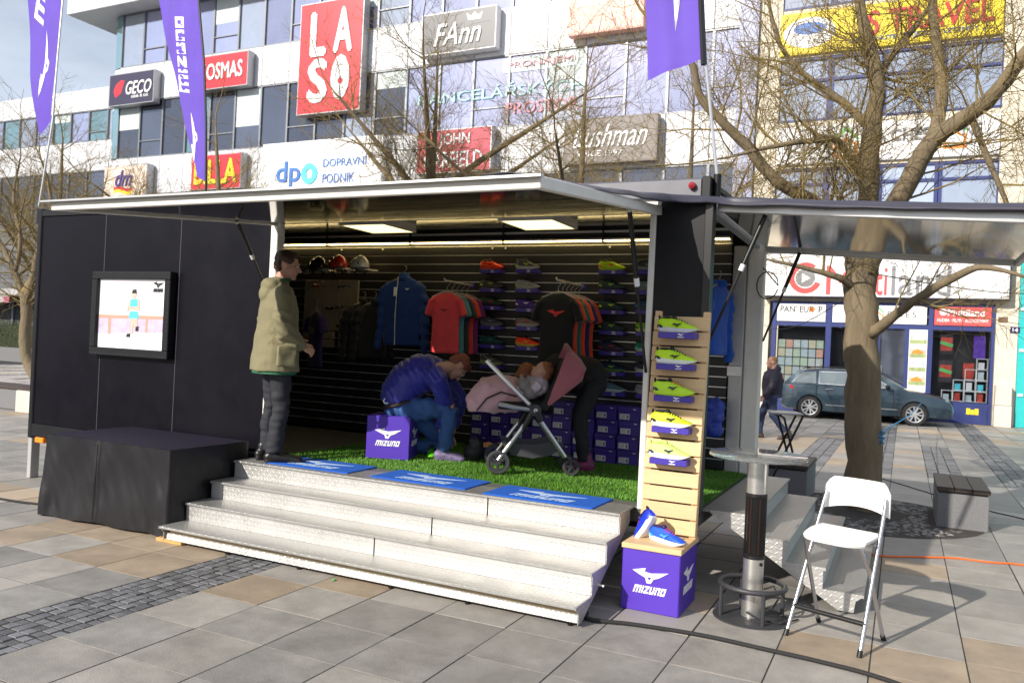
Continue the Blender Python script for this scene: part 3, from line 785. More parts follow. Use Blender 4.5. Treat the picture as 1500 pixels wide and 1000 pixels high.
# rear corner column of pale aluminium
bx('corner_column', M_wpost, tr, -1.40, -1.245, YB-.11, YB+.03, DK-.1, 2.95, .012)
bx('inner_column', M_alum2, tr, -1.53, -1.403, YB-.16, YB-.062, DK, 2.76, .006)
bx('lock_plate', M_alum, tr, -1.54, -1.40, YB-.185, YB-.162, 1.50, 1.60, .004)
bx('side_header', M_alum2, tr, -1.36, -1.29, YA+.08, YB-.11, 2.74, 2.90)
# dark box beam with clearance lamp over the right end
bx('roof_beam', mat('beam_grey', (.10, .10, .115), .4, metal=.3, var=.15), tr, -2.9, -1.33, YA-.03, YA+.05, 2.80, 2.945, .012)
lamp = MB().lathe([(.0, -.02), (.024, -.018), (.028, 0), (.024, .02), (0, .03)], 14, Matrix.Translation((-1.40, YA-.045, 2.885)) @ Matrix.Rotation(PI/2, 4, 'X')).build('clearance_lamp', mat('lamp_red', (.25, .01, .015), .2, coat=.5), tr, w=True, smooth=True)
bx('beam_bracket', M_blk2, tr, -1.33, -1.27, YA-.05, YA+.05, 2.78, 2.95, .004)
# chassis, wheels, orange lamp
bx('chassis', M_rubber, tr, -8.3, -1.8, 6.2, 7.7, .32, .46)
for x in (-8.05, -3.4, -2.7):
    for y in (5.95, 7.75):
        wq = MB().lathe([(.0, -.09), (.15, -.09), (.22, -.08), (.235, -.05), (.235, .05), (.22, .08), (.15, .09), (0, .09)], 24, Matrix.Translation((x, y, .235)) @ Matrix.Rotation(PI/2, 4, 'X')).build('wheel', M_rubber, tr, w=True, smooth=True)
bx('marker_lamp', mat('lamp_orange', (.85, .25, .02), .3), tr, -8.47, -8.33, YA-.03, YA+.06, .40, .458, .008)
bx('drop_leg', M_alum2, tr, -8.62, -8.56, YA+.0, YA+.1, .0, .5)

# ---- slat wall: black boards with aluminium grooves
YW = YB-.20
z = DK+.02; i = 0
while z < 2.70:
    bx('slat_board', M_slat, tr, XL+.06, -1.54, YW, YW+.1, z, z+.0885, .002)
    bx('slat_rail', M_rail, tr, XL+.06, -1.54, YW+.004, YW+.09, z+.090, z+.0985, 0)
    z += .0995; i += 1
bx('slat_top_board', M_slat, tr, XL+.06, -1.54, YW, YW+.1, z, 2.955, .002)
for zz in (2.845, 2.925):
    bx('led_channel', M_rail, tr, -7.6, -1.56, YW-.05, YW-.002, zz-.022, zz-.002, .002)
led = bx('led_strip', M_led, tr, -7.6, -1.56, YW-.045, YW-.012, 2.8245-.012, 2.8225, 0)
for x in (-6.4, -5.2, -4.0, -2.85): bx('led_joint', M_strut, tr, x, x+.02, YW-.056, YW-.004, 2.80, 2.945, 0)
for x in (-4.14, -3.98, -2.78, -2.55, -6.2, -5.6):
    MB().lathe([(.0, 0), (.012, 0), (.010, .006), (0, .007)], 10, Matrix.Translation((x, YW-.001, 2.755)) @ Matrix.Rotation(PI/2, 4, 'X')).build('rivet', M_rail, tr, w=True)
# ---- ceiling lights
for x0 in (-5.27, -3.44):
    cl = empty('ceiling_light', (x0+.28, 7.0, 2.9), label='square warm ceiling light panel over the '+('helmets and the blue jacket' if x0 < -5 else 'black T-shirts and the shoe wall'), cat='ceiling light')
    b = MB(); b.box(x0, x0+.56, 6.69, 7.29, 2.868, 2.93); b.build('housing', M_wpost, cl, w=True, bevel=.004)
    b = MB(); b.box(x0, x0+.56, 6.69, 6.71, 2.84, 2.867); b.box(x0, x0+.56, 7.27, 7.29, 2.84, 2.867); b.box(x0, x0+.02, 6.71, 7.27, 2.84, 2.867); b.box(x0+.54, x0+.56, 6.71, 7.27, 2.84, 2.867)
    b.build('frame', M_wpost, cl, w=True)
    bx('diffuser', M_panel, cl, x0+.021, x0+.539, 6.711, 7.269, 2.846, 2.862, 0)

# ---- front flap, hinged at the top of the opening
def flap_pt(x, y, dz=0): return Vector((x, y, 2.480+(y-3.6)*.105+dz))
def slopebox(b, x0, x1, y0, y1, d0, d1):
    b.hexa([flap_pt(x0, y0, d0), flap_pt(x1, y0, d0), flap_pt(x1, y1, d0), flap_pt(x0, y1, d0), flap_pt(x0, y0, d1), flap_pt(x1, y0, d1), flap_pt(x1, y1, d1), flap_pt(x0, y1, d1)])
fl = empty('flap', (0, 0, 0), parent=tr, M=WM[tr].inverted()); fl.name = 'front_flap'
part('flap_panel', M_mirror, fl, lambda b: slopebox(b, -5.20, -1.66, 3.63, 5.72, .0, .03), w=True)
part('flap_skin', M_alum2, fl, lambda b: slopebox(b, -5.22, -1.63, 3.632, 5.72, .034, .046), w=True)
def rim(b):
    slopebox(b, -5.24, -1.615, 3.575, 3.63, -.016, .05); slopebox(b, -5.24, -5.2, 3.632, 5.73, -.016, .048); slopebox(b, -1.66, -1.615, 3.632, 5.73, -.016, .048)
part('flap_rim', M_wpost, fl, rim, w=True, bevel=.005)
part('flap_lip', M_alum, fl, lambda b: slopebox(b, -5.3, -1.60, 3.535, 3.577, .040, .052), w=True)
def strut(parent, a, c, r=.017):
    a, c = Vector(a), Vector(c); m1 = a.lerp(c, .45)
    o = MB().tube([a, m1], r, 10).build('gas_strut', M_strut, parent, w=True, smooth=True)
    MB().tube([m1, c], r*.62, 8).build('strut_rod', M_strut, o, w=True, smooth=True)
    MB().tube([a.lerp(c, .40), a.lerp(c, .45)], r*1.12, 10).build('strut_label', P_white, o, w=True, smooth=True)
    MB().ell(a, (.022, .022, .022), nu=8, nv=6).build('strut_joint', M_alum, o, w=True, smooth=True)
pL = onx(348, 318, -5.19); strut(tr, flap_pt(-5.19, pL.y, -.01), (-5.215, YA-.04, 2.0))
strut(tr, flap_pt(-1.69, 5.2, -.01), (-1.675, YA-.045, 1.55))
# ---- side flap on the right end
def sf_pt(x, y, dz=0): return Vector((x, y, 2.745-(x+1.25)*.065+dz))
def sbox(b, x0, x1, y0, y1, d0, d1):
    b.hexa([sf_pt(x0, y0, d0), sf_pt(x1, y0, d0), sf_pt(x1, y1, d0), sf_pt(x0, y1, d0), sf_pt(x0, y0, d1), sf_pt(x1, y0, d1), sf_pt(x1, y1, d1), sf_pt(x0, y1, d1)])
sfl = empty('side_flap', parent=tr, M=WM[tr].inverted())
part('flap_panel', M_mirror2, sfl, lambda b: sbox(b, -1.24, .82, 5.86, 8.14, 0, .03), w=True)
def rim2(b):
    sbox(b, .82, .86, 5.82, 8.18, -.03, .05); sbox(b, -1.24, .818, 8.142, 8.18, -.03, .048); sbox(b, -1.24, .818, 5.82, 5.858, -.03, .048)
part('flap_rim', M_alum, sfl, rim2, w=True, bevel=.005)
part('flap_skin', M_alum2, sfl, lambda b: sbox(b, -1.24, .84, 5.84, 8.16, .034, .05), w=True)
q = ony(1122, 322, 5.93); strut(tr, sf_pt(q.x, 5.93, -.01), (-1.262, 5.86, 1.80))
q = ony(1172, 378, 8.08); strut(tr, sf_pt(q.x, 8.08, -.01), (-1.23, 8.08, 1.85))
# cable loop hanging by the corner column
tag(MB().tube([(-1.25, YB-.13, 2.55)]+[(-1.2+.10*math.cos(t*.5), YB-.16, 2.38+.13*math.sin(t*.5)) for t in range(13)], .006, 6).build('hanging_cable', M_rubber, smooth=True), 'thin black cable loop hanging from the corner column of the trailer', 'cable')

# ---- tarpaulin bridging the gap between the two flaps
M_tarp = mat('tarpaulin', (0.045, 0.043, 0.062), .42, var=.25, vscale=3, bump=.25, bscale=9)
edge = [flap_pt(-1.72, 3.58, .055), flap_pt(-1.66, 4.1, .06), flap_pt(-1.63, 4.7, .075), flap_pt(-1.6, 5.2, .095), Vector((-1.5, 5.58, 2.80)), Vector((-1.2, 5.74, 2.80)), Vector((-.7, 5.78, 2.775)), Vector((-.2, 5.79, 2.745)), Vector((.3, 5.79, 2.72)), Vector((.9, 5.78, 2.69))]
fine = []
for a, c in zip(edge, edge[1:]):
    for t in range(6): fine.append(a.lerp(c, t/6))
fine.append(edge[-1])
rows_ = []
for r_ in range(9):
    row = []
    for i, p in enumerate(fine):
        s_ = i/(len(fine)-1)
        drop = (.010+.042*min(1, s_*2.2))
        out = Vector((.05*(1-s_), -.05*s_-.01, 0))
        if r_ < 4:      # lies on top of the flaps
            inn = Vector((-.24 if s_ < .42 else -.05, 0 if s_ < .42 else .30, 0))
            p2 = p+inn*((4-r_)/4)+Vector((0, 0, .012+.012*noise.noise((i*.35, r_*.9, 0))))
        else:
            k2 = (r_-4)/4
            p2 = p+out*min(1, k2*1.3)*.6+Vector((0, 0, -drop*k2))+Vector((0, .016*noise.noise((i*.45, r_*.4, 3)), .010*noise.noise((i*.3, 5, r_*.3))))
        row.append(p2)
    rows_.append(row)
tp = MB().grid(rows_).build('tarpaulin', M_tarp, smooth='all', fix=False)
tag(tp, 'dark tarpaulin draped along the edges of the raised trailer flaps', 'tarpaulin')
so_ = tp.modifiers.new('s', 'SOLIDIFY'); so_.thickness = .004

# ================================================================== STEPS
def diamond(name, vert='xz', col=(0.49, 0.48, 0.465), scale=30, rough=.40, metal=.55):
    """chequer plate: lens-shaped ridges alternating at +-45 degrees, as bump"""
    m = mat(name, col, rough, metal=metal, var=.10, vscale=3, rvar=.1)
    n, l = m.node_tree.nodes, m.node_tree.links
    tc = n.new('ShaderNodeTexCoord'); sp = n.new('ShaderNodeSeparateXYZ'); l.new(tc.outputs['Object'], sp.inputs[0])
    def mth(op, a, b=None):
        q = n.new('ShaderNodeMath'); q.operation = op
        for i, v in enumerate((a, b)):
            if v is None: continue
            if isinstance(v, (int, float)): q.inputs[i].default_value = v
            else: l.new(v, q.inputs[i])
        return q.outputs[0]
    if vert == 'xz': u, v = sp.outputs['X'], mth('ADD', sp.outputs['Y'], sp.outputs['Z'])
    else: u, v = sp.outputs['Y'], mth('ADD', sp.outputs['X'], sp.outputs['Z'])
    u, v = mth('MULTIPLY', u, scale), mth('MULTIPLY', v, scale)
    par = mth('MODULO', mth('ABSOLUTE', mth('ADD', mth('FLOOR', u), mth('FLOOR', v))), 2)
    fu, fv = mth('SUBTRACT', mth('FRACT', u), .5), mth('SUBTRACT', mth('FRACT', v), .5)
    a, b_ = mth('ADD', fu, fv), mth('SUBTRACT', fu, fv)
    ia = mth('SUBTRACT', 1, par)
    L = mth('ADD', mth('MULTIPLY', a, par), mth('MULTIPLY', b_, ia))
    Wd = mth('ADD', mth('MULTIPLY', b_, par), mth('MULTIPLY', a, ia))
    d = mth('ADD', mth('POWER', mth('ABSOLUTE', mth('DIVIDE', L, .78)), 2), mth('POWER', mth('ABSOLUTE', mth('DIVIDE', Wd, .24)), 2))
    h = mth('MAXIMUM', mth('SUBTRACT', 1, d), 0)
    bp = n.new('ShaderNodeBump'); bp.inputs['Strength'].default_value = .38; bp.inputs['Distance'].default_value = .005
    l.new(h, bp.inputs['Height']); l.new(bp.outputs['Normal'], n['Principled BSDF'].inputs['Normal'])
    return m
D_f = diamond('chequer_front', 'xz')
D_s = diamond('chequer_side', 'yz')
D_t = diamond('chequer_tread_shaded', 'xz', (0.40, 0.395, 0.38), 30, .40, .6)  # both tread plates: duller grazing light put into a darker colour
D_ts = diamond('chequer_tread_side_shaded', 'yz', (0.36, 0.355, 0.34), 30, .42, .6)
D_dirty = mat('plate_dirty', (0.30, 0.235, 0.14), .7, metal=.2, var=.4, vscale=9, bump=.3, bscale=40)
NZ = [DK, .431, .285, .139]
NY = [5.382, 5.124, 4.866, 4.608]
fs = empty('front_steps', (-3.5, 4.9, 0), label='wide silver chequer-plate steps in front of the trailer', cat='steps')
SX0, SX1 = -5.25, -1.722
for i in range(4):
    yb = NY[i-1]+.02 if i else YA-.02
    bx('tread', D_t, fs, SX0, SX1, NY[i], yb, NZ[i]-.018, NZ[i], .003)
    zb = NZ[i+1] if i < 3 else .085
    if i < 3:
        for x0, x1 in ((SX0, SX0+2.5-.32*i), (SX0+2.503-.32*i, SX1)):
            bx('riser', D_f, fs, x0+.004, x1-.003, NY[i]+.018, NY[i]+.03, zb+.0005, NZ[i]-.0185, .001)
bx('kick_plate', D_dirty, fs, SX0+.05, SX1, NY[3]+.07, NY[3]+.085, .07, NZ[3]-.0185, 0)
MB().hexa([(SX0+.03, 4.655, .03), (SX1, 4.655, .03), (SX1, 4.70, .018), (SX0+.03, 4.70, .018), (SX0+.03, 4.665, .078), (SX1, 4.665, .078), (SX1, 4.70, .085), (SX0+.03, 4.70, .085)]).build('skirt', D_f, fs, w=True, bevel=.004)
prof = []
for i in range(4):
    prof += [(NY[i], NZ[i]-.001), (NY[i], NZ[i]-.02), (NY[i]+.016, NZ[i]-.02)]
    if i < 3: prof += [(NY[i]+.016, NZ[i+1])]
prof += [(4.66, .08), (4.655, .02), (4.72, .02), (5.62, DK-.10), (5.62, DK-.001)]
prof = prof[::-1]
for x in (SX0-.004, SX1+.001):
    MB().prism(prof, x, x+.004, Matrix(((0, 0, 1, 0), (1, 0, 0, 0), (0, 1, 0, 0), (0, 0, 0, 1)))).build('side_plate', D_s, fs, w=True)
for x in (-4.6, -3.9, -3.1, -2.5, -1.78):
    MB().lathe([(.016, 0), (.018, .008), (.008, .010), (.008, .03)], 10, Matrix.Translation((x, 4.69, .0))).build('levelling_foot', M_strut, fs, w=True)
MB().tube([(SX1+.005, 4.98, .19), (SX1+.05, 4.98, .185)], .009, 8).build('peg', M_alum, fs, w=True)
tag(MB().box(-5.34, -5.06, 4.66, 4.80, 0, .03).build('wooden_wedge', mat('wedge_wood', (0.50, 0.30, 0.10), .7, var=.2, vscale=8), bevel=.004), 'small yellow wooden block under the corner of the silver steps', 'wood block')

ss = empty('side_steps', (-.6, 7.0, 0), label='silver chequer-plate steps at the right end of the trailer', cat='steps')
SN = [-.915, -.668, -.423, -.178]
Y0s, Y1s = 5.95, 8.0
for i in range(4):
    xb = SN[i-1]-.02 if i else XR+.003
    bx('tread', D_ts, ss, xb, SN[i], Y0s, Y1s, NZ[i]-.018, NZ[i], .003)
    if i < 3: bx('riser', D_s, ss, SN[i]-.03, SN[i]-.018, Y0s+.004, Y1s-.004, NZ[i+1]+.0005, NZ[i]-.0185, .001)
prof = []
for i in range(4):
    prof += [(SN[i], NZ[i]-.001), (SN[i], NZ[i]-.02), (SN[i]-.016, NZ[i]-.02)]
    if i < 3: prof += [(SN[i]-.016, NZ[i+1])]
prof += [(SN[3]-.05, .09), (SN[3]-.06, .015), (SN[3]-.16, .015), (XR+.06, DK-.02), (XR+.06, DK-.001)]
for y in (Y0s-.001, Y1s+.001):
    MB().prism(prof, -y-.004, -y, FACE_S).build('side_plate', D_f, ss, w=True)
bx('foot_rail', M_alum2, ss, SN[3]-.13, SN[3]-.09, Y0s+.02, Y1s-.02, 0, .05)

# ================================================================== DECK SURFACE
bx('deck_plate', diamond('chequer_dark', 'xz', (.20, .20, .20), 40, .45, .5), tr, SX0+.03, SX1+.38, YA-.02, 5.93, DK-.012, DK-.002, 0)
GX0, GX1, GY0, GY1 = -5.12, -1.30, 5.88, YB-.22
gb = MB(); gb.box(GX0, GX1, GY0, GY1, DK-.01, DK+.006)
turf = gb.build('artificial_turf', mat('turf_base', (.030, .085, .010), .9, var=.3, vscale=8))
tag(turf, 'green artificial grass carpet on the trailer deck', 'artificial grass', kind='stuff')
vs, fc = [], []
for i in range(52000):
    x, y = rnd.uniform(GX0, GX1), rnd.uniform(GY0, GY1)
    a = rnd.uniform(0, 2*PI); w_ = rnd.uniform(.0022, .004); q_ = noise.noise((x*2.3, y*2.3, 0)); h = rnd.uniform(.012, .028)*(1+.55*q_); ln = rnd.uniform(.0, .020)*(1-.6*q_); la = 4*noise.noise((x*1.4, y*1.4, 5))+rnd.uniform(-1.3, 1.3)
    k = len(vs)
    vs += [(x-w_*math.cos(a), y-w_*math.sin(a), DK+.005), (x+w_*math.cos(a), y+w_*math.sin(a), DK+.005), (x+ln*math.cos(la), y+ln*math.sin(la), DK+.005+h)]
    fc.append((k, k+1, k+2))
me = bpy.data.meshes.new('turf_blades'); me.from_pydata(vs, [], fc)
o = put('turf_blades', me, mat('turf_blade', (.10, .25, .022), .6, island=.35, var=.2, vscale=3), turf); tag(o, kind='stuff')
M_mat = mat('mat_blue', (0.010, 0.105, 0.52), .9, var=.15, vscale=30, bump=.5, bscale=220)
M_matw = mat('mat_print', (0.42, 0.55, 0.74), .9, var=.15, vscale=30)
for i, (cx, cy, a) in enumerate(((-4.53, 5.67, .02), (-3.42, 5.68, 0), (-2.36, 5.62, -.01))):
    mt = empty('door_mat', (cx, cy, DK), a, label=['blue logo mat under the feet of the man in the khaki coat', 'blue logo mat between two other mats at the top of the steps', 'blue logo mat next to the wooden shoe rack'][i], cat='mat', group='blue logo mats along the deck edge')
    MB().box(-.44, .44, -.22, .22, 0, .010).build('pile', M_mat, mt, bevel=.003)
    bird(.56, .17, M_matw, mt, Matrix.Translation((0, .045, .0101)), world=False, ex=.0015)
    wordmark(.5, .085, M_matw, mt, Matrix.Translation((0, -.10, .0101)), ex=.0015, world=False)

# ================================================================== FRAMED POSTER ON THE WALL
fp = empty('framed_poster', (-7.03, YA, 1.4), label='studded black frame with a bright poster of a runner on the black wall', cat='poster')
PXa, PXb, PZa, PZb = -7.60, -6.47, 1.40, 2.26
b = MB(); t = .08
b.box(PXa, PXb, YA-.08, YA-.002, PZb-t, PZb); b.box(PXa, PXb, YA-.08, YA-.002, PZa, PZa+t); b.box(PXa, PXa+t, YA-.08, YA-.002, PZa+t, PZb-t); b.box(PXb-t, PXb, YA-.08, YA-.002, PZa+t, PZb-t)
b.build('frame', M_blk2, fp, w=True, bevel=.006)
b = MB()
def stud(b, x, z): b.lathe([(.0038, 0), (.003, .002), (.001, .003)], 6, Matrix.Translation((x, YA-.081, z)) @ FACE_S)
nx = 26
for i in range(nx):
    x = PXa+.02+(PXb-PXa-.04)*i/(nx-1); stud(b, x, PZb-.02); stud(b, x, PZa+.02)
for i in range(1, 19):
    zz = PZa+.02+(PZb-PZa-.04)*i/19; stud(b, PXa+.02, zz); stud(b, PXb-.02, zz)
b.build('studs', mat('stud_grey', (.12, .12, .12), .5), fp, w=True)
YP = YA-.045
bx('print', mat('poster_white_glow', (.80, .77, .78), .35, emit=(.9, .86, .90), estr=.12), fp, PXa+t+.001, PXb-t-.001, YP, YP+.02, PZa+t+.001, PZb-t-.001, 0)  # faint glow added to brighten the print, which is no lamp
TP = Matrix.Translation((0, YP-.001, 0)) @ FACE_S
PN = [0]
def pp(m_, polys):
    PN[0] += 1
    for i, q in enumerate(polys): MB().prism(q, 0, .0012*PN[0]+.00012*i, TP).build('print', m_, fp, w=True)
X0, X1, Z0, Z1 = PXa+t, PXb-t, PZa+t, PZb-t
pw, ph = X1-X0, Z1-Z0
def pt(u, v): return (X0+u*pw, Z0+v*ph)
pp(mat('print_lilac', (.50, .42, .54), .4, var=.3, vscale=9), [[pt(0, .2), pt(1, .26), pt(1, .44), pt(0, .43)]])
pp(mat('print_rail', (.50, .30, .22), .4), [[pt(0, .43), pt(1, .44), pt(1, .49), pt(0, .48)], [pt(.16, .2), pt(.2, .2), pt(.2, .43), pt(.16, .43)], [pt(.72, .24), pt(.75, .24), pt(.75, .44), pt(.72, .44)]])
pp(mat('print_skin', (.66, .44, .36), .4, var=.2, vscale=30), [[pt(.50, .72), pt(.56, .72), pt(.57, .8), pt(.53, .83), pt(.50, .8)], [pt(.47, .56), pt(.60, .56), pt(.61, .72), pt(.47, .72)], [pt(.50, .22), pt(.53, .22), pt(.56, .46), pt(.49, .46)], [pt(.54, .36), pt(.6, .3), pt(.6, .46), pt(.54, .46)], [pt(.43, .54), pt(.46, .54), pt(.49, .70), pt(.46, .7)], [pt(.6, .56), pt(.63, .56), pt(.62, .7), pt(.6, .7)]])
pp(P_cyan, [[pt(.475, .61), pt(.60, .61), pt(.59, .72), pt(.49, .72)], [pt(.47, .44), pt(.62, .44), pt(.6, .54), pt(.48, .54)]])
pp(P_black, [[pt(.50, .80), pt(.57, .80), pt(.56, .86), pt(.51, .85)], [pt(.44, .17), pt(.5, .17), pt(.5, .22), pt(.46, .22)], [pt(.58, .26), pt(.62, .26), pt(.62, .33), pt(.58, .32)]])
bird(.15, .075, P_black, fp, Matrix.Translation((pt(.88, .93)[0], YP-.003, pt(.90, .93)[1])) @ FACE_S)
wordmark(.14, .035, P_black, fp, Matrix.Translation((pt(.88, .85)[0], YP-.003, pt(.90, .85)[1])) @ FACE_S)
# ================================================================== GOODS: running shoes on the slat wall
M_purple = mat('purple_print', (0.078, 0.030, 0.40), .5, var=.08, vscale=5)
M_purple_d = mat('purple_card', (0.045, 0.020, 0.24), .5, var=.15, vscale=6, objrand=.15)
M_shelf = mat('shelf_purple', (0.055, 0.035, 0.32), .35)
def interp(tab, x):
    for (x0, y0), (x1, y1) in zip(tab, tab[1:]):
        if x <= x1: return y0+(y1-y0)*max(0, (x-x0))/(x1-x0)
    return tab[-1][1]
WT = [(-.14, .018), (-.13, .028), (-.10, .034), (-.04, .033), (.02, .038), (.07, .044), (.11, .038), (.13, .026), (.142, .012)]
HT = [(-.14, .078), (-.125, .098), (-.09, .102), (-.06, .100), (-.02, .098), (.02, .084), (.06, .064), (.10, .050), (.13, .038), (.142, .028)]
ST = [(-.14, .022), (-.12, .005), (-.05, .0), (.06, .0), (.11, .008), (.142, .026)]
xs_ = [-.14, -.132, -.115, -.09, -.06, -.03, 0, .03, .06, .09, .115, .132, .142]
def sole_mesh():
    b = MB(); R_ = []
    for x in xs_:
        w_ = interp(WT, x)*1.06; z0 = interp(ST, x); z1 = max(z0+.006, .030+.010*max(0, -x/.14)-.004*max(0, x/.14))
        R_.append([(x, -w_*.86, z0), (x, -w_, z0+(z1-z0)*.4), (x, -w_*.98, z1), (x, w_*.98, z1), (x, w_, z0+(z1-z0)*.4), (x, w_*.86, z0)])
    return b.loft(R_).mesh('sole', smooth=True)
def upper_mesh():
    b = MB(); R_ = []
    for x in xs_:
        w_ = interp(WT, x); h = interp(HT, x); base = .024
        ring = []
        for k in range(11):
            t = PI*k/10; c_, s_ = math.cos(t), math.sin(t)
            ww = w_*(1 if x > 0 else 1-.18*s_)
            ring.append((x+(-.012 if x < -.11 else 0)*s_*.5, -c_*ww*(abs(c_)**-.25 if abs(c_) > .05 else 1)*.96, base+(h-base)*(s_**.8 if s_ > 0 else 0)))
        R_.append(ring)
    return b.loft(R_).mesh('upper', smooth=True)
def collar_mesh():
    b = MB(); b.ell((-.080, 0, .100), (.044, .021, .010), nu=14, nv=6); b.ell((-.030, 0, .103), (.016, .019, .018), Matrix.Rotation(-.5, 4, 'Y'), nu=10, nv=6)
    b.ell((-.132, 0, .096), (.008, .016, .022), Matrix.Rotation(-.25, 4, 'Y'), nu=8, nv=6)
    return b.mesh('lining', smooth=True)
def lace_mesh():
    b = MB()
    for i in range(5):
        x = -.012+i*.017; h = interp(HT, x)
        b.tube([(x, -.022, h-.010), (x+.003, 0, h+.004), (x, .022, h-.010)], .0032, 5)
    return b.mesh('laces', smooth=True)
SH = dict(sole=sole_mesh(), upper=upper_mesh(), lining=collar_mesh(), laces=lace_mesh())
def emb_mesh():
    o = bird(.075, .034, None, None, Matrix.Translation((0, -.0385, .053)) @ Matrix.Rotation(-.12, 4, 'Y') @ FACE_S, ex=.004)
    me = o.data; bpy.data.objects.remove(o); return me
SH['emblem'] = emb_mesh()
def heel_mesh():
    b = MB(); R_ = []
    for x in (-.1425, -.134, -.118, -.10):
        w_ = interp(WT, max(x, -.14))*1.03+.001
        R_.append([(x, -w_, .03), (x, -w_*.99, .052 if x < -.11 else .038), (x, w_*.99, .052 if x < -.11 else .038), (x, w_, .03)])
    return b.loft(R_).mesh('heel_counter', smooth=True)
SH['heel_counter'] = heel_mesh()
for k_, m_ in SH.items():
    m_.materials.clear(); m_.materials.append(M_slat)
SC = {}
def sm(c_):
    if c_ not in SC: SC[c_] = mat('shoe_'+c_, '#'+c_, .55, var=.12, vscale=40, bump=.15, bscale=300)
    return SC[c_]
def shoe(label, M, up, sole, acc, lin='15151a', group=None, laces=None):
    r = empty('running_shoe', M=M, label=label, cat='shoe', group=group)
    for k_, c_ in (('sole', sole), ('upper', up), ('lining', lin), ('laces', laces or lin), ('emblem', acc), ('heel_counter', acc)):
        o = put(k_, SH[k_], None, r); recolor(o, sm(c_))
    return r
shelf_me = MB().box(-.13, .13, -.05, .06, -.042, 0).mesh('shelf', bevel=.003)
_e = bird(.05, .022, None, None, Matrix.Translation((.03, -.0501, -.015)) @ FACE_S, ex=.002); shelf_bird = _e.data; bpy.data.objects.remove(_e)
shelf_bird.materials.clear()
_t = wordmark(.045, .008, P_white, None, Matrix.Translation((.03, -.0501, -.032)) @ FACE_S); shelf_txt = _t.data; bpy.data.objects.remove(_t)
def shelf(label, M, group):
    r = empty('shoe_shelf', M=M, label=label, cat='shelf', group=group)
    put('ledge', shelf_me, M_shelf, r); put('emblem', shelf_bird, P_white, r); put('lettering', shelf_txt, P_white, r)
    return r
YSH = YW-.065
cols = [
 (721, [398.4, 426, 452, 480.7, 508, 537.6], 'shoe column beside the coral shirts',
  [('ff4a20', 'e03a18', 'c02010', 'bright orange-red'), ('34343c', '3a3a40', '9acd32', 'dark grey lime-heeled'), ('143c34', '2a1430', 'c02030', 'dark green red-heeled'), ('4a4c58', '777a80', '9a9a9a', 'plain grey'), ('0f4448', '16302c', '208070', 'dark teal'), ('54525e', '9aa050', 'b0c040', 'grey with olive sole')]),
 (773.5, [398, 426.7, 455, 482, 511], 'shoe column left of the black shirt',
  [('50525e', 'b4b8b0', 'b8e020', 'grey with pale sole'), ('8c9098', '9ca098', 'a8b060', 'light grey'), ('4a2a90', '40307a', 'e0e0f0', 'purple'), ('80706e', 'a8a8a8', 'c04040', 'grey and red'), ('ff4422', 'c8a840', 'ffb020', 'orange with yellow trim')]),
 (897, [399.6, 428, 458, 488, 518, 547.7, 577], 'shoe column right of the black shirt',
  [('b4d810', 'a0c010', 'e05020', 'lime yellow'), ('0f3432', '1c2c30', '9ac030', 'dark green'), ('0c3840', '1a3438', 'c8e030', 'dark teal with lime trim'), ('143034', '20383c', '8ab828', 'green-black'), ('1a2c44', '382030', 'c02838', 'navy with red heel'), ('12304a', '5a8030', 'a0c828', 'navy with lime sole'), ('50707c', 'b8c4c4', '8090a0', 'pale grey-blue')]),
 (951, [399.5, 429.5, 458, 490, 519, 549.6, 581], 'shoe column behind the pine rack',
  [('30383c', '707a74', '8a948c', 'charcoal'), ('6a7c80', '5a6c70', 'a0b0b0', 'sea grey'), ('1c3c5c', '284058', '4080c0', 'dark blue'), ('78b020', 'c0d080', '406020', 'grass green'), ('146a58', '98b0a8', '20c0a0', 'emerald'), ('262c40', 'b8b4b0', '808090', 'navy pale-soled'), ('7c8088', 'b09a98', 'a0a0a8', 'dusty grey')])]
ordn = ['top', 'second', 'third', 'fourth', 'fifth', 'sixth', 'seventh']
for px, ys, where, spec in cols:
    for i, (py, (up, sole, acc, desc)) in enumerate(zip(ys, spec)):
        p = ony(px, py-3.5, YSH)
        zr = p.z
        shelf('%s purple shelf of the %s' % (ordn[i], where), Matrix.Translation((p.x, YSH, zr)), 'purple shelves on the slat wall')
        shoe('%s running shoe in the %s' % (desc, where), Matrix.Translation((p.x, YSH-.005, zr-.0005)) @ Matrix.Rotation(rnd.uniform(-.05, .1), 4, 'Z'), up, sole, acc, group='running shoes on the slat wall')

# ================================================================== WOODEN RACK ON A PURPLE CUBE
def cube_thing(label, loc, rz, s=(.39, .42, .40), board=False):
    r = empty('logo_cube', loc, rz, label=label, cat='cube')
    w_, d_, h_ = s
    MB().box(-w_/2, w_/2, 0, d_, 0, h_).build('block', M_purple, r, bevel=.006)
    T = Matrix.Translation((0, -.0005, h_*.5)) @ FACE_S
    bird(w_*.62, .12, P_white, r, Matrix.Translation((0, 0, h_*.10)) @ T, world=False)
    wordmark(w_*.58, .05, P_white, r, Matrix.Translation((0, 0, -h_*.13)) @ T, world=False)
    T2 = Matrix.Translation((w_/2+.0005, d_*.5, h_*.5)) @ Matrix.Rotation(PI/2, 4, 'Z') @ FACE_S
    bird(d_*.58, .12, P_white, r, Matrix.Translation((0, 0, h_*.10)) @ T2, world=False)
    wordmark(d_*.54, .05, P_white, r, Matrix.Translation((0, 0, -h_*.13)) @ T2, world=False)
    return r
cube_thing('purple logo cube standing on the grass behind the blue mats', (-4.275, 6.30, DK+.012), rad(20), (.41, .41, .40))
M_pine = mat('pine_wood', (0.66, 0.45, 0.24), .6, var=.14, vscale=5, stretch=(1, 8, 8), objrand=.08, bump=.08, bscale=40)
CUx, CUy = -1.432, 5.195
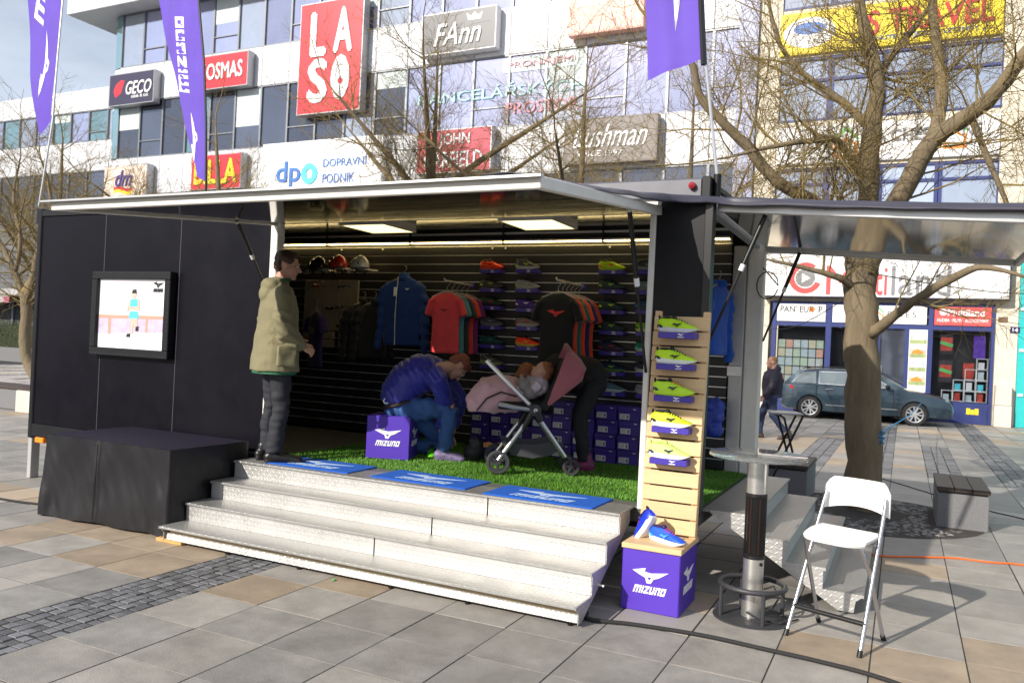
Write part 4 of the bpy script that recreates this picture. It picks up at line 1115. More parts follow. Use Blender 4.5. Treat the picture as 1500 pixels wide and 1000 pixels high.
cb_ = cube_thing('purple logo cube on the paving under the wooden shoe rack', (CUx, CUy, 0), 0, (.388, .46, .40))
MB().box(-.20, .20, -.01, .47, .4005, .436).build('top_board', M_pine, cb_, bevel=.004)
rk = empty('pallet_rack', (CUx+.005, CUy+.36, .437), label='tall pine slat rack with lime shoes standing on a purple cube', cat='rack')
lean = Matrix.Rotation(-rad(5.0), 4, 'X')
RH = 1.565
for s_ in (-1, 1):
    MB().box(s_*.172-.024, s_*.172+.024, .012, .055, 0, RH, lean).build('stile', M_pine, rk, bevel=.003)
nsl = 14
sl_me = MB().box(-.196, .196, -.008, .011, 0, .098).mesh('slat', bevel=.003)
nail = MB()
for sx in (-.18, -.165, .165, .18):
    for sz in (.025, .073): nail.lathe([(.003, 0), (.002, .001)], 6, Matrix.Translation((sx, -.008, sz)) @ FACE_S)
nail_me = nail.mesh('nails')
for i in range(nsl):
    zt = RH-.03-(i+1)*.1085
    if zt < 0: break
    s_ = put('slat', sl_me, M_pine, rk, M=lean @ Matrix.Translation((rnd.uniform(-.003, .003), 0, zt)))
    put('nails', nail_me, M_alum2, s_)
lime = [('b8e022', 'c8ccd0', '20281c', 'lime green shoe with grey sole on the top shelf of the pine rack'), ('c2ea28', 'dfe4e0', '303828', 'plain bright lime shoe on the second shelf of the pine rack'),
        ('bce832', 'b8e030', '283048', 'lime shoe with navy heel and orange laces on the third shelf of the pine rack'), ('c8d818', 'e8e8e0', '141814', 'yellow shoe with black heel and laces on the fourth shelf of the pine rack'), ('cdf07a', 'ececec', '2c3250', 'pale lime shoe with white sole on the lowest shelf of the pine rack')]
for i, (px, py) in enumerate(((986, 487), (985, 533), (982, 579), (979, 624), (976, 669))):
    zz = ony(px, py, CUy+.42).z-.437
    T = WM[rk] @ lean @ Matrix.Translation((.0, -.068, zz)) @ Matrix.Rotation(rad(5), 4, 'X')
    shelf(['top', 'second', 'third', 'fourth', 'lowest'][i]+' purple shelf on the pine rack', T, 'purple shelves on the pine rack')
    u_, s_, a_, lb = lime[i]
    shoe(lb, T @ Matrix.Translation((.0, -.004, -.0005)) @ Matrix.Scale(1.02, 4), u_, s_, a_, lin=('18201a' if i < 4 else 'b8d870'), laces=['303a24', '303830', 'e06030', '101210', 'c0e070'][i])
# blue pair on the cube
shoe('blue running shoe leaning upright on its partner on the purple cube', Matrix.Translation((CUx-.075, CUy+.17, .50)) @ Matrix.Rotation(rad(150), 4, 'Z') @ Matrix.Rotation(rad(52), 4, 'Y') @ Matrix.Translation((.03, 0, .0)), '1030b8', 'e8e8ec', '2848d8', lin='281848', laces='c02858')
shoe('blue running shoe lying flat on the purple cube', Matrix.Translation((CUx+.07, CUy+.13, .437)) @ Matrix.Rotation(rad(-22), 4, 'Z'), '1452c8', 'e4e6ea', '50a0e0', lin='301a50', laces='c83058')

# ================================================================== SHIRTS AND JACKETS
M_hook = mat('hanger_grey', (.35, .33, .32), .4)
def shirt_fill(L, sw=.2, sleeve=.2):
    def f(b):
        n = 20; rings = []
        for t, hw, dp in ((0, .200, .055), (.12, .198, .05), (.3, .19, .045), (.5, .19, .045), (.72, .20, .045), (.86, .205, .045), (.95, .16, .038), (1.0, .075, .03)):
            zz = -L+t*(L-.035)
            rings.append([(hw*math.copysign(abs(math.cos(a))**.7, math.cos(a)), dp*math.sin(a), zz) for a in [2*PI*k/n for k in range(n)]])
        b.loft(rings)
        for s_ in (-1, 1):
            b.tube([(s_*.15, 0, -.10), (s_*.20, 0, -.13), (s_*(.20+.28*sleeve), 0, -.12-sleeve*.75)], [.055, .06, .062], 12, flat=.65)
    return f
def long_fill(b):
    shirt_fill(.66)(b)
    for s_ in (-1, 1):
        b.tube([(s_*.18, 0, -.12), (s_*.235, .01, -.3), (s_*.25, .01, -.52), (s_*.265, -.01, -.72)], [.062, .058, .05, .042], 12, flat=.75)
    b.tube([(0, 0, -.05), (0, 0, .015)], [.085, .07], 14, flat=.6)
SHIRT = blob('fabric', M_slat, None, shirt_fill(.66), .013, 3, wrinkle=.007, wscale=7, folds=lambda c: .010*math.sin(c.x*38+c.z*3)*max(0, -c.z-.3)); shirt_me = SHIRT.data; bpy.data.objects.remove(SHIRT)
SHIRT = blob('fabric', M_slat, None, long_fill, .013, 3, wrinkle=.010, wscale=6, folds=lambda c: .006*math.sin(c.z*60+c.x*9)*(abs(c.x) > .19)); jack_me = SHIRT.data; bpy.data.objects.remove(SHIRT)
hb = MB(); hb.tube([(-.17, 0, -.085), (-.06, 0, -.035), (0, 0, -.02), (.06, 0, -.035), (.17, 0, -.085)], .009, 6)
hb.tube([(0, 0, -.02), (0, 0, .03), (.02, 0, .05), (.035, 0, .075), (.02, 0, .095), (0, 0, .098)], .0035, 5)
hang_me = hb.mesh('hanger', smooth=True)
def shirt(nm, label, loc, col, rz=0, me=None, group=None, sx=1.0, cat='shirt'):
    r = empty(nm, loc, rz, label=label, cat=cat, group=group)
    o = put('fabric', me or shirt_me, None, r, M=Matrix.Diagonal((sx[0], 1, sx[1], 1) if isinstance(sx, tuple) else (sx, 1, sx, 1)))
    if not o.data.materials: o.data.materials.append(M_slat)
    recolor(o, mat('cloth_'+col, '#'+col, .8, var=.12, vscale=9, sheen=.15)); put('hanger', hang_me, M_hook, r)
    return r
def rail_arm(label, x, y, z):
    r = empty('garment_rail', (x, YW, z), label=label, cat='rail')
    MB().tube([(0, .0, 0), (0, y-YW-.03, 0), (0, y-YW-.045, .02)], .009, 8).build('arm', M_rail, r, smooth=True)
    MB().box(-.03, .03, -.012, .0, -.03, .03).build('bracket', M_shelf, r, bevel=.003)
p = ony(655, 424, 7.40)
reds = [('e0464a', 'coral red T-shirt with small chest emblem, frontmost on its rail'), ('4c8c98', 'teal T-shirt hanging right behind the coral one'), ('28303a', 'dark T-shirt with lime cuff behind the teal one'), ('d84030', 'scarlet T-shirt in the middle of the coral shirt rail'), ('7a2a78', 'plum T-shirt at the back of the coral shirt rail')]
rail_arm('rail carrying the coral, teal and plum T-shirts', p.x, p.y-.02, p.z+.09)
for i, (c_, lb) in enumerate(reds):
    s_ = shirt('t_shirt', lb, (p.x+.006*i, p.y+.095*i, p.z), c_, rad(rnd.uniform(4, 10)), sx=(.82, 1.02))
    if i == 0: bird(.11, .04, mat('emb_dark', (.18, .03, .035), .6), s_, Matrix.Translation((0, -.056, -.22)) @ FACE_S, world=False)
p = ony(818, 424, 7.28)
blks = [('08080a', 'black T-shirt with large red chest emblem, frontmost on its rail'), ('e0482a', 'orange T-shirt directly behind the black one'), ('1c6a58', 'dark green T-shirt behind the orange one'), ('f04a24', 'bright orange-red T-shirt hanging next to the green one'), ('20265c', 'navy T-shirt with orange cuffs at the back of the rail'), ('e8502c', 'orange T-shirt nearest the slat wall on the black shirt rail')]
rail_arm('rail carrying the black, green and orange T-shirts', p.x, p.y-.02, p.z+.09)
for i, (c_, lb) in enumerate(blks):
    s_ = shirt('t_shirt', lb, (p.x+.004*i, p.y+.10*i, p.z-.0), c_, rad(rnd.uniform(2, 7)), sx=(.93, 1.14) if i == 0 else (.9, 1.10))
    if i == 0: bird(.19, .085, mat('emb_red', (.62, .03, .02), .6), s_, Matrix.Translation((.01, -.062, -.23)) @ FACE_S, world=False)
p = ony(592, 402, 7.74)
j = shirt('training_jacket', 'dark blue zipped training jacket on the slat wall left of the coral shirts', (p.x, p.y, p.z), '123a80', 0, jack_me, cat='jacket', sx=1.22)
part('zip', P_white, j, lambda b: b.tube([(-.03, -.070, -.03), (-.04, -.074, -.25), (-.05, -.070, -.5), (-.04, -.068, -.80)], .0045, 6))
part('price_tag', P_white, j, lambda b: b.box(-.075, -.03, -.083, -.079, -.25, -.15))
bird(.07, .03, P_white, j, Matrix.Translation((.10, -.076, -.17)) @ FACE_S, world=False)
p = ony(1054, 412, 7.7)
shirt('training_jacket', 'bright blue jacket hanging inside beside the rear corner column', (p.x, p.y, p.z), '1450b0', rad(78), jack_me, cat='jacket', sx=1.05)
p = ony(464, 452, 7.45)
s_ = shirt('club_shirt', 'dark purple club shirt hanging beside the sunglasses board', (p.x, p.y, p.z), '281450', rad(-30), cat='shirt')
text('CLUB', .17, .07, mat('print_gold', (.35, .28, .12), .5), s_, Matrix.Translation((.02, -.064, -.25)) @ FACE_S, world=False)
for i, px in enumerate((532, 548)):
    p = ony(px, 440, 7.72)
    shirt('training_jacket', ['black jacket hanging next to the sunglasses board', 'black jacket hanging next to the blue jacket'][i], (p.x, p.y, p.z), '0c0c10', rad(70), jack_me, cat='jacket')

# ================================================================== HELMETS, SUNGLASSES
M_glossk = mat('gloss_black', (.012, .012, .014), .15)
def helmet(label, px, py, m_):
    p = ony(px, py, 7.70); r = empty('cycle_helmet', (p.x, p.y, p.z-.07), rad(-20), label=label, cat='helmet')
    b = MB(); rings = []
    for z_, k in ((0, 1), (.04, 1.0), (.085, .86), (.115, .6), (.13, .3), (.134, .06)):
        rings.append([(.135*k*math.cos(a), .10*k*math.sin(a), z_+.018*math.cos(a)*(1-k*.5)) for a in [2*PI*i/20 for i in range(20)]])
    b.loft(rings); b.build('shell', m_, r, smooth=True)
    b = MB()
    for row, yy in enumerate((-.075, -.04, 0, .04, .075)):
        for xx in (-.085, -.03, .03, .082):
            zz = .134*math.sqrt(max(.05, 1-(xx/.14)**2-(yy/.105)**2))
            nrm = Vector((xx/.14**2, yy/.105**2, zz/.134**2)).normalized()
            b.ell((xx, yy, zz+.003), (.022, .010, .008), nrm.to_track_quat('Z', 'X').to_matrix().to_4x4(), nu=10, nv=6)
    b.build('vents', M_glossk, r, smooth=True)
    b = MB()
    for s_ in (-1, 1): b.tube([(.05, s_*.085, .01), (.02, s_*.06, -.08), (.0, 0, -.13)], .006, 5); b.tube([(-.06, s_*.08, .01), (.02, s_*.06, -.08)], .006, 5)
    b.build('straps', M_glossk, r, smooth=True)
    MB().box(-.05, .01, -.13, -.128, -.07, -.02).build('price_tag', P_white, r)
    MB().box(-.06, .06, .02, .22, -.02, .0).build('holder', M_rail, r, bevel=.002)
helmet('black bicycle helmet on the slat wall shelf', 466, 385, M_glossk)
helmet('red bicycle helmet between the black and the white one', 495, 383, mat('helmet_red', (.62, .04, .03), .25, coat=.4))
helmet('white and black bicycle helmet right of the red one', 527, 384, mat('helmet_white', (.55, .56, .58), .25, coat=.4))
p0_, p1_ = ony(447, 410, 7.84), ony(521, 513, 7.84)
sb = empty('sunglasses_board', (p0_.x, 7.84, p1_.z), label='pale wooden display board with sunglasses on the slat wall', cat='display board')
bw, bh = p1_.x-p0_.x, p0_.z-p1_.z
M_board = mat('board_wood', (.34, .28, .19), .6, var=.15, vscale=4, stretch=(6, 1, 1))
for i in range(3):
    MB().box(bw*(.0+.335*i), bw*(.32+.335*i), 0, .03 if i != 1 else .02, 0.22 if i == 1 else 0, bh).build('upright', M_board, sb, bevel=.003)
for i in range(2): MB().box(bw*.10, bw*.62, -.06, -.001, .02+.10*i, .11+.10*i).build('drawer', M_board, sb, bevel=.003)
def glasses(lb, px, py, lens):
    p = ony(px, py, 7.80); r = empty('sunglasses', (p.x, p.y-.03, p.z), rad(-12), label=lb, cat='sunglasses')
    for s_ in (-1, 1):
        MB().ell((s_*.036, 0, 0), (.034, .008, .021), nu=12, nv=8).build('lens', lens, r, smooth=True)
    MB().tube([(-.072, .09, .0), (-.074, 0, .01), (-.03, -.008, .014), (.03, -.008, .014), (.074, 0, .01), (.072, .09, 0)], .004, 5).build('frame', M_glossk, r, smooth=True)
l1, l2 = mat('lens_amber', (.6, .16, .05), .06, metal=.6), mat('lens_silver', (.5, .5, .5), .06, metal=.8)
for lb, px, py, l_ in (('amber sunglasses at the top left of the display board', 465, 419, l1), ('silver sunglasses at the top right of the display board', 502, 420, l2), ('silver sunglasses in the middle of the display board', 500, 450, l2), ('dark sunglasses at the middle left of the display board', 485, 452, M_glossk), ('silver sunglasses at the foot of the display board', 500, 478, l2)):
    glasses(lb, px, py, l_)

# ================================================================== SHOE BOXES
BWd, BHt, BDp = .215, .140, .30
bb = MB(); bb.box(-BWd/2, BWd/2, 0, BDp, 0, BHt-.045); box_body = bb.mesh('box_body', bevel=.002)
bb = MB(); bb.box(-BWd/2-.004, BWd/2+.004, -.004, BDp+.004, BHt-.0445, BHt-.002); box_lid = bb.mesh('lid', bevel=.002)
box_lab = MB().box(-.088, .01, -.0075, -.0005, .018, .07).mesh('size_label')
bb = MB()
for q in range(4): bb.box(-.082, -.030+.006*(q % 2), -.0092, -.0076, .026+.011*q, .031+.011*q)
bb.box(-.018, .004, -.0092, -.0076, .024, .062); box_prt = bb.mesh('print')
_e = bird(.04, .018, None, None, Matrix.Translation((.062, -.0045, BHt-.022)) @ FACE_S, ex=.002); box_bird = _e.data; bpy.data.objects.remove(_e); box_bird.materials.clear()
def shoebox(label, M, group='purple shoe boxes stacked against the slat wall'):
    r = empty('shoe_box', M=M, label=label, cat='box', group=group)
    put('box_body', box_body, M_purple_d, r); put('lid', box_lid, M_purple_d, r)
    l_ = put('size_label', box_lab, P_white, r); put('print', box_prt, P_pgrey, l_); put('emblem', box_bird, P_white, r)
xa = ony(690, 640, 7.62).x; xb = ony(940, 640, 7.62).x
nc = int((xb-xa)/.232)
for c_ in range(nc+1):
    x = xa+.11+c_*.232
    hgt = [3, 3, 4, 3, 4, 4, 4, 4, 3, 4][c_ % 10]
    if abs(x-ony(872, 640, 7.62).x) < .12: hgt = 4
    for k in range(hgt):
        shoebox('purple shoe box, %s up in the %s stack from the pine rack' % (['first', 'second', 'third', 'fourth'][k], ['first', 'second', 'third', 'fourth', 'fifth', 'sixth', 'seventh', 'eighth', 'ninth', 'tenth'][nc-c_]), Matrix.Translation((x+rnd.uniform(-.012, .012), 7.60+rnd.uniform(-.015, .02), DK+.014+k*(BHt+.001))) @ Matrix.Rotation(rnd.uniform(-.03, .03), 4, 'Z'))
for k in range(2):
    p = onz(1050, 690, DK)
    shoebox(['purple shoe box on the grass beside the rear corner column', 'purple shoe box on top of the one beside the corner column'][k], Matrix.Translation((-1.78, 7.3, DK+.014+k*(BHt+.001))) @ Matrix.Rotation(rad(30), 4, 'Z'), None)
# opened box with tissue, on the floor behind the pushchair
ob_ = empty('open_shoe_box', (-3.62, 7.12, DK+.012), rad(15), label='open purple shoe box with orange tissue paper on the grass', cat='box')
b = MB(); b.box(-.17, .17, -.11, .11, 0, .006); b.box(-.17, -.164, -.11, .11, .006, .11); b.box(.164, .17, -.11, .11, .006, .11); b.box(-.164, .164, -.11, -.104, .006, .11); b.box(-.164, .164, .104, .11, .006, .11); b.build('box_body', M_purple_d, ob_)
rows_ = [[(-.17+.34*i/8, .10*j/5-.02, .10+.05*noise.noise((i*.8, j*.9, 2))+.03*j/5) for i in range(9)] for j in range(6)]
MB().grid(rows_).build('tissue', mat('tissue_orange', (.62, .33, .14), .7), ob_, smooth=True, fix=False)
tag(blob('backpack', mat('black_nylon', (.012, .012, .015), .6), None, lambda b: (b.ell((-3.62, 6.78, DK+.10), (.10, .08, .09)), b.ell((-3.60, 6.78, DK+.17), (.07, .06, .06)), b.tube([(-3.66, 6.74, DK+.2), (-3.6, 6.73, DK+.26), (-3.55, 6.75, DK+.2)], .012, 8)), .012, 2, wrinkle=.01), 'small black bag on the grass between the crouching man and the pushchair', 'bag')
tag(blob('backpack', mat('blue_nylon', (.02, .05, .35), .5), None, lambda b: [b.ell((ony(1046, 615, 7.85).x, 7.82, z_), (.10, .07, .09)) for z_ in (1.0, 1.1, 1.2)], .014, 2, wrinkle=.02, wscale=12), 'blue sports bag hanging on the slat wall above the purple boxes', 'bag')
# ================================================================== CLOTH-COVERED TABLE
M_cloth = mat('cloth_black', (0.0065, 0.0062, 0.0085), .42, var=.15, vscale=5, bump=.12, bscale=26)
M_cloth_skylit = mat('cloth_top', (0.011, 0.008, 0.021), .65, spec=.3, var=.12, vscale=12)  # purple sky reflection on the table top put into the cloth colour
tx0, tx1, ty0, ty1, tz = -6.83, -5.30, 4.73, 5.60, .72
tt = empty('folding_table', ((tx0+tx1)/2, (ty0+ty1)/2, 0), label='folding table hidden under the black cloth beside the steps', cat='table')
bx('tabletop', M_blk2, tt, tx0+.02, tx1-.02, ty0+.02, ty1-.02, tz-.04, tz-.012)
for x in (tx0+.12, tx1-.12):
    for y in (ty0+.1, ty1-.1): bx('leg', M_alum2, tt, x-.015, x+.015, y-.015, y+.015, 0, tz-.041)
tcl = empty('tablecloth', ((tx0+tx1)/2, (ty0+ty1)/2, 0), label='black cloth draped over the table left of the silver steps', cat='tablecloth')
per = []
N1, N2 = 90, 50
for i in range(N1): per.append((tx0+(tx1-tx0)*i/N1, ty0, 0, -1))
for i in range(N2): per.append((tx1, ty0+(ty1-ty0)*i/N2, 1, 0))
for i in range(N1): per.append((tx1-(tx1-tx0)*i/N1, ty1, 0, 1))
for i in range(N2): per.append((tx0, ty1-(ty1-ty0)*i/N2, -1, 0))
rings = []
for k in range(29):
    t = k/28; ring = []
    for i, (x, y, nx_, ny_) in enumerate(per):
        s_ = i*.11
        cor = min(abs(x-tx0), abs(x-tx1))+min(abs(y-ty0), abs(y-ty1))
        am = t**1.1*(.020+.05*max(0, 1-cor/.35))
        f_ = am*(noise.noise((x*4.2, y*4.2, t*.5))+.6*noise.noise((x*9+3, y*9, t*1.2)))+.02*t
        f_ += .012*t*math.sin(x*13+t*2.5)+.034*t*noise.noise((x*5+t*2.0, y*5, t*1.5))+.006*noise.noise((x*13-t*5, y*13, t*2))*min(1, t*4)
        if abs(x-(tx0+.69)) < .02 and ny_ < 0: f_ -= .010
        zb = .012+.025*max(0, noise.noise((x*1.7, y*1.7, 4)))+(.02 if ny_ < 0 else 0)*max(0, (x-tx0)/1.5-.3)
        ring.append((x+nx_*f_+(nx_ == 0)*.01*t*noise.noise((x*6, 7, t)), y+ny_*f_, tz-(tz-zb)*t))
    rings.append(ring)
b = MB(); b.loft(rings, close=False); b.build('skirt_cloth', M_cloth, tcl, w=True, smooth='all')
rows_ = [[(tx0+(tx1-tx0)*i/24, ty0+(ty1-ty0)*j/14, tz+.0015+.002*noise.noise((i*.5, j*.5, 0))) for i in range(25)] for j in range(15)]
MB().grid(rows_).build('top_cloth', M_cloth_skylit, tcl, w=True, smooth='all', fix=False)
MB().tube([(tx0+.69, ty0-.018-.02*t, tz-.03-(tz-.09)*t) for t in [q/8 for q in range(9)]], .004, 5).build('zip', M_strut, tcl, w=True)
MB().box(tx0-.03, tx0-.025, ty0+.05, ty0+.09, .30, .37).build('care_label', P_white, tcl, w=True)

# ================================================================== HEATED BAR TABLE
ht = empty('heater_table', (-.832, 5.50, 0), label='round glass-topped bar table with a heater column and foot ring', cat='table')
M_steel = mat('brushed_steel', (.62, .61, .58), .28, metal=.85, var=.08, vscale=3, stretch=(1, 1, 20))
M_iron = mat('iron_grey', (.055, .055, .06), .5, metal=.4, var=.2)
MB().lathe([(0, 0), (.245, 0), (.245, .006), (.235, .012), (0, .014)], 40).build('base_plate', M_iron, ht, smooth=True)
MB().lathe([(.066, .012), (.066, .405)], 32).build('lower_column', M_steel, ht, smooth=True)
MB().lathe([(.066, .80), (.066, 1.035), (.03, 1.04)], 32).build('upper_column', M_steel, ht, smooth=True)
b = MB()
for i in range(34):
    a = 2*PI*i/34; b.tube([(.0655*math.cos(a), .0655*math.sin(a), .405), (.0655*math.cos(a), .0655*math.sin(a), .80)], .0022, 4)
for i in range(34):
    zz = .41+i*.0115; b.tube([(.067*math.cos(2*PI*j/20), .067*math.sin(2*PI*j/20), zz) for j in range(21)], .0014, 4, caps=False)
b.build('heater_grill', M_strut, ht)
MB().lathe([(.052, .404), (.052, .80)], 20).build('heater_core', mat('heater_core', (.012, .011, .010), .6), ht)
for a in (-2.0, -.9, .4, 1.7):
    MB().tube([(.03*math.cos(a)+.026*math.cos(a), .055*math.sin(a), .42), (.056*math.cos(a), .055*math.sin(a), .78)], .006, 6).build('heater_tube', mat('heater_tube', (.12, .04, .025), .3), ht, smooth=True)
for zz in (.40, .80): MB().lathe([(.0665, zz-.012), (.069, zz-.01), (.069, zz+.01), (.0665, zz+.012)], 32, caps=False).build('collar', M_strut, ht, smooth=True)
MB().lathe([(0, 0), (.013, 0), (.011, .008), (0, .009)], 12, Matrix.Rotation(rad(25), 4, 'Z') @ Matrix.Translation((.03, -.058, .36)) @ FACE_S).build('switch', M_strut, ht)
MB().tube([(.205*math.cos(2*PI*j/36), .205*math.sin(2*PI*j/36), .215) for j in range(37)], .017, 10, caps=False).build('foot_ring', M_iron, ht, smooth=True)
for a in (.5, 2.07, 3.64, 5.21):
    MB().tube([(.205*math.cos(a), .205*math.sin(a), .215), (.205*math.cos(a), .205*math.sin(a), .012)], .013, 8).build('ring_leg', M_iron, ht, smooth=True)
M_acry = mat('acrylic', (.93, .96, .95), .04, trans=.92, ior=1.45)
MB().lathe([(0, 1.04), (.30, 1.04), (.312, 1.046), (.312, 1.062), (.30, 1.068), (0, 1.068)], 48).build('glass_top', M_acry, ht, smooth=True)
b = MB(); b.tube([(.07, -.03, .05), (.14, -.05, .10), (.17, -.02, .16), (.13, .02, .22), (.07, .02, .19)], .006, 6); b.tube([(-.02, -.075, .05), (.08, -.12, .03), (.2, -.10, .025), (.28, .1, .01)], .006, 6); b.build('power_lead', M_rubber, ht, smooth=True)

# ================================================================== WHITE FOLDING BAR CHAIR
M_chrome = mat('chrome_tube', (.52, .52, .54), .25, metal=.9)
M_seatw = mat('seat_white', (.80, .79, .76), .45, var=.03)
ch = empty('folding_bar_chair', (-.304, 5.40, 0), rad(-19.5), label='white folding bar chair with silver tube legs on the paving', cat='chair')
def tb(nm, pts, r=.0125, m_=None): return MB().tube(pts, r, 10).build(nm, m_ or M_chrome, ch, smooth=True)
for s_ in (-1, 1):
    l_ = tb('leg', [(s_*.225, -.215, 0), (s_*.205, .0, .46), (s_*.19, .165, .80), (s_*.185, .19, .86)])
    MB().tube([(s_*.2255, -.22, .0), (s_*.2235, -.20, .035)], .0155, 10).build('foot_cap', M_strut, l_, smooth=True)
    l_ = tb('leg', [(s_*.205, .20, 0), (s_*.19, -.03, .45), (s_*.17, -.13, .60), (s_*.12, -.16, .618)])
    MB().tube([(s_*.2055, .203, .0), (s_*.2035, .18, .035)], .0155, 10).build('foot_cap', M_strut, l_, smooth=True)
tb('foot_bar', [(-.222, -.135, .17), (.222, -.135, .17)], .0145, M_strut)
tb('seat_bar', [(-.2, .02, .605), (.2, .02, .605)], .009)
R_ = []
for i in range(13):
    u = -1+2*i/12
    R_.append([(u*.19, .14-.0*abs(u), .655), (u*.197, .0, .645), (u*(.20-.012*abs(u)**3), -.17+.07*abs(u)**4, .632), (u*.19, -.215+.10*abs(u)**4, .618),
               (u*.19, -.21+.10*abs(u)**4, .606), (u*(.20-.012*abs(u)**3), -.165+.07*abs(u)**4, .617), (u*.197, 0, .630), (u*.19, .14, .640)])
MB().loft(R_).build('seat', M_seatw, ch, smooth=True, bevel=0)
R_ = []
for i in range(17):
    u = -1+2*i/16; yb = .195+.045*(1-u*u)
    e = 1-abs(u)**5*.25; zl = .745+.035*(1-u*u)+.0
    zt = .955-.05*max(0, abs(u)-.75)/.25*abs(u)
    if abs(u) == 1: zt = .89
    R_.append([(u*.208, yb, zl), (u*.208, yb+.005, (zl+zt)/2), (u*.205, yb+.010, zt), (u*.205, yb+.024, zt-.002), (u*.208, yb+.02, (zl+zt)/2), (u*.208, yb+.014, zl)])
MB().loft(R_).build('backrest', M_seatw, ch, smooth=True)
# dark folding stool behind the steps
fsx = empty('folding_stool', (-1.30, 10.35, 0), rad(20), label='black folding stool standing behind the side steps by the corner column', cat='stool')
for s_ in (-1, 1):
    MB().tube([(-.24, s_*.16, 0), (.20, s_*.16, 1.02)], .014, 8).build('leg', M_strut, fsx, smooth=True)
    MB().tube([(.26, s_*.16, 0), (-.02, s_*.16, .98), (-.08, s_*.16, 1.02)], .014, 8).build('leg', M_strut, fsx, smooth=True)
MB().box(-.16, .20, -.17, .17, 1.02, 1.045).build('seat', M_alum2, fsx, bevel=.006)
MB().tube([(-.15, -.16, .2), (-.15, .16, .2)], .011, 8).build('stretcher', M_strut, fsx, smooth=True)

# ================================================================== STONE BENCHES
M_granite = mat('granite', (.155, .155, .16), .7, var=.25, vscale=60, bump=.15, bscale=120)
M_bwood = mat('bench_wood', (.050, .034, .026), .6, var=.3, vscale=7, stretch=(9, 1, 9))
def bench(lb, x0, x1, y0, y1):
    r = empty('stone_bench', ((x0+x1)/2, (y0+y1)/2, 0), label=lb, cat='bench')
    MB().box(x0+.01, x1-.01, y0+.015, y1-.015, 0, .365).build('stone_block', M_granite, r, w=True, bevel=.008)
    MB().box(x0+.04, x1-.04, y0+.04, y1-.04, .365, .385).build('packer', M_strut, r, w=True)
    n = 3; w_ = (x1-x0)/n
    for i in range(n): MB().box(x0+w_*i+.003, x0+w_*(i+1)-.003, y0, y1, .385, .43).build('seat_plank', M_bwood, r, w=True, bevel=.004)
bench('dark plank-topped granite bench block by the tree', .36, .86, 9.68, 10.85)
bench('plank-topped granite bench block behind the side steps', -1.48, -.97, 10.2, 11.3)

# ================================================================== CABLES
def cable(lb, pts, r, m_, cat='cable'):
    out = []
    P = [Vector(p) for p in pts]
    for i in range(len(P)-1):
        p0, p1, p2, p3 = P[max(i-1, 0)], P[i], P[i+1], P[min(i+2, len(P)-1)]
        for k in range(8):
            t = k/8
            out.append(.5*((2*p1)+(p2-p0)*t+(2*p0-5*p1+4*p2-p3)*t*t+(3*p1-p0-3*p2+p3)*t**3))
    out.append(P[-1])
    return tag(MB().tube(out, r, 8).build('power_cable', m_, smooth=True), lb, cat)
def gp(px, py, r): p = onz(px, py, r); return (p.x, p.y, r)
cable('black cable running along the paving to the cloth-covered table', [gp(-160, 700, .012), gp(0, 730, .012), gp(70, 740, .012), gp(150, 755, .012), gp(236, 775, .012), (-5.35, 5.15, .012), (-4.6, 5.5, .012)], .011, M_rubber)
cable('thick black cable on the paving in front of the bar table', [(-2.2, 5.3, .014), (-1.8, 4.98, .014), gp(862, 906, .014), gp(930, 914, .014), gp(1030, 930, .014), gp(1120, 950, .014), gp(1200, 968, .014), gp(1290, 992, .014), gp(1420, 1040, .014)], .013, M_rubber)
cable('bright orange cable on the paving behind the white chair', [(-.6, 8.15, .01), gp(1280, 812, .009), gp(1340, 815, .009), gp(1400, 817, .009), gp(1450, 823, .009), gp(1500, 827, .009), gp(1620, 845, .009)], .008, mat('cable_orange', (.75, .13, .01), .5))
cable('thin black cable from the tree towards the granite bench', [gp(1290, 700, .006), gp(1330, 712, .006), gp(1375, 726, .006), gp(1450, 748, .006), gp(1500, 760, .006), gp(1600, 790, .006)], .006, M_rubber)
tag(MB().ell((onz(489, 850).x, onz(489, 850).y, .006), (.012, .02, .006), nu=8, nv=6).build('leaf_scrap', P_green), 'tiny bright green scrap lying on the paving before the steps', 'litter')

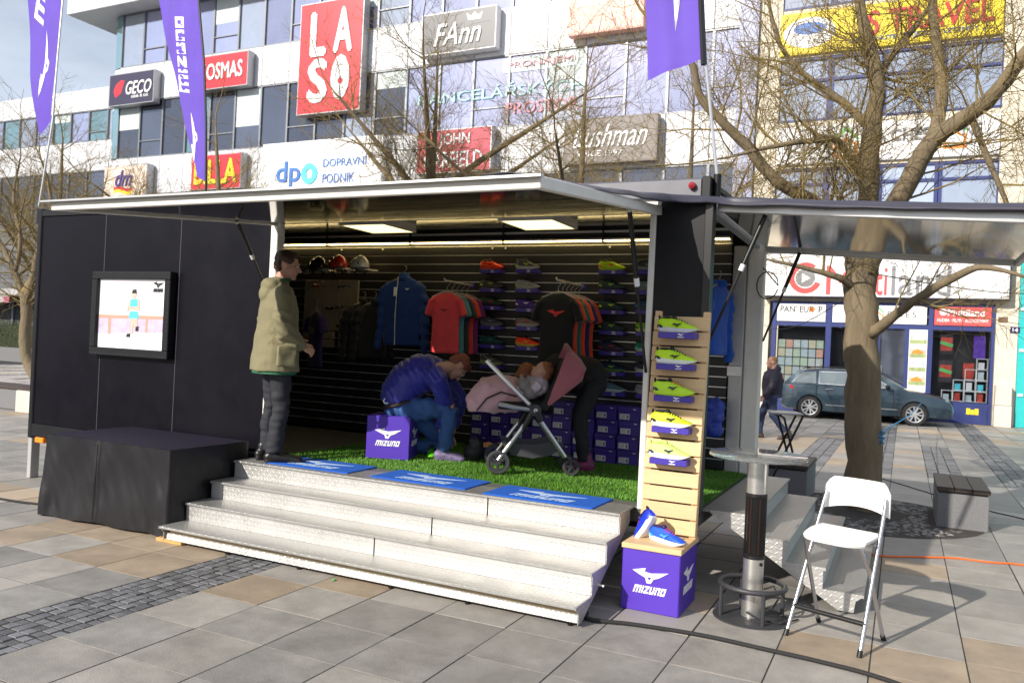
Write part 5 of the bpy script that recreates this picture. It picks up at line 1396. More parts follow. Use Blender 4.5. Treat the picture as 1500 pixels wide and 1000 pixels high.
# ================================================================== FEATHER FLAGS
M_flag = mat('flag_purple', (.17, .095, .60), .7, var=.10, vscale=4)
_n = M_flag.node_tree.nodes; _l = M_flag.node_tree.links
_tr = _n.new('ShaderNodeBsdfTranslucent'); _tr.inputs['Color'].default_value = (.26, .17, .75, 1); _mx = _n.new('ShaderNodeMixShader'); _mx.inputs[0].default_value = .4
_o = _n['Material Output']; _l.new(_n['Principled BSDF'].outputs[0], _mx.inputs[1]); _l.new(_tr.outputs[0], _mx.inputs[2]); _l.new(_mx.outputs[0], _o.inputs['Surface'])
M_flagw = mat('flag_white', (.78, .77, .82), .7)
M_pole = mat('pole_silver', (.55, .55, .56), .35, metal=.7)
def flag(lb, Y, mast, edge, base, sleeve, marks, seed=0):
    """mast and edge: matching lists of photo points (top first) in the plane Y; the sail hangs between them"""
    r = empty('feather_flag', ony(*base, Y), label=lb, cat='flag', group='purple feather flags on the trailer')
    m3 = [ony(x, y, Y) for x, y in mast]; e3 = [ony(x, y, Y) for x, y in edge]
    def spl(L, t):
        t *= len(L)-1; i = min(int(t), len(L)-2); return L[i].lerp(L[i+1], t-i)
    def rip(p): return .035*noise.noise((p.x*3.1+seed, p.z*1.3, seed))+.012*math.sin(p.x*21+p.z*2.2)
    rows_ = []
    for k in range(61):
        t = k/60; a, c = spl(m3, t), spl(e3, t)
        rows_.append([a.lerp(c, q/20)+Vector((0, rip(a.lerp(c, q/20)), 0)) for q in range(21)])
    o = MB().grid(rows_).build('sail', M_flag, r, w=True, smooth='all', fix=False)
    MB().tube([ony(*base, Y)]+[p+Vector((.012, 0, 0)) for p in m3[::-1]], .016 if sleeve else .011, 8).build('mast', M_strut if sleeve else M_pole, r, w=True, smooth=True)
    for fn in marks:
        o = fn(r, Y); Mi = WM[r].inverted()
        bm = bmesh.new(); bm.from_mesh(o.data); bmesh.ops.subdivide_edges(bm, edges=[e for e in bm.edges if e.calc_length() > .05], cuts=3); bm.to_mesh(o.data); bm.free()
        for v in o.data.vertices:            # printed on the cloth: follow its ripples
            p = WM[r] @ v.co; p.y = Y+rip(p)-.0035-(.001 if v.co.y > 0 else 0); v.co = Mi @ p
    return r
def rotM(px, py, Y, deg): return Matrix.Translation(ony(px, py, Y)+Vector((0, 0, 0))) @ FACE_S @ Matrix.Rotation(rad(deg), 4, 'Z')
fl_l = flag('purple feather flag at the front left corner of the trailer', 5.8, [(118, -300), (108, -150), (91, 0), (82, 100), (76, 178)], [(20, -300), (30, -150), (39, 0), (47, 110), (57, 197)], (57, 302), False,
     [lambda r, Y: wordmark(1.5, .16, M_flagw, r, rotM(68, -60, Y, 83), ex=.002),
      lambda r, Y: bird(.75, .19, M_flagw, r, rotM(68, 95, Y, 82), ex=.002)], 3)
fl_m = flag('purple feather flag with white lettering behind the rear left corner of the trailer', 8.2, [(262, -330), (280, -150), (290, 0), (298, 90), (301, 180), (301, 266)], [(190, -330), (210, -150), (232, 0), (250, 90), (273, 190), (288, 258)], (301, 292), True,
     [lambda r, Y: wordmark(1.18, .20, M_flagw, r, rotM(266, 80, Y, 99), ex=.002),
      lambda r, Y: bird(.72, .16, M_flagw, r, rotM(284, 200, Y, 97), ex=.002)], 8)
fl_r = flag('purple feather flag at the front right corner of the trailer roof', 5.8, [(1010, -330), (1020, -150), (1026, 0), (1029, 50), (1031, 86)], [(925, -330), (938, -150), (944, 0), (946, 60), (948, 117)], (1051, 264), False,
     [lambda r, Y: part('emblem', M_flagw, r, lambda b: b.prism([(-.035, .20), (.0, -.13), (.03, .20), (.09, .6), (-.06, .6)], 0, .002, rotM(990, 20, Y, 0)), w=True)], 5)
part('mast_sleeve', M_strut, fl_r, lambda b: b.tube([ony(1019, -40, 5.79), ony(1027, 0, 5.79), ony(1031, 95, 5.79)], .022, 8), w=True, smooth=True)
for r_, px, py, Y in ((fl_r, 1051, 262, 5.8), (fl_l, 58, 310, 5.8)):
    p = ony(px, py, Y); part('mast_socket', M_blk2, r_, lambda b: b.lathe([(.028, -.14), (.028, .03)], 14, Matrix.Translation(p)), w=True, smooth=True)
p = ony(301, 288, 8.2); part('mast_socket', M_blk2, fl_m, lambda b: b.tube([(XL-.0, 8.13, 2.9), (p.x, p.y, 2.9), (p.x, p.y, p.z+.05)], .025, 10), w=True, smooth=True)
# ================================================================== TREES
M_bark = mat('bark', (.165, .128, .078), .9, var=.35, vscale=9, stretch=(1, 1, .22), bump=1.0, bscale=30)
M_twig = mat('twig', (.20, .145, .050), .85, var=.3, vscale=4)
def rv(r): return Vector((r.uniform(-1, 1), r.uniform(-1, 1), r.uniform(-1, 1)))
def branch(b, r, p, d, L, rad_, lvl, maxl, up=.25, spread=.9, nch=(7, 6, 5)):
    n = 4 if lvl < 2 else (3 if lvl == 2 else 2)
    pts = [p]; rs = [rad_]; q = p.copy(); dd = d.normalized()
    for i in range(n):
        dd = (dd+rv(r)*.22+Vector((0, 0, up*.25))).normalized(); q = q+dd*(L/n); pts.append(q.copy()); rs.append(max(.0022, rad_*(1-.72*(i+1)/n)))
    b.tube(pts, rs, 5 if lvl < 2 else (4 if lvl == 2 else 3), caps=False)
    if lvl >= maxl: return
    for c_ in range(nch[min(lvl-1, len(nch)-1)]):
        t = r.uniform(.2, 1.0); i = min(int(t*n), n-1); f = t*n-i
        pp_ = pts[i].lerp(pts[i+1], f)
        ax = (pts[i+1]-pts[i]).normalized(); o_ = rv(r); o_ = (o_-ax*o_.dot(ax)).normalized()
        branch(b, r, pp_, ax*.75+o_*spread+Vector((0, 0, up*.3)), L*r.uniform(.35, .6), max(.003, rad_*(1-.7*t)*.55), lvl+1, maxl, up, spread, nch)
def tree(nm, lb, base, limbs, seed, L2=1.3, per=10, maxl=3, r2=.022, nch=(7, 5, 4), group=None, up=.25, few={}):
    """limbs: list of (points, radii); limb 0 is the trunk"""
    r = random.Random(seed)
    t = empty(nm, base, label=lb, cat='tree', group=group)
    tb_ = MB(); cb2 = MB()
    for k, (pts, rs) in enumerate(limbs):
        pts = [Vector(p) for p in pts]; out = []; ro = []
        for i in range(len(pts)-1):
            p0, p1, p2, p3 = pts[max(i-1, 0)], pts[i], pts[i+1], pts[min(i+2, len(pts)-1)]
            for q in range(4):
                u = q/4
                out.append(.5*((2*p1)+(p2-p0)*u+(2*p0-5*p1+4*p2-p3)*u*u+(3*p1-p0-3*p2+p3)*u**3)+rv(r)*rs[i]*.10); ro.append((rs[i]*(1-u)+rs[i+1]*u)*r.uniform(.93, 1.07))
        out.append(pts[-1]); ro.append(rs[-1])
        tb_.tube(out, ro, 14 if k == 0 else 9)
        n0 = int(len(out)*(.55 if k == 0 else .15))
        for c_ in range(few.get(k, per)):
            i = r.randrange(n0, len(out)-1); ax = (out[i+1]-out[i]).normalized(); o_ = rv(r); o_ = (o_-ax*o_.dot(ax)).normalized()
            branch(cb2, r, out[i].lerp(out[i+1], r.random()), ax*.5+o_+Vector((0, 0, .15)), L2*r.uniform(.6, 1.15), min(ro[i]*.5, r2*r.uniform(.7, 1.2)), 1, maxl, up, .9, nch)
        branch(cb2, r, out[-1], out[-1]-out[-2], L2, ro[-1], 1, maxl, up, .9, nch)
    tb_.build('trunk', M_bark, t, w=True, smooth='all', fix=False)
    cb2.build('crown', M_twig, t, w=True, smooth='all', fix=False)
    return t
def Y_(lst): return [ony(x, y, Yq) for x, y, Yq in lst]
T0 = 10.25
big = [(Y_([(1268, 768, T0), (1266, 700, T0), (1265, 600, T0), (1263, 500, T0), (1260, 430, T0), (1262, 370, T0), (1270, 300, T0), (1276, 200, T0), (1284, 120, T0), (1262, 20, T0+.1), (1240, -120, T0+.2)]), [.235, .20, .19, .195, .185, .175, .12, .105, .085, .06, .03]),
       (Y_([(1268, 400, T0), (1300, 320, T0-.1), (1340, 250, T0-.25), (1368, 205, T0-.35), (1445, 150, T0-.6), (1500, 80, T0-.8), (1570, -10, T0-.9)]), [.14, .115, .105, .10, .08, .065, .04]),
       (Y_([(1258, 395, T0), (1230, 330, T0-.2), (1205, 304, T0-.3), (1138, 266, T0-.6), (1097, 217, T0-.8), (1052, 173, T0-1.0), (1024, 138, T0-1.1), (1010, 85, T0-1.2), (960, 40, T0-1.3)]), [.12, .09, .08, .07, .062, .055, .045, .035, .02]),
       (Y_([(1366, 207, T0-.35), (1378, 150, T0-.2), (1374, 80, T0), (1366, -10, T0+.1), (1380, -120, T0)]), [.085, .07, .06, .05, .025]),
       (Y_([(1275, 490, T0-.1), (1310, 462, T0-.3), (1345, 437, T0-.45), (1400, 405, T0-.6), (1440, 391, T0-.7), (1500, 405, T0-.9)]), [.07, .055, .05, .042, .032, .015]),
       (Y_([(1255, 425, T0), (1240, 412, T0-.2), (1215, 402, T0-.35), (1170, 390, T0-.5), (1125, 380, T0-.6)]), [.06, .045, .036, .026, .014]),
       (Y_([(1276, 190, T0), (1235, 150, T0+.3), (1180, 110, T0+.5), (1140, 60, T0+.7), (1120, -30, T0+.8)]), [.06, .045, .036, .028, .015]),
       (Y_([(1282, 130, T0), (1300, 90, T0+.3), (1340, 40, T0+.5), (1390, -30, T0+.6)]), [.055, .045, .035, .02]),
       (Y_([(1270, 270, T0), (1230, 210, T0-.4), (1200, 205, T0-.8), (1130, 215, T0-1.2), (1070, 230, T0-1.4)]), [.05, .04, .034, .026, .012]),
       (Y_([(1420, 165, T0-.5), (1450, 240, T0-.5), (1475, 300, T0-.5), (1490, 345, T0-.5)]), [.04, .03, .024, .012])]
tree('plane_tree', 'large bare plane tree with forked limbs behind the side flap', onz(1267, 762), big, 5, L2=1.15, per=21, r2=.013, nch=(8, 6, 4), few={4: 5, 5: 4, 9: 8})
# round iron-free tree pit with pebble mosaic
pit = MB()
r_ = random.Random(3)
for i in range(900):
    a, q = r_.uniform(0, 2*PI), math.sqrt(r_.uniform(.16, 1))*1.0
    x, y = -.36+q*math.cos(a)*1.1, 10.0+q*math.sin(a)*1.15
    if (x > .3 and y > 9.6): continue
    s_ = r_.uniform(.016, .034)
    pit.add([(x-s_, y-s_*.8, .002), (x+s_, y-s_, .002), (x+s_*.8, y+s_, .002), (x-s_, y+s_, .002), (x, y, .002+s_*.5)], [(0, 1, 4), (1, 2, 4), (2, 3, 4), (3, 0, 4)])
tag(pit.build('pit_pebbles', mat('pebble', (.16, .15, .145), .6, island=.6), fix=False), 'small dark and pale pebbles set around the foot of the plane tree', 'pebbles', kind='stuff')
tag(MB().lathe([(0, .0), (1.2, .0), (1.22, .003), (0, .0035)], 40, Matrix.Translation((-.36, 10.0, .001))).build('tree_pit', mat('pit_soil', (.05, .042, .036), .95, var=.4, vscale=6)), kind='structure')
kn = ony(1292, 632, 10.15)
rope = empty('blue_rope', kn, label='blue rope knotted to the plane tree and stretched towards the parked car', cat='rope')
M_rope = mat('rope_blue', (.03, .25, .5), .7)
MB().tube([kn, kn.lerp(ony(1350, 590, 24.75), .5)+Vector((0, 0, -.08)), ony(1350, 590, 24.75)], .009, 6).build('line', M_rope, rope, w=True, smooth=True)
MB().tube([kn+Vector((.03*math.sin(i*1.3), -.02+.02*math.cos(i*2.1), -.012*i)) for i in range(12)], .011, 6).build('knot', M_rope, rope, w=True, smooth=True)

def small_tree(nm, lb, base, H, seed, fork=2.3, r0=.10, spread=1.5, nl=6, per=11, lean=(0, 0)):
    r = random.Random(seed); bx_, by_ = base[0], base[1]; z0 = base[2] if len(base) > 2 else 0
    limbs = [([(bx_, by_, z0-.02), (bx_+.02, by_, z0+fork*.5), (bx_+lean[0]*.3, by_+lean[1]*.3, z0+fork), (bx_+lean[0], by_+lean[1], z0+H*.75), (bx_+lean[0]*1.4, by_, z0+H)], [r0*1.15, r0, r0*.9, r0*.5, r0*.15])]
    for i in range(nl):
        a = 2*PI*i/nl+r.uniform(-.4, .4); s_ = spread*r.uniform(.7, 1.15); h0 = fork*r.uniform(.85, 1.25)
        st = Vector((bx_+lean[0]*.3, by_+lean[1]*.3, z0+h0))
        limbs.append(([st, st+Vector((math.cos(a)*s_*.40, math.sin(a)*s_*.40, H*.11)), st+Vector((math.cos(a)*s_*.9, math.sin(a)*s_*.9, H*.22)), st+Vector((math.cos(a)*s_*1.35, math.sin(a)*s_*1.35, H*.32))], [r0*.6, r0*.5, r0*.34, r0*.12]))
    return tree(nm, lb, base if len(base) > 2 else (bx_, by_, 0), limbs, seed, L2=1.25, per=per+6, r2=.012, nch=(7, 6, 4))
def back(px, Y): p = ony(px, 290, Y); return (p.x, p.y)
small_tree('bare_tree', 'bare tree behind the dark end of the trailer below the first flag', back(88, 12.5), 6.0, 21, spread=1.7, r0=.11)
small_tree('bare_tree', 'bare tree behind the trailer in front of the red supermarket sign', back(345, 13.5), 6.3, 22, spread=1.9, r0=.11, lean=(-.5, 0))
small_tree('bare_tree', 'bare tree behind the trailer between the stacked-letter sign and the two-line red sign', back(632, 13.0), 6.6, 23, spread=1.9, r0=.12, fork=3.6)
small_tree('bare_tree', 'bare tree behind the trailer in front of the brown script sign', back(850, 13.5), 6.4, 24, spread=2.1, r0=.11, per=14)
small_tree('bare_tree', 'bare tree behind the shop end of the trailer near the lilac pier', back(1010, 16), 6.8, 25, spread=2.2, r0=.10, per=12)
# planter tree at the far left
pl_ = onz(22, 604); PLX, PLY = pl_.x+.30, pl_.y+.32
plt = empty('planter', (PLX, PLY, 0), label='square pale concrete planter with a bare tree at the trailer end', cat='planter')
M_conc = mat('concrete_pale', (.50, .47, .42), .8, var=.15, vscale=4)
MB().box(PLX-.32, PLX+.32, PLY-.32, PLY+.32, 0, .42).build('tub', M_conc, plt, w=True, bevel=.02)
MB().box(PLX-.29, PLX+.29, PLY-.29, PLY+.29, .42, .46).build('soil_cover', M_bwood, plt, w=True)
pt3 = lambda x, y: ony(x, y, PLY)
tree('bare_tree', 'bare forked tree growing from the pale concrete planter', (PLX, PLY, .44), [
    ([(PLX, PLY, .44), pt3(39, 520), pt3(38, 450), pt3(37, 430)], [.12, .10, .10, .095]),
    ([pt3(37, 440), pt3(48, 410), pt3(56, 370), pt3(75, 320), pt3(70, 260)], [.075, .07, .055, .045, .02]),
    ([pt3(36, 440), pt3(22, 400), pt3(5, 365), pt3(-20, 320), pt3(-30, 250)], [.07, .06, .05, .04, .015]),
    ([pt3(22, 400), pt3(30, 350), pt3(20, 290), pt3(30, 230)], [.045, .04, .03, .012])], 31, L2=1.3, per=14, r2=.016, nch=(6, 5, 3))
cbn = empty('concrete_bench', (PLX-1.8, PLY+.2, 0), label='low grey concrete bench beside the planter', cat='bench')
MB().box(PLX-3.6, PLX-.42, PLY-.1, PLY+.5, .0, .40).build('block', M_granite, cbn, w=True, bevel=.02)
MB().box(PLX-3.6, PLX-.42, PLY-.12, PLY+.52, .40, .45).build('seat_plank', M_bwood, cbn, w=True, bevel=.01)
# hedge, kiosk and barrier tape far left
hd = MB(); r_ = random.Random(8)
hp = ony(22, 500, 22); hx, hy = hp.x, 22
for i in range(5000):
    x, y, z_ = hx+r_.uniform(-2.2, 2.0), hy+r_.uniform(-.4, .4), r_.uniform(.5, 1.75); s_ = r_.uniform(.03, .07); a = rv(r_).normalized()*s_; c_ = rv(r_).normalized()*s_
    hd.add([(x, y, z_), (x+a.x, y+a.y, z_+a.z), (x+c_.x, y+c_.y, z_+c_.z)], [(0, 1, 2)])
hg = empty('hedge', (hx, hy, 0), label='clipped green hedge in a grey trough beyond the planter tree', cat='hedge')
tag(hd.build('foliage', mat('hedge_leaf', (.06, .085, .02), .7, island=.5), hg, w=True, fix=False), kind='stuff')
MB().box(hx-2.2, hx+2.0, hy-.42, hy+.42, 0, .6).build('trough', M_granite, hg, w=True, bevel=.02)
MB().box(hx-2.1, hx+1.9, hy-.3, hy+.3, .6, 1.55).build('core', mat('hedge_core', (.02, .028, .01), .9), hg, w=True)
kx = ony(18, 450, 27).x
ki = empty('cafe_kiosk', (kx, 27, 0), label='cafe kiosk with a striped pink awning beyond the hedge', cat='kiosk')
MB().box(kx-3, kx+2.5, 26.6, 28.5, 0, 3.0).build('cabin', M_core, ki, w=True)
MB().hexa([(kx-3.2, 25.2, 2.9), (kx+2.6, 25.2, 2.9), (kx+2.6, 26.6, 3.3), (kx-3.2, 26.6, 3.3), (kx-3.2, 25.2, 2.95), (kx+2.6, 25.2, 2.95), (kx+2.6, 26.6, 3.4), (kx-3.2, 26.6, 3.4)]).build('awning', mat('awning_grey', (.38, .36, .34), .8), ki, w=True)
for i in range(14):
    x = kx-3.2+i*.414; MB().box(x, x+.40, 25.17, 25.195, 2.62, 2.93).build('valance_strip', mat('awning_pink', (.36, .10, .15), .8) if i % 2 else mat('awning_grey2', (.40, .33, .33), .8), ki, w=True)
for x in (kx-2, kx-.6, kx+.8, kx+2.1): MB().box(x-.05, x+.05, 26.5, 26.6, 0, 2.95).build('mullion', P_yellow if x < kx else M_alu, ki, w=True)
tape = empty('barrier_tape', (hx, 19.5, 0), label='red and white barrier tape strung in front of the hedge', cat='barrier tape')
for i in range(22):
    x = hx-2.6+i*.24; z_ = 1.02-.06*math.sin(PI*(i/22)); MB().box(x, x+.24, 19.5, 19.503, z_, z_+.10).build('stripe', P_red if i % 2 else P_white, tape, w=True)
for x in (hx-2.6, hx+2.68): MB().tube([(x, 19.5, 0), (x, 19.5, 1.2)], .02, 8).build('post', M_alum2, tape, w=True)

# string of wires between tree and facade
for i, (a, c_, lb) in enumerate((((1275, 400, 10.1), (1700, 395, 20), 'thin black wire sagging from the plane tree to the right'), ((1110, 470, 26), (1258, 425, 10.3), 'thin wire sagging from the shop corner to the plane tree'))):
    A, B_ = ony(*a), ony(*c_)
    tag(MB().tube([A.lerp(B_, t/14)+Vector((0, 0, -.35*math.sin(PI*t/14))) for t in range(15)], .007, 5).build('wire', M_rubber), lb, 'wire')

# ================================================================== PARKED CAR
M_paint = mat('car_paint', (.030, .055, .078), .25, metal=.35, coat=.8, var=.05)
M_cgl = mat('car_glass', (.30, .34, .34), .04, metal=.8)
xr, xf = ony(1142, 585, 24.9).x, ony(1398, 600, 24.9).x
CL = xf-xr
car = empty('parked_car', (xr, 25.75, 0), label='blue-grey estate car parked in front of the shops', cat='car')
k_ = CL/4.69
LB = [(0, .40, .86, .74), (.05, .30, .95, .82), (.2, .24, .985, .87), (.8, .2, .99, .90), (1.6, .19, .98, .905), (2.6, .19, .965, .905), (3.4, .20, .965, .90), (3.75, .20, .93, .885), (4.1, .21, .87, .86), (4.4, .22, .79, .80), (4.58, .24, .70, .72), (4.66, .28, .60, .62), (4.69, .36, .52, .52)]
R_ = []
for x, zb, zt, w_ in LB:
    x *= k_
    half = [(w_*.80, zb), (w_*.97, zb+.05), (w_, zb+(zt-zb)*.45), (w_*.985, zb+(zt-zb)*.72), (w_*.955, zt-.03), (w_*.88, zt), (w_*.4, zt+.012)]
    R_.append([(x, -y, z_) for y, z_ in half]+[(x, y, z_) for y, z_ in half[::-1]])
body_b = MB().loft(R_)
GH = [(.10, .98, .975, .80), (.28, 1.20, .975, .78), (.48, 1.36, .975, .80), (.75, 1.425, .975, .81), (1.5, 1.465, .97, .82), (2.2, 1.455, .96, .82), (2.6, 1.41, .955, .82), (2.95, 1.24, .955, .82), (3.25, 1.08, .955, .83), (3.48, .965, .95, .83)]
R_ = []
for x, zt, zb, wb_ in GH:
    x *= k_; h = zt-zb; wt = wb_-.42*h
    half = [(wb_, zb-.02), (wt+.05*(h > .2), zb+h*.86), (wt-.02, zt-.012), (wt*.6, zt), (wt*.2, zt+.004)]
    R_.append([(x, -y, z_) for y, z_ in half]+[(x, y, z_) for y, z_ in half[::-1]])
body_b.loft(R_)
bo = body_b.mesh('body', smooth=True)
tmp = put('tmp', bo, M_paint)
cut = MB(); wx = [.87*k_, 3.70*k_]
for x in wx:
    for s_ in (-1, 1): cut.lathe([(.365, 0), (.365, .30)], 28, Matrix.Translation((x, s_*.95 if s_ < 0 else .65, .32)) @ Matrix.Rotation(-PI/2, 4, 'X'))
cu = put('cut', cut.mesh('cut'), None)
bmod = tmp.modifiers.new('b', 'BOOLEAN'); bmod.object = cu; bmod.operation = 'DIFFERENCE'; bmod.solver = 'EXACT'; bmod.use_self = True
dg = bpy.context.evaluated_depsgraph_get(); dg.update()
bm2 = bpy.data.meshes.new_from_object(tmp.evaluated_get(dg)); bpy.data.objects.remove(tmp); bpy.data.objects.remove(cu)
bm2.materials.clear(); bm2.name = 'body'
for p in bm2.polygons: p.use_smooth = True
try: bm2.set_sharp_from_angle(angle=rad(35))
except Exception: pass
put('body', bm2, M_paint, car)
def side_y(x, z_):
    for g0, g1 in zip(GH, GH[1:]):
        if g0[0] <= x <= g1[0]:
            f = (x-g0[0])/(g1[0]-g0[0]); zt = g0[1]+(g1[1]-g0[1])*f; zb = g0[2]+(g1[2]-g0[2])*f; wb_ = g0[3]+(g1[3]-g0[3])*f
            h = max(.05, zt-zb); wt = wb_-.42*h+.05*(h > .2)
            return wb_+(wt-wb_)*min(1, max(0, (z_-zb+.02)/(h*.86+.02)))
    return .8
for nm, poly in (('window', [(.36, 1.02), (.62, 1.30), (1.00, 1.345), (1.02, 1.01)]), ('window', [(1.10, 1.01), (1.09, 1.355), (1.88, 1.375), (1.92, 1.0)]), ('window', [(2.0, 1.0), (1.97, 1.37), (2.40, 1.35), (2.72, 1.20), (3.02, 1.03), (3.0, .995)])):
    for s_ in (-1, 1):
        b = MB(); n = len(poly); f_ = [(x*k_, s_*(side_y(x, z_)+.016), z_) for x, z_ in poly]; g_ = [(x, y-s_*.02, z_) for x, y, z_ in f_]
        b.add(f_+g_, [list(range(n)), list(range(2*n-1, n-1, -1))]+[(i, (i+1) % n, n+(i+1) % n, n+i) for i in range(n)])
        w_ = b.build(nm, M_cgl, car)
        MB().tube([Vector(q) for q in f_]+[Vector(f_[0])], .010, 5, caps=False).build('window_trim', M_chrome, w_, smooth=True)
for s_ in (-1, 1):
    for x in wx:
        Mw = Matrix.Translation((x, s_*.80, .32)) @ Matrix.Rotation(-s_*PI/2, 4, 'X')
        w_ = empty('wheel', M=Mw, parent=car)
        MB().lathe([(.215, -.09), (.30, -.095), (.32, -.07), (.32, .07), (.30, .095), (.215, .09), (.215, -.09)], 36, caps=False).build('tyre', M_rubber, w_, smooth=True)
        MB().lathe([(.0, -.02), (.20, -.02), (.218, .04), (.218, .088), (.208, .09)], 30, caps=False).build('rim_barrel', M_strut, w_, smooth=True)
        b = MB(); b.lathe([(0, .05), (.06, .055), (.055, .075), (0, .08)], 16)
        for q in range(10):
            a = 2*PI*q/10+(.12 if q % 2 else -.12); a2 = 2*PI*(q//2)/5+(.30 if q % 2 else 0)-.0
            b.tube([(.04*math.cos(a2), .04*math.sin(a2), .065), (.21*math.cos(a2+(.12 if q % 2 else -.12)), .21*math.sin(a2+(.12 if q % 2 else -.12)), .08)], [.020, .022], 6, flat=.5)
        b.lathe([(.200, .07), (.222, .085), (.222, .093), (.205, .09)], 30, caps=False)
        b.build('rim', mat('alloy', (.55, .56, .58), .3, metal=.8), w_, smooth=True)
    MB().ell((4.40*k_, s_*.66, .70), (.17, .09, .065), Matrix.Rotation(-s_*.35, 4, 'Z')).build('headlight', mat('headlight', (.45, .48, .5), .08, metal=.5), car, smooth=True)
    b = MB(); b.hexa([(-.0, s_*.55, .80), (.18*k_, s_*.80, .80), (.42*k_, s_*.885, .82), (.05, s_*.56, .82), (.02, s_*.55, .93), (.18*k_, s_*.80, .95), (.34*k_, s_*.875, .93), (.05, s_*.56, .94)]); b.build('tail_light', mat('tail_red', (.55, .015, .02), .2), car, bevel=.01)
    b = MB(); b.ell((2.98*k_, s_*.98, 1.03), (.07, .10, .065)); b.build('wing_mirror', M_strut, car, smooth=True)
    for x in (1.30, 2.32): MB().tube([(x*k_, s_*.905, .86), (x*k_+.06, s_*.925, .865), (x*k_+.16, s_*.925, .868), (x*k_+.2, s_*.905, .87)], .012, 6).build('door_handle', M_chrome, car, smooth=True)
    MB().tube([(.6*k_, s_*.62, 1.42), (.8*k_, s_*.63, 1.475), (1.8*k_, s_*.63, 1.50), (2.4*k_, s_*.62, 1.45)], .014, 6).build('roof_rail', M_strut, car, smooth=True)
    MB().box(1.32*k_, 3.25*k_, s_*.905-.008, s_*.905+.008, .40, .43).build('side_trim', M_chrome, car)
for s_ in (-1, 1):
    for pts in ([(1.05, 1.0), (1.04, .60), (1.2, .36)], [(1.96, .98), (1.96, .34)], [(3.12, .97), (3.16, .60), (3.10, .34)]):
        MB().tube([(x*k_, s_*(.905 if z_ < .8 else .89)*1.0, z_) for x, z_ in pts], .007, 4).build('door_seam', M_strut, car)
b = MB(); b.hexa([(2.68*k_, -.60, 1.36), (2.68*k_, .60, 1.36), (3.40*k_, .74, 1.0), (3.40*k_, -.74, 1.0), (2.70*k_, -.60, 1.385), (2.70*k_, .60, 1.385), (3.43*k_, .74, 1.015), (3.43*k_, -.74, 1.015)]); b.build('windscreen', M_cgl, car)
MB().box(4.60*k_, 4.70*k_, -.45, .45, .33, .48).build('lower_grille', M_strut, car, bevel=.02)
MB().box(4.55*k_, 4.675*k_, -.36, .36, .55, .68).build('grille', M_strut, car, bevel=.02)
MB().tube([(1.15*k_, 0, 1.47), (1.05*k_, 0, 1.54)], .008, 5).build('antenna', M_strut, car)

# second car just seen behind the first
car2 = dup(car, None, Matrix.Translation((xr-.15, 26.95, 0)) @ Matrix.Scale(.93, 4))
car2['label'] = 'dark car half hidden behind the blue-grey estate car'
# ================================================================== PEOPLE
M_skin = mat('skin', (.50, .27, .19), .55, var=.08, vscale=20)
M_eye = mat('eye_white', (.75, .73, .70), .3)
M_iris = mat('eye_dark', (.03, .02, .015), .2)
def head_fill(b, T):
    def e(c_, r): b.ell(T @ Vector(c_), r, T.to_3x3().to_4x4(), nu=18, nv=12)
    e((-.012, 0, .022), (.098, .077, .10)); e((.03, 0, -.04), (.064, .058, .082)); e((.062, 0, -.098), (.030, .034, .026)); e((.03, 0, -.085), (.05, .05, .035))
    b.cap(T @ Vector((.085, 0, .012)), T @ Vector((.112, 0, -.032)), .010, .016, 10)
    e((.083, 0, .028), (.02, .045, .012)); e((.086, 0, -.062), (.014, .024, .009))
    for s_ in (-1, 1): e((-.008, s_*.078, -.012), (.022, .010, .034)); e((.045, s_*.045, -.02), (.035, .022, .03))
    b.cap(T @ Vector((-.018, 0, -.06)), T @ Vector((-.045, 0, -.19)), .056, .062, 14)
def eyes(parent, T):
    for s_ in (-1, 1):
        o = MB().ell(T @ Vector((.082, s_*.032, .004)), (.012, .014, .009), T.to_3x3().to_4x4(), nu=10, nv=6).build('eye', M_eye, parent, smooth=True)
        MB().ell(T @ Vector((.0925, s_*.033, .004)), (.0035, .006, .006), T.to_3x3().to_4x4(), nu=8, nv=6).build('iris', M_iris, o, smooth=True)
def hair_fill(T, length=0.0):
    def f(b):
        def e(c_, r): b.ell(T @ Vector(c_), r, T.to_3x3().to_4x4(), nu=16, nv=12)
        e((-.030, 0, .050), (.095, .083, .086)); e((-.065, 0, -.005), (.058, .070, .075)); e((.035, 0, .098), (.052, .058, .030))
        for s_ in (-1, 1): e((-.005, s_*.070, .045), (.05, .016, .05))
        if length:
            b.cap(T @ Vector((-.07, 0, -.02)), T @ Vector((-.08, 0, -.02-length)), .075, .05); 
            for s_ in (-1, 1): b.cap(T @ Vector((-.01, s_*.07, .0)), T @ Vector((.01, s_*.075, -length)), .035, .025)
    return f
def hand_fill(b, T, side=1, curl=.5):
    """palm along local -Z, thumb towards local +X; fingers curl towards local +Y*side"""
    b.ell(T @ Vector((0, 0, -.045)), (.040, .016, .050), T.to_3x3().to_4x4())
    for i, (x, L) in enumerate(((-.030, .058), (-.010, .074), (.011, .080), (.031, .070))):
        p = Vector((x, 0, -.085)); d = Vector((x*.4, 0, -1)).normalized(); ang = curl*.6
        for s_ in range(3):
            d2 = Vector((d.x, side*math.sin(ang), -math.cos(ang))).normalized(); q = p+d2*L*(.42, .32, .26)[s_]
            b.cap(T @ p, T @ q, .0092-.0008*s_, .0088-.001*s_, 8); p = q; ang += curl*.8
    p0_, p1_, p2_ = Vector((.030, 0, -.025)), Vector((.055, side*.014, -.062)), Vector((.058, side*.03, -.092))
    b.cap(T @ p0_, T @ p1_, .014, .011, 8); b.cap(T @ p1_, T @ p2_, .0105, .009, 8)
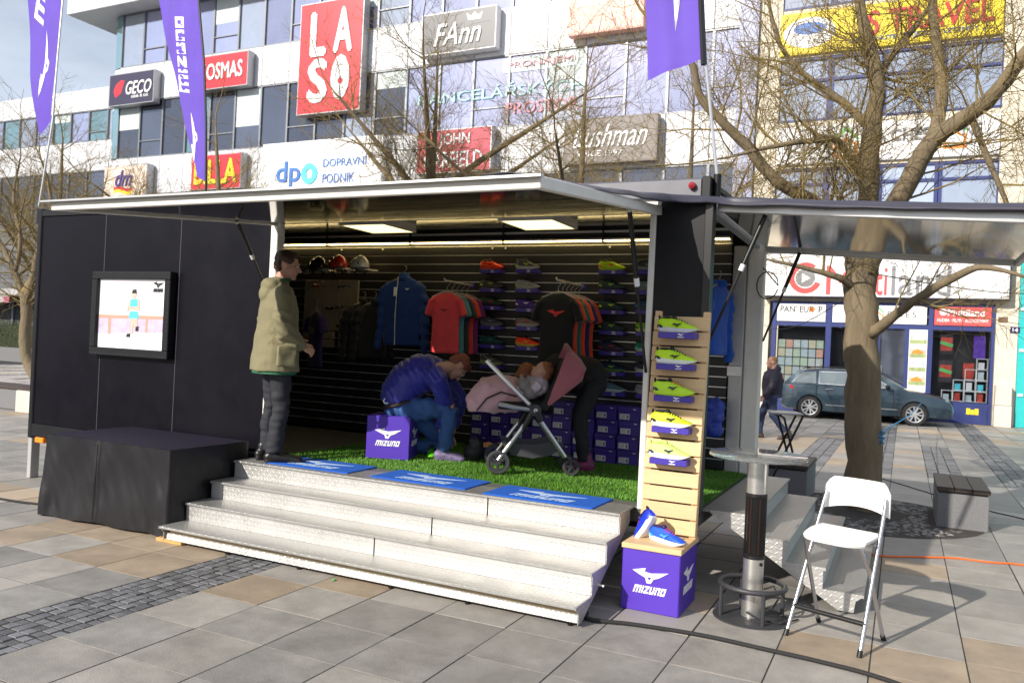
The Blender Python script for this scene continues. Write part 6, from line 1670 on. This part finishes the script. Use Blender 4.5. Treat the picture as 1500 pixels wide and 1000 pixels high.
def shoe_fill(b, p, d, L=.29, w=.052):
    p, d = Vector(p), Vector(d).normalized(); s_ = Vector((-d.y, d.x, 0))
    b.cap(p-d*.06+Vector((0, 0, .045)), p+d*.02+Vector((0, 0, .045)), .045, .048); b.cap(p+d*.03+Vector((0, 0, .035)), p+d*(L-.12)+Vector((0, 0, .028)), .047, .036)
    b.cap(p-d*.06+Vector((0, 0, .02)), p+d*(L-.11)+Vector((0, 0, .018)), .040, .040)
    b.cap(p-d*.04+Vector((0, 0, .05)), p-d*.03+Vector((0, 0, .12)), .045, .045)

def limb(b, pts, rs, n=16, flat=1.0): b.tube([Vector(p) for p in pts], rs, n, flat=flat)

# ---- the man in the khaki coat
m1 = empty('person', (-4.985, 5.565, DK+.008), rad(57), label='standing man in a khaki coat and dark trousers at the top of the steps', cat='person')
HT1 = Matrix.Translation((.055, 0, 1.725)) @ Matrix.Rotation(rad(-14), 4, 'Z') @ Matrix.Rotation(rad(8), 4, 'Y')
def f(b):
    head_fill(b, HT1)
    limb(b, [(0, 0, .9), (0, 0, 1.2), (0, 0, 1.48), (0, 0, 1.56)], [.12, .12, .11, .06])
    for s_ in (-1, 1):
        limb(b, [(0, s_*.09, .95), (.01, s_*.097, .52), (-.02, s_*.10, .1)], [.07, .045, .035])
    limb(b, [(0, -.19, 1.46), (-.05, -.26, 1.18), (.17, -.20, 1.02)], [.05, .045, .033]); limb(b, [(0, .19, 1.46), (-.03, .26, 1.18), (.2, .16, 1.05)], [.05, .045, .033])
    hand_fill(b, Matrix.Translation((.165, -.20, 1.02)) @ Matrix.Rotation(rad(-60), 4, 'Y') @ Matrix.Rotation(rad(20), 4, 'Z'), 1, .8)
    hand_fill(b, Matrix.Translation((.20, .16, 1.05)) @ Matrix.Rotation(rad(-65), 4, 'Y'), -1, .8)
blob('body', M_skin, m1, f, .0075, 2)
eyes(m1, HT1)
blob('hair', mat('hair_brown', (.055, .030, .016), .6, var=.3, vscale=40, bump=.4, bscale=90), m1, hair_fill(HT1), .010, 2, wrinkle=.008, wscale=28)
M_khaki = mat('coat_khaki', (.185, .165, .088), .75, var=.10, vscale=4, bump=.10, bscale=40, sheen=.1)
def coat(b):
    n = 24
    rings = []
    for z_, rx, ry, cx in ((.79, .205, .285, -.02), (.88, .20, .278, -.02), (1.02, .185, .255, -.015), (1.18, .172, .24, -.01), (1.34, .165, .238, -.01), (1.45, .135, .215, -.01), (1.52, .095, .15, -.015), (1.565, .075, .09, -.01)):
        rings.append([(cx+rx*math.cos(a), ry*math.sin(a), z_) for a in [2*PI*k/n for k in range(n)]])
    b.loft(rings)
    limb(b, [(-.01, -.15, 1.47), (-.02, -.215, 1.42), (-.05, -.295, 1.19), (-.03, -.295, 1.13), (.06, -.27, 1.07), (.145, -.23, 1.02)], [.09, .09, .084, .083, .074, .062])
    limb(b, [(-.01, .15, 1.47), (-.02, .215, 1.42), (-.04, .29, 1.19), (-.02, .28, 1.14), (.08, .23, 1.09), (.175, .18, 1.06)], [.09, .09, .084, .083, .074, .062])
    b.ell((-.085, 0, 1.53), (.085, .125, .075), Matrix.Rotation(.5, 4, 'Y')); b.ell((-.02, 0, 1.575), (.095, .10, .045)); b.ell((-.13, 0, 1.46), (.055, .10, .07))
    b.box(-.09, .07, -.295, -.25, .86, 1.04, Matrix.Rotation(.06, 4, 'X'))
blob('coat', M_khaki, m1, coat, .011, 3, wrinkle=.009, wscale=6.5, folds=lambda c: .006*math.sin(c.y*24+c.z*5)*max(0, 1.15-c.z)*2+.007*math.sin((c.z+c.x*.5)*70)*(abs(c.y) > .2)*(1.0 < c.z < 1.32))
M_trs = mat('trousers_dark', (.020, .021, .028), .8, var=.15, vscale=6)
def trs(b):
    for s_, kx in ((-1, .03), (1, .0)):
        limb(b, [(0, s_*.085, .98), (.0, s_*.095, .82), (kx, s_*.10, .52), (kx-.02, s_*.10, .30), (kx*0-.02, s_*.10, .075)], [.105, .10, .078, .072, .070])
    b.ell((-.01, 0, .93), (.13, .17, .13))
blob('trousers', M_trs, m1, trs, .012, 2, wrinkle=.014, wscale=7, folds=lambda c: .010*noise.noise((c.x*9, c.y*9, c.z*26))*(c.z < .62))
blob('shoe', mat('leather_black', (.012, .011, .011), .35), m1, lambda b: shoe_fill(b, (0, -.11, 0), (1, -.35, 0), .30), .009, 2)
blob('shoe', mat('leather_black', (.012, .011, .011), .35), m1, lambda b: shoe_fill(b, (-.03, .11, 0), (1, .2, 0), .30), .009, 2)
part('collar', mat('collar_green', (.02, .12, .06), .7), m1, lambda b: b.tube([(.07*math.cos(a), .075*math.sin(a), 1.585+.012*math.cos(a)) for a in [2*PI*k/20 for k in range(21)]], .016, 8, caps=False), smooth=True)
part('shirt_hem', mat('collar_green', (.02, .12, .06), .7), m1, lambda b: b.loft([[(-.02+.185*math.cos(a), .262*math.sin(a), z_) for a in [2*PI*k/24 for k in range(24)]] for z_ in (.768, .83)]), smooth=True)

# ---- the man in the blue quilted jacket, crouching
fo = onz(655, 674, DK)
m2 = empty('person', (fo.x, fo.y, DK+.014), rad(24), label='man in a blue quilted jacket and jeans crouching over shoes on the grass', cat='person')
HT2 = Matrix.Translation((.06, .02, .875)) @ Matrix.Rotation(rad(38), 4, 'Z') @ Matrix.Rotation(rad(72), 4, 'Y')
def f(b):
    head_fill(b, HT2)
    limb(b, [(-.46, 0, .48), (-.36, 0, .68), (-.18, 0, .82), (-.03, 0, .86)], [.12, .12, .11, .06])
    limb(b, [(-.42, -.09, .45), (.02, -.10, .49), (-.03, -.06, .09)], [.09, .06, .042]); limb(b, [(-.42, .10, .45), (-.05, .18, .12), (-.44, .17, .08)], [.09, .06, .045])
    limb(b, [(-.12, -.17, .80), (-.03, -.06, .50), (-.07, .02, .27), (-.06, .03, .22)], [.05, .042, .032, .03]); limb(b, [(-.1, .17, .80), (.08, .17, .52), (.03, .08, .27), (.01, .07, .22)], [.05, .042, .032, .03])
    hand_fill(b, Matrix.Translation((-.06, .03, .22)) @ Matrix.Rotation(rad(20), 4, 'X'), 1, .9); hand_fill(b, Matrix.Translation((.01, .07, .22)), -1, .9)
blob('body', M_skin, m2, f, .0075, 2)
eyes(m2, HT2)
blob('hair', mat('hair_red', (.20, .055, .035), .6, var=.3, vscale=40), m2, hair_fill(HT2), .010, 2, wrinkle=.006, wscale=28)
M_puff = mat('jacket_blue', (.022, .024, .26), .42, var=.12, vscale=5, sheen=.2)
def jk(b):
    ax = [(-.50, 0, .50), (-.48, 0, .60), (-.40, 0, .73), (-.28, 0, .80), (-.16, 0, .82), (-.06, 0, .84)]
    n = 22
    b.tube(ax, [.165, .185, .195, .195, .165, .095], n, flat=1.0)
    b.ell((-.22, 0, .80), (.15, .22, .12)); b.ell((-.05, 0, .86), (.075, .09, .06))
    limb(b, [(-.16, -.17, .82), (-.10, -.20, .76), (-.04, -.12, .56), (-.03, -.07, .50), (-.07, .0, .30)], [.095, .092, .08, .076, .058])
    limb(b, [(-.16, .17, .82), (-.06, .20, .74), (.07, .18, .55), (.07, .16, .50), (.03, .09, .30)], [.095, .092, .08, .076, .058])
blob('jacket', M_puff, m2, jk, .010, 2, wrinkle=.006, wscale=10, folds=lambda c: .010*abs(math.sin((c.x*.80+c.z*.62)*48))-.004)
M_jean = mat('denim', (.035, .095, .26), .8, var=.22, vscale=7, bump=.15, bscale=200)
def jn(b):
    b.ell((-.47, 0, .46), (.145, .185, .135))
    limb(b, [(-.43, -.09, .45), (-.2, -.10, .475), (-.02, -.10, .495), (.02, -.10, .47), (.0, -.085, .30), (-.03, -.07, .09)], [.115, .105, .085, .082, .072, .066])
    limb(b, [(-.43, .10, .45), (-.2, .15, .28), (-.05, .18, .12), (-.2, .18, .09), (-.42, .17, .08)], [.11, .10, .085, .075, .065])
blob('jeans', M_jean, m2, jn, .011, 2, wrinkle=.012, wscale=9, folds=lambda c: .006*math.sin(c.x*50+c.z*30))
blob('shoe', mat('shoe_multi', (.16, .13, .24), .6, var=.8, vscale=14), m2, lambda b: shoe_fill(b, (-.02, -.06, 0), (1, -.05, 0), .27), .009, 2)
blob('shoe', mat('shoe_multi', (.16, .13, .24), .6, var=.8, vscale=14), m2, lambda b: b.cap((-.5, .17, .09), (-.50, .17, .03), .05, .04), .009, 2)
part('shirt_hem', P_white, m2, lambda b: b.tube([(-.585+.0*a, .13*math.cos(a), .53+.0*a) for a in (PI, PI*.75, PI*.5, PI*.25, 0)], .03, 8), smooth=True)
part('belt', mat('belt_brown', (.04, .022, .014), .5), m2, lambda b: b.tube([(-.47+.160*math.cos(a), .19*math.sin(a), .505+.05*math.cos(a)) for a in [2*PI*k/22 for k in range(23)]], .016, 6, caps=False), smooth=True)
for i, (dx, dy, lb) in enumerate(((-.16, .06, 'lime green running shoe on the grass by the crouching man, farther from the pushchair'), (.0, .10, 'green running shoe on the grass held by the crouching man'))):
    p = WM[m2] @ Vector((dx, dy, 0)); shoe(lb, Matrix.Translation((p.x, p.y, DK+.014)) @ Matrix.Rotation(rad(-60+20*i), 4, 'Z'), ['58c818', '1cb030'][i], ['90e040', '30a040'][i], ['c0f060', '60e060'][i], lin='1a2a18')

# ---- pushchair
w0 = onz(710, 694, DK); w1 = onz(818, 698, DK); dv = w1-w0
ps = empty('pushchair', (w0.x, w0.y+.22, DK+.012), math.atan2(dv.y, dv.x), label='pink pushchair with silver frame and child on the grass', cat='pushchair')
WBs = dv.length
M_pink = mat('hood_pink', (.34, .105, .125), .8, var=.10, vscale=8, sheen=.2)
M_pinkp = mat('muff_pink', (.52, .31, .32), .85, var=.10, vscale=10, sheen=.2)
M_ptyre = mat('tyre_grey', (.045, .045, .047), .7)
def pwheel(x, y, r_, w_, sp):
    wq = empty('wheel', M=Matrix.Translation((x, y, r_)) @ Matrix.Rotation(PI/2, 4, 'X'), parent=ps)
    MB().lathe([(r_*.78, -w_), (r_*.93, -w_), (r_, -w_*.5), (r_, w_*.5), (r_*.93, w_), (r_*.78, w_), (r_*.78, -w_)], 32, caps=False).build('tyre', M_ptyre, wq, smooth=True)
    b = MB(); b.lathe([(r_*.62, -w_*.7), (r_*.80, -w_*.7), (r_*.80, w_*.7), (r_*.62, w_*.7)], 32, caps=False); b.lathe([(0, -w_), (r_*.2, -w_), (r_*.2, w_), (0, w_)], 16)
    for i in range(sp):
        a = 2*PI*i/sp+.5; b.tube([(0, 0, 0), (r_*.72*math.cos(a), r_*.72*math.sin(a), 0)], [r_*.17, r_*.13], 6)
    b.build('rim', M_iron, wq, smooth=True)
for s_ in (-.24, .24):
    pwheel(0, s_, .102, .022, 3)
for s_ in (-.18, .18): pwheel(WBs, s_, .074, .018, 5)
PV = (.30, .56)
for s_ in (-.235, .235):
    b = MB().tube([(-.14, s_, .97), (.05, s_, .79), (PV[0], s_, PV[1])], .021, 10).build('handle_tube', M_steel, ps, smooth=True)
    MB().tube([(PV[0], s_, PV[1]), (.0, s_, .12)], .022, 10).build('rear_leg', M_steel, ps, smooth=True)
    MB().tube([(PV[0]+.02, s_, PV[1]-.05), (WBs-.06, s_*.8, .16)], .022, 10).build('front_leg', M_steel, ps, smooth=True)
    MB().tube([(WBs-.07, s_*.8, .17), (WBs-.02, s_*.77, .15), (WBs, s_*.77, .074)], .018, 8).build('fork', M_iron, ps, smooth=True)
    MB().lathe([(0, -.03), (.05, -.03), (.05, .03), (0, .03)], 18, Matrix.Translation((PV[0], s_, PV[1])) @ Matrix.Rotation(PI/2, 4, 'X')).build('hub', M_iron, ps, smooth=True)
    MB().lathe([(0, 0), (.018, 0), (.018, .006), (0, .006)], 16, Matrix.Translation((PV[0], s_-.031 if s_ < 0 else s_+.037, PV[1])) @ Matrix.Rotation(PI/2, 4, 'X')).build('hub_cap', M_steel, ps, smooth=True)
    MB().tube([(PV[0], s_, PV[1]), (.12, s_, .575), (-.02, s_, .60)], .02, 8).build('seat_tube', M_steel, ps, smooth=True)
for s_ in (-.235, .235):
    MB().tube([(PV[0]-.05, s_, PV[1]+.05), (PV[0]+.02, s_, PV[1]-.03), (PV[0]+.05, s_, PV[1]-.10)], [.03, .042, .03], 10).build('joint_cover', M_strut, ps, smooth=True)
    MB().tube([(PV[0]-.03, s_, PV[1]-.03), (PV[0]-.10, s_, PV[1]-.17)], [.034, .027], 10).build('joint_cover', M_strut, ps, smooth=True)
MB().tube([(-.14, -.235, .97), (-.175, -.20, 1.0), (-.175, .20, 1.0), (-.14, .235, .97)], .016, 10).build('handle_bar', M_strut, ps, smooth=True)
MB().tube([(0, -.24, .102), (0, .24, .102)], .010, 8).build('axle', M_iron, ps)
R_ = []
for x, z_, h_ in ((.03, .26, .03), (.12, .16, .10), (.30, .14, .12), (.46, .17, .12), (.56, .25, .04)):
    R_.append([(x, -.20, z_+h_), (x, -.19, z_), (x, .19, z_), (x, .20, z_+h_)])
MB().grid(R_).build('basket', mat('basket_mesh', (.05, .05, .055), .7), ps, smooth=True, fix=False)
blob('seat_shell', mat('seat_black', (.012, .012, .013), .7), ps, lambda b: (b.cap((.08, -.0, .60), (.36, 0, .58), .06, .07), b.box(-.02, .40, -.19, .19, .55, .62), b.hexa([(.34, -.18, .56), (.42, -.18, .56), (.42, .18, .56), (.34, .18, .56), (.56, -.17, 1.02), (.62, -.17, 1.0), (.62, .17, 1.0), (.56, .17, 1.02)])), .016, 2)
# hood: stretched panels between ribs
def rib(x0, z0, x1, z1, bow): return [Vector((x0, -.22, z0)), Vector((x0+(x1-x0)*.55, -.225, z0+(z1-z0)*.55)), Vector((x1, -.18, z1)), Vector((x1+bow, -.08, z1+.035)), Vector((x1+bow, .08, z1+.035)), Vector((x1, .18, z1)), Vector((x0+(x1-x0)*.55, .225, z0+(z1-z0)*.55)), Vector((x0, .22, z0))]
ribs = [rib(.40, .615, .565, 1.11, .0), rib(.405, .612, .60, 1.04, .02), rib(.41, .61, .66, .98, .03), rib(.415, .605, .715, .90, .03), rib(.42, .60, .70, .83, .02)]
hd_ = MB().grid(ribs).build('hood', M_pink, ps, smooth=True, fix=False)
so_ = hd_.modifiers.new('s', 'SOLIDIFY'); so_.thickness = .008
MB().tube(ribs[3], .008, 6).build('hood_rib', M_strut, ps, smooth=True)
blob('foot_muff', M_pinkp, ps, lambda b: (limb(b, [(.20, 0, .64), (.05, 0, .68), (-.09, 0, .66), (-.17, 0, .56), (-.17, 0, .51)], [.12, .15, .15, .13, .10], 18, 1.15), b.cap((-.12, -.1, .74), (-.02, .1, .76), .05, .05)), .014, 2, wrinkle=.014, wscale=11)
MB().tube([(.14, -.16, .665), (.0, -.182, .70), (-.12, -.17, .64), (-.20, -.13, .53)], .008, 6).build('muff_zip', M_strut, ps, smooth=True)
# the child
kid = empty('person', (WM[ps] @ Vector((.34, 0, .62))), WM[ps].to_euler().z, label='small child in pale patterned clothes lying back in the pink pushchair', cat='person')
KT = Matrix.Translation((.02, 0, .27)) @ Matrix.Rotation(PI, 4, 'Z') @ Matrix.Rotation(rad(-35), 4, 'Y') @ Matrix.Scale(.78, 4)
def f(b):
    def e(c_, r): b.ell(KT @ Vector(c_), tuple(q*.78 for q in r), KT.to_3x3().normalized().to_4x4())
    e((-.012, 0, .022), (.098, .082, .10)); e((.03, 0, -.04), (.064, .062, .075)); e((.10, 0, -.02), (.012, .013, .014)); e((.05, 0, -.085), (.03, .035, .025))
    for s_ in (-1, 1): e((-.008, s_*.08, -.012), (.02, .010, .03)); e((.05, s_*.045, -.03), (.03, .025, .03))
    b.cap((.0, 0, .20), (-.06, 0, .10), .045, .06); b.cap((-.05, 0, .10), (-.2, 0, .06), .07, .07)
    for s_ in (-1, 1):
        limb(b, [(-.03, s_*.08, .15), (-.10, s_*.13, .08), (-.2, s_*.09, .12)], [.03, .028, .022], 10)
        hand_fill(b, Matrix.Translation((-.2, s_*.09, .12)) @ Matrix.Rotation(rad(70), 4, 'Y') @ Matrix.Scale(.55, 4), s_, .9)
blob('body', M_skin, kid, f, .007, 2)
blob('hair', mat('hair_auburn', (.24, .085, .03), .6, var=.3, vscale=40), kid, lambda b: (b.ell(KT @ Vector((-.03, 0, .05)), (.077, .069, .07), KT.to_3x3().normalized().to_4x4()), b.ell(KT @ Vector((-.07, 0, -.0)), (.05, .06, .065), KT.to_3x3().normalized().to_4x4())), .009, 2, wrinkle=.005, wscale=30)
M_kid = mat('kid_print', (.60, .50, .55), .8, var=.45, vscale=22)
blob('clothes', M_kid, kid, lambda b: (b.cap((.0, 0, .14), (-.20, 0, .06), .098, .10), [limb(b, [(-.01, s_*.09, .15), (-.09, s_*.14, .085), (-.185, s_*.10, .115)], [.05, .046, .038], 12) for s_ in (-1, 1)]), .011, 2, wrinkle=.01, wscale=14)
tag(blob('soft_toy', mat('toy_grey', (.22, .20, .19), .9, var=.3, vscale=20), None, lambda b: (b.ell(WM[ps] @ Vector((.20, -.16, .77)), (.055, .05, .06)), b.ell(WM[ps] @ Vector((.24, -.17, .70)), (.05, .045, .05)), b.ell(WM[ps] @ Vector((.17, -.17, .835)), (.02, .015, .03)), b.ell(WM[ps] @ Vector((.235, -.17, .83)), (.02, .015, .03))), .009, 2, wrinkle=.008, wscale=20), 'grey soft toy lying on the child in the pushchair', 'toy')

# ---- woman in black bending over behind the pushchair
w_ = onz(838, 692, DK)
m3 = empty('person', (w_.x, w_.y+.22, DK+.014), rad(203), label='person all in black bending over behind the pink pushchair', cat='person')
HT3 = Matrix.Translation((.52, .0, .81)) @ Matrix.Rotation(rad(55), 4, 'Y')
def f(b):
    head_fill(b, HT3)
    limb(b, [(-.06, 0, .84), (.10, 0, .87), (.32, 0, .87), (.42, 0, .85)], [.11, .105, .10, .055])
    for s_ in (-1, 1):
        limb(b, [(-.06, s_*.09, .80), (.03, s_*.10, .48), (-.02, s_*.11, .09)], [.08, .055, .04]); limb(b, [(.31, s_*.16, .86), (.40, s_*.20, .66), (.56, s_*.14, .58)], [.045, .04, .03])
        hand_fill(b, Matrix.Translation((.56, s_*.14, .58)) @ Matrix.Rotation(rad(-60), 4, 'Y'), -s_, .6)
blob('body', M_skin, m3, f, .0085, 2)
eyes(m3, HT3)
blob('hair', mat('hair_auburn', (.24, .085, .03), .6, var=.3, vscale=40), m3, hair_fill(HT3, .14), .011, 2, wrinkle=.006, wscale=28)
M_kblk = mat('clothes_black', (.010, .010, .012), .8, var=.2, vscale=6)
blob('jacket', M_kblk, m3, lambda b: (limb(b, [(-.10, 0, .76), (-.03, 0, .84), (.12, 0, .875), (.30, 0, .87), (.39, 0, .855)], [.15, .16, .155, .145, .08], 20, 1.2), [limb(b, [(.28, s_*.14, .87), (.34, s_*.19, .80), (.40, s_*.21, .66), (.53, s_*.15, .59)], [.08, .078, .066, .05], 14) for s_ in (-1, 1)]), .012, 2, wrinkle=.01, wscale=8)
blob('trousers', M_kblk, m3, lambda b: (b.ell((-.08, 0, .79), (.13, .17, .13)), [limb(b, [(-.07, s_*.09, .80), (.03, s_*.10, .48), (-.02, s_*.11, .08)], [.105, .075, .055], 14) for s_ in (-1, 1)]), .012, 2, wrinkle=.008, wscale=9)
blob('shoe', mat('shoe_pink', (.15, .02, .08), .5, var=.6, vscale=12), m3, lambda b: shoe_fill(b, (-.02, -.11, 0), (1, 0, 0), .26), .010, 2)
blob('shoe', mat('shoe_pink', (.15, .02, .08), .5, var=.6, vscale=12), m3, lambda b: shoe_fill(b, (-.02, .11, 0), (1, 0, 0), .26), .010, 2)

# ---- man walking past the shops
wp = onz(1128, 642)
m4 = empty('person', (wp.x, wp.y, 0), rad(196), label='man in a dark hooded jacket and jeans walking past beyond the trailer corner', cat='person')
HT4 = Matrix.Translation((.03, 0, 1.60))
def f(b):
    head_fill(b, HT4)
    limb(b, [(0, 0, .9), (0, 0, 1.2), (0, 0, 1.42)], [.12, .12, .07])
    limb(b, [(0, -.09, .92), (.18, -.09, .5), (.22, -.09, .1)], [.08, .055, .04]); limb(b, [(0, .09, .92), (-.02, .09, .5), (-.28, .09, .16)], [.08, .055, .04])
    limb(b, [(0, -.20, 1.38), (-.08, -.25, 1.1), (.04, -.24, .86)], [.05, .04, .03]); limb(b, [(0, .20, 1.38), (.05, .25, 1.1), (.2, .22, .9)], [.05, .04, .03])
    hand_fill(b, Matrix.Translation((.04, -.24, .86)), 1, .6); hand_fill(b, Matrix.Translation((.2, .22, .9)) @ Matrix.Rotation(-.4, 4, 'Y'), -1, .6)
blob('body', M_skin, m4, f, .009, 2)
eyes(m4, HT4)
blob('hair', mat('hair_ginger', (.22, .11, .05), .6), m4, lambda b: b.ell(HT4 @ Vector((-.03, 0, .045)), (.092, .079, .082)), .012, 2)
blob('jacket', mat('jacket_navy', (.022, .018, .035), .7, var=.15), m4, lambda b: (limb(b, [(-.01, 0, .86), (0, 0, 1.0), (0, 0, 1.25), (0, 0, 1.38), (0, 0, 1.46)], [.17, .175, .18, .15, .075], 20, 1.2), [limb(b, [(0, s_*.17, 1.40), (-.02 if s_ < 0 else .03, s_*.25, 1.2), (-.08 if s_ < 0 else .05, s_*.27, 1.10), (.03 if s_ < 0 else .19, s_*.24, .88)], [.09, .08, .07, .055], 14) for s_ in (-1, 1)], b.ell((-.09, 0, 1.46), (.08, .12, .07))), .013, 2, wrinkle=.01, wscale=8)
blob('jeans', mat('denim_dark', (.02, .03, .075), .8, var=.2), m4, lambda b: (b.ell((0, 0, .9), (.13, .16, .12)), limb(b, [(0, -.09, .92), (.18, -.09, .5), (.215, -.09, .09)], [.105, .08, .062]), limb(b, [(0, .09, .92), (-.02, .09, .5), (-.27, .09, .17)], [.105, .08, .062])), .013, 2, wrinkle=.01, wscale=9)
blob('shoe', mat('leather_brown', (.05, .032, .02), .5), m4, lambda b: shoe_fill(b, (.21, -.09, 0), (1, 0, 0)), .011, 2)
blob('shoe', mat('leather_brown', (.05, .032, .02), .5), m4, lambda b: shoe_fill(b, (-.33, .09, .05), (1, 0, -.3)), .011, 2)
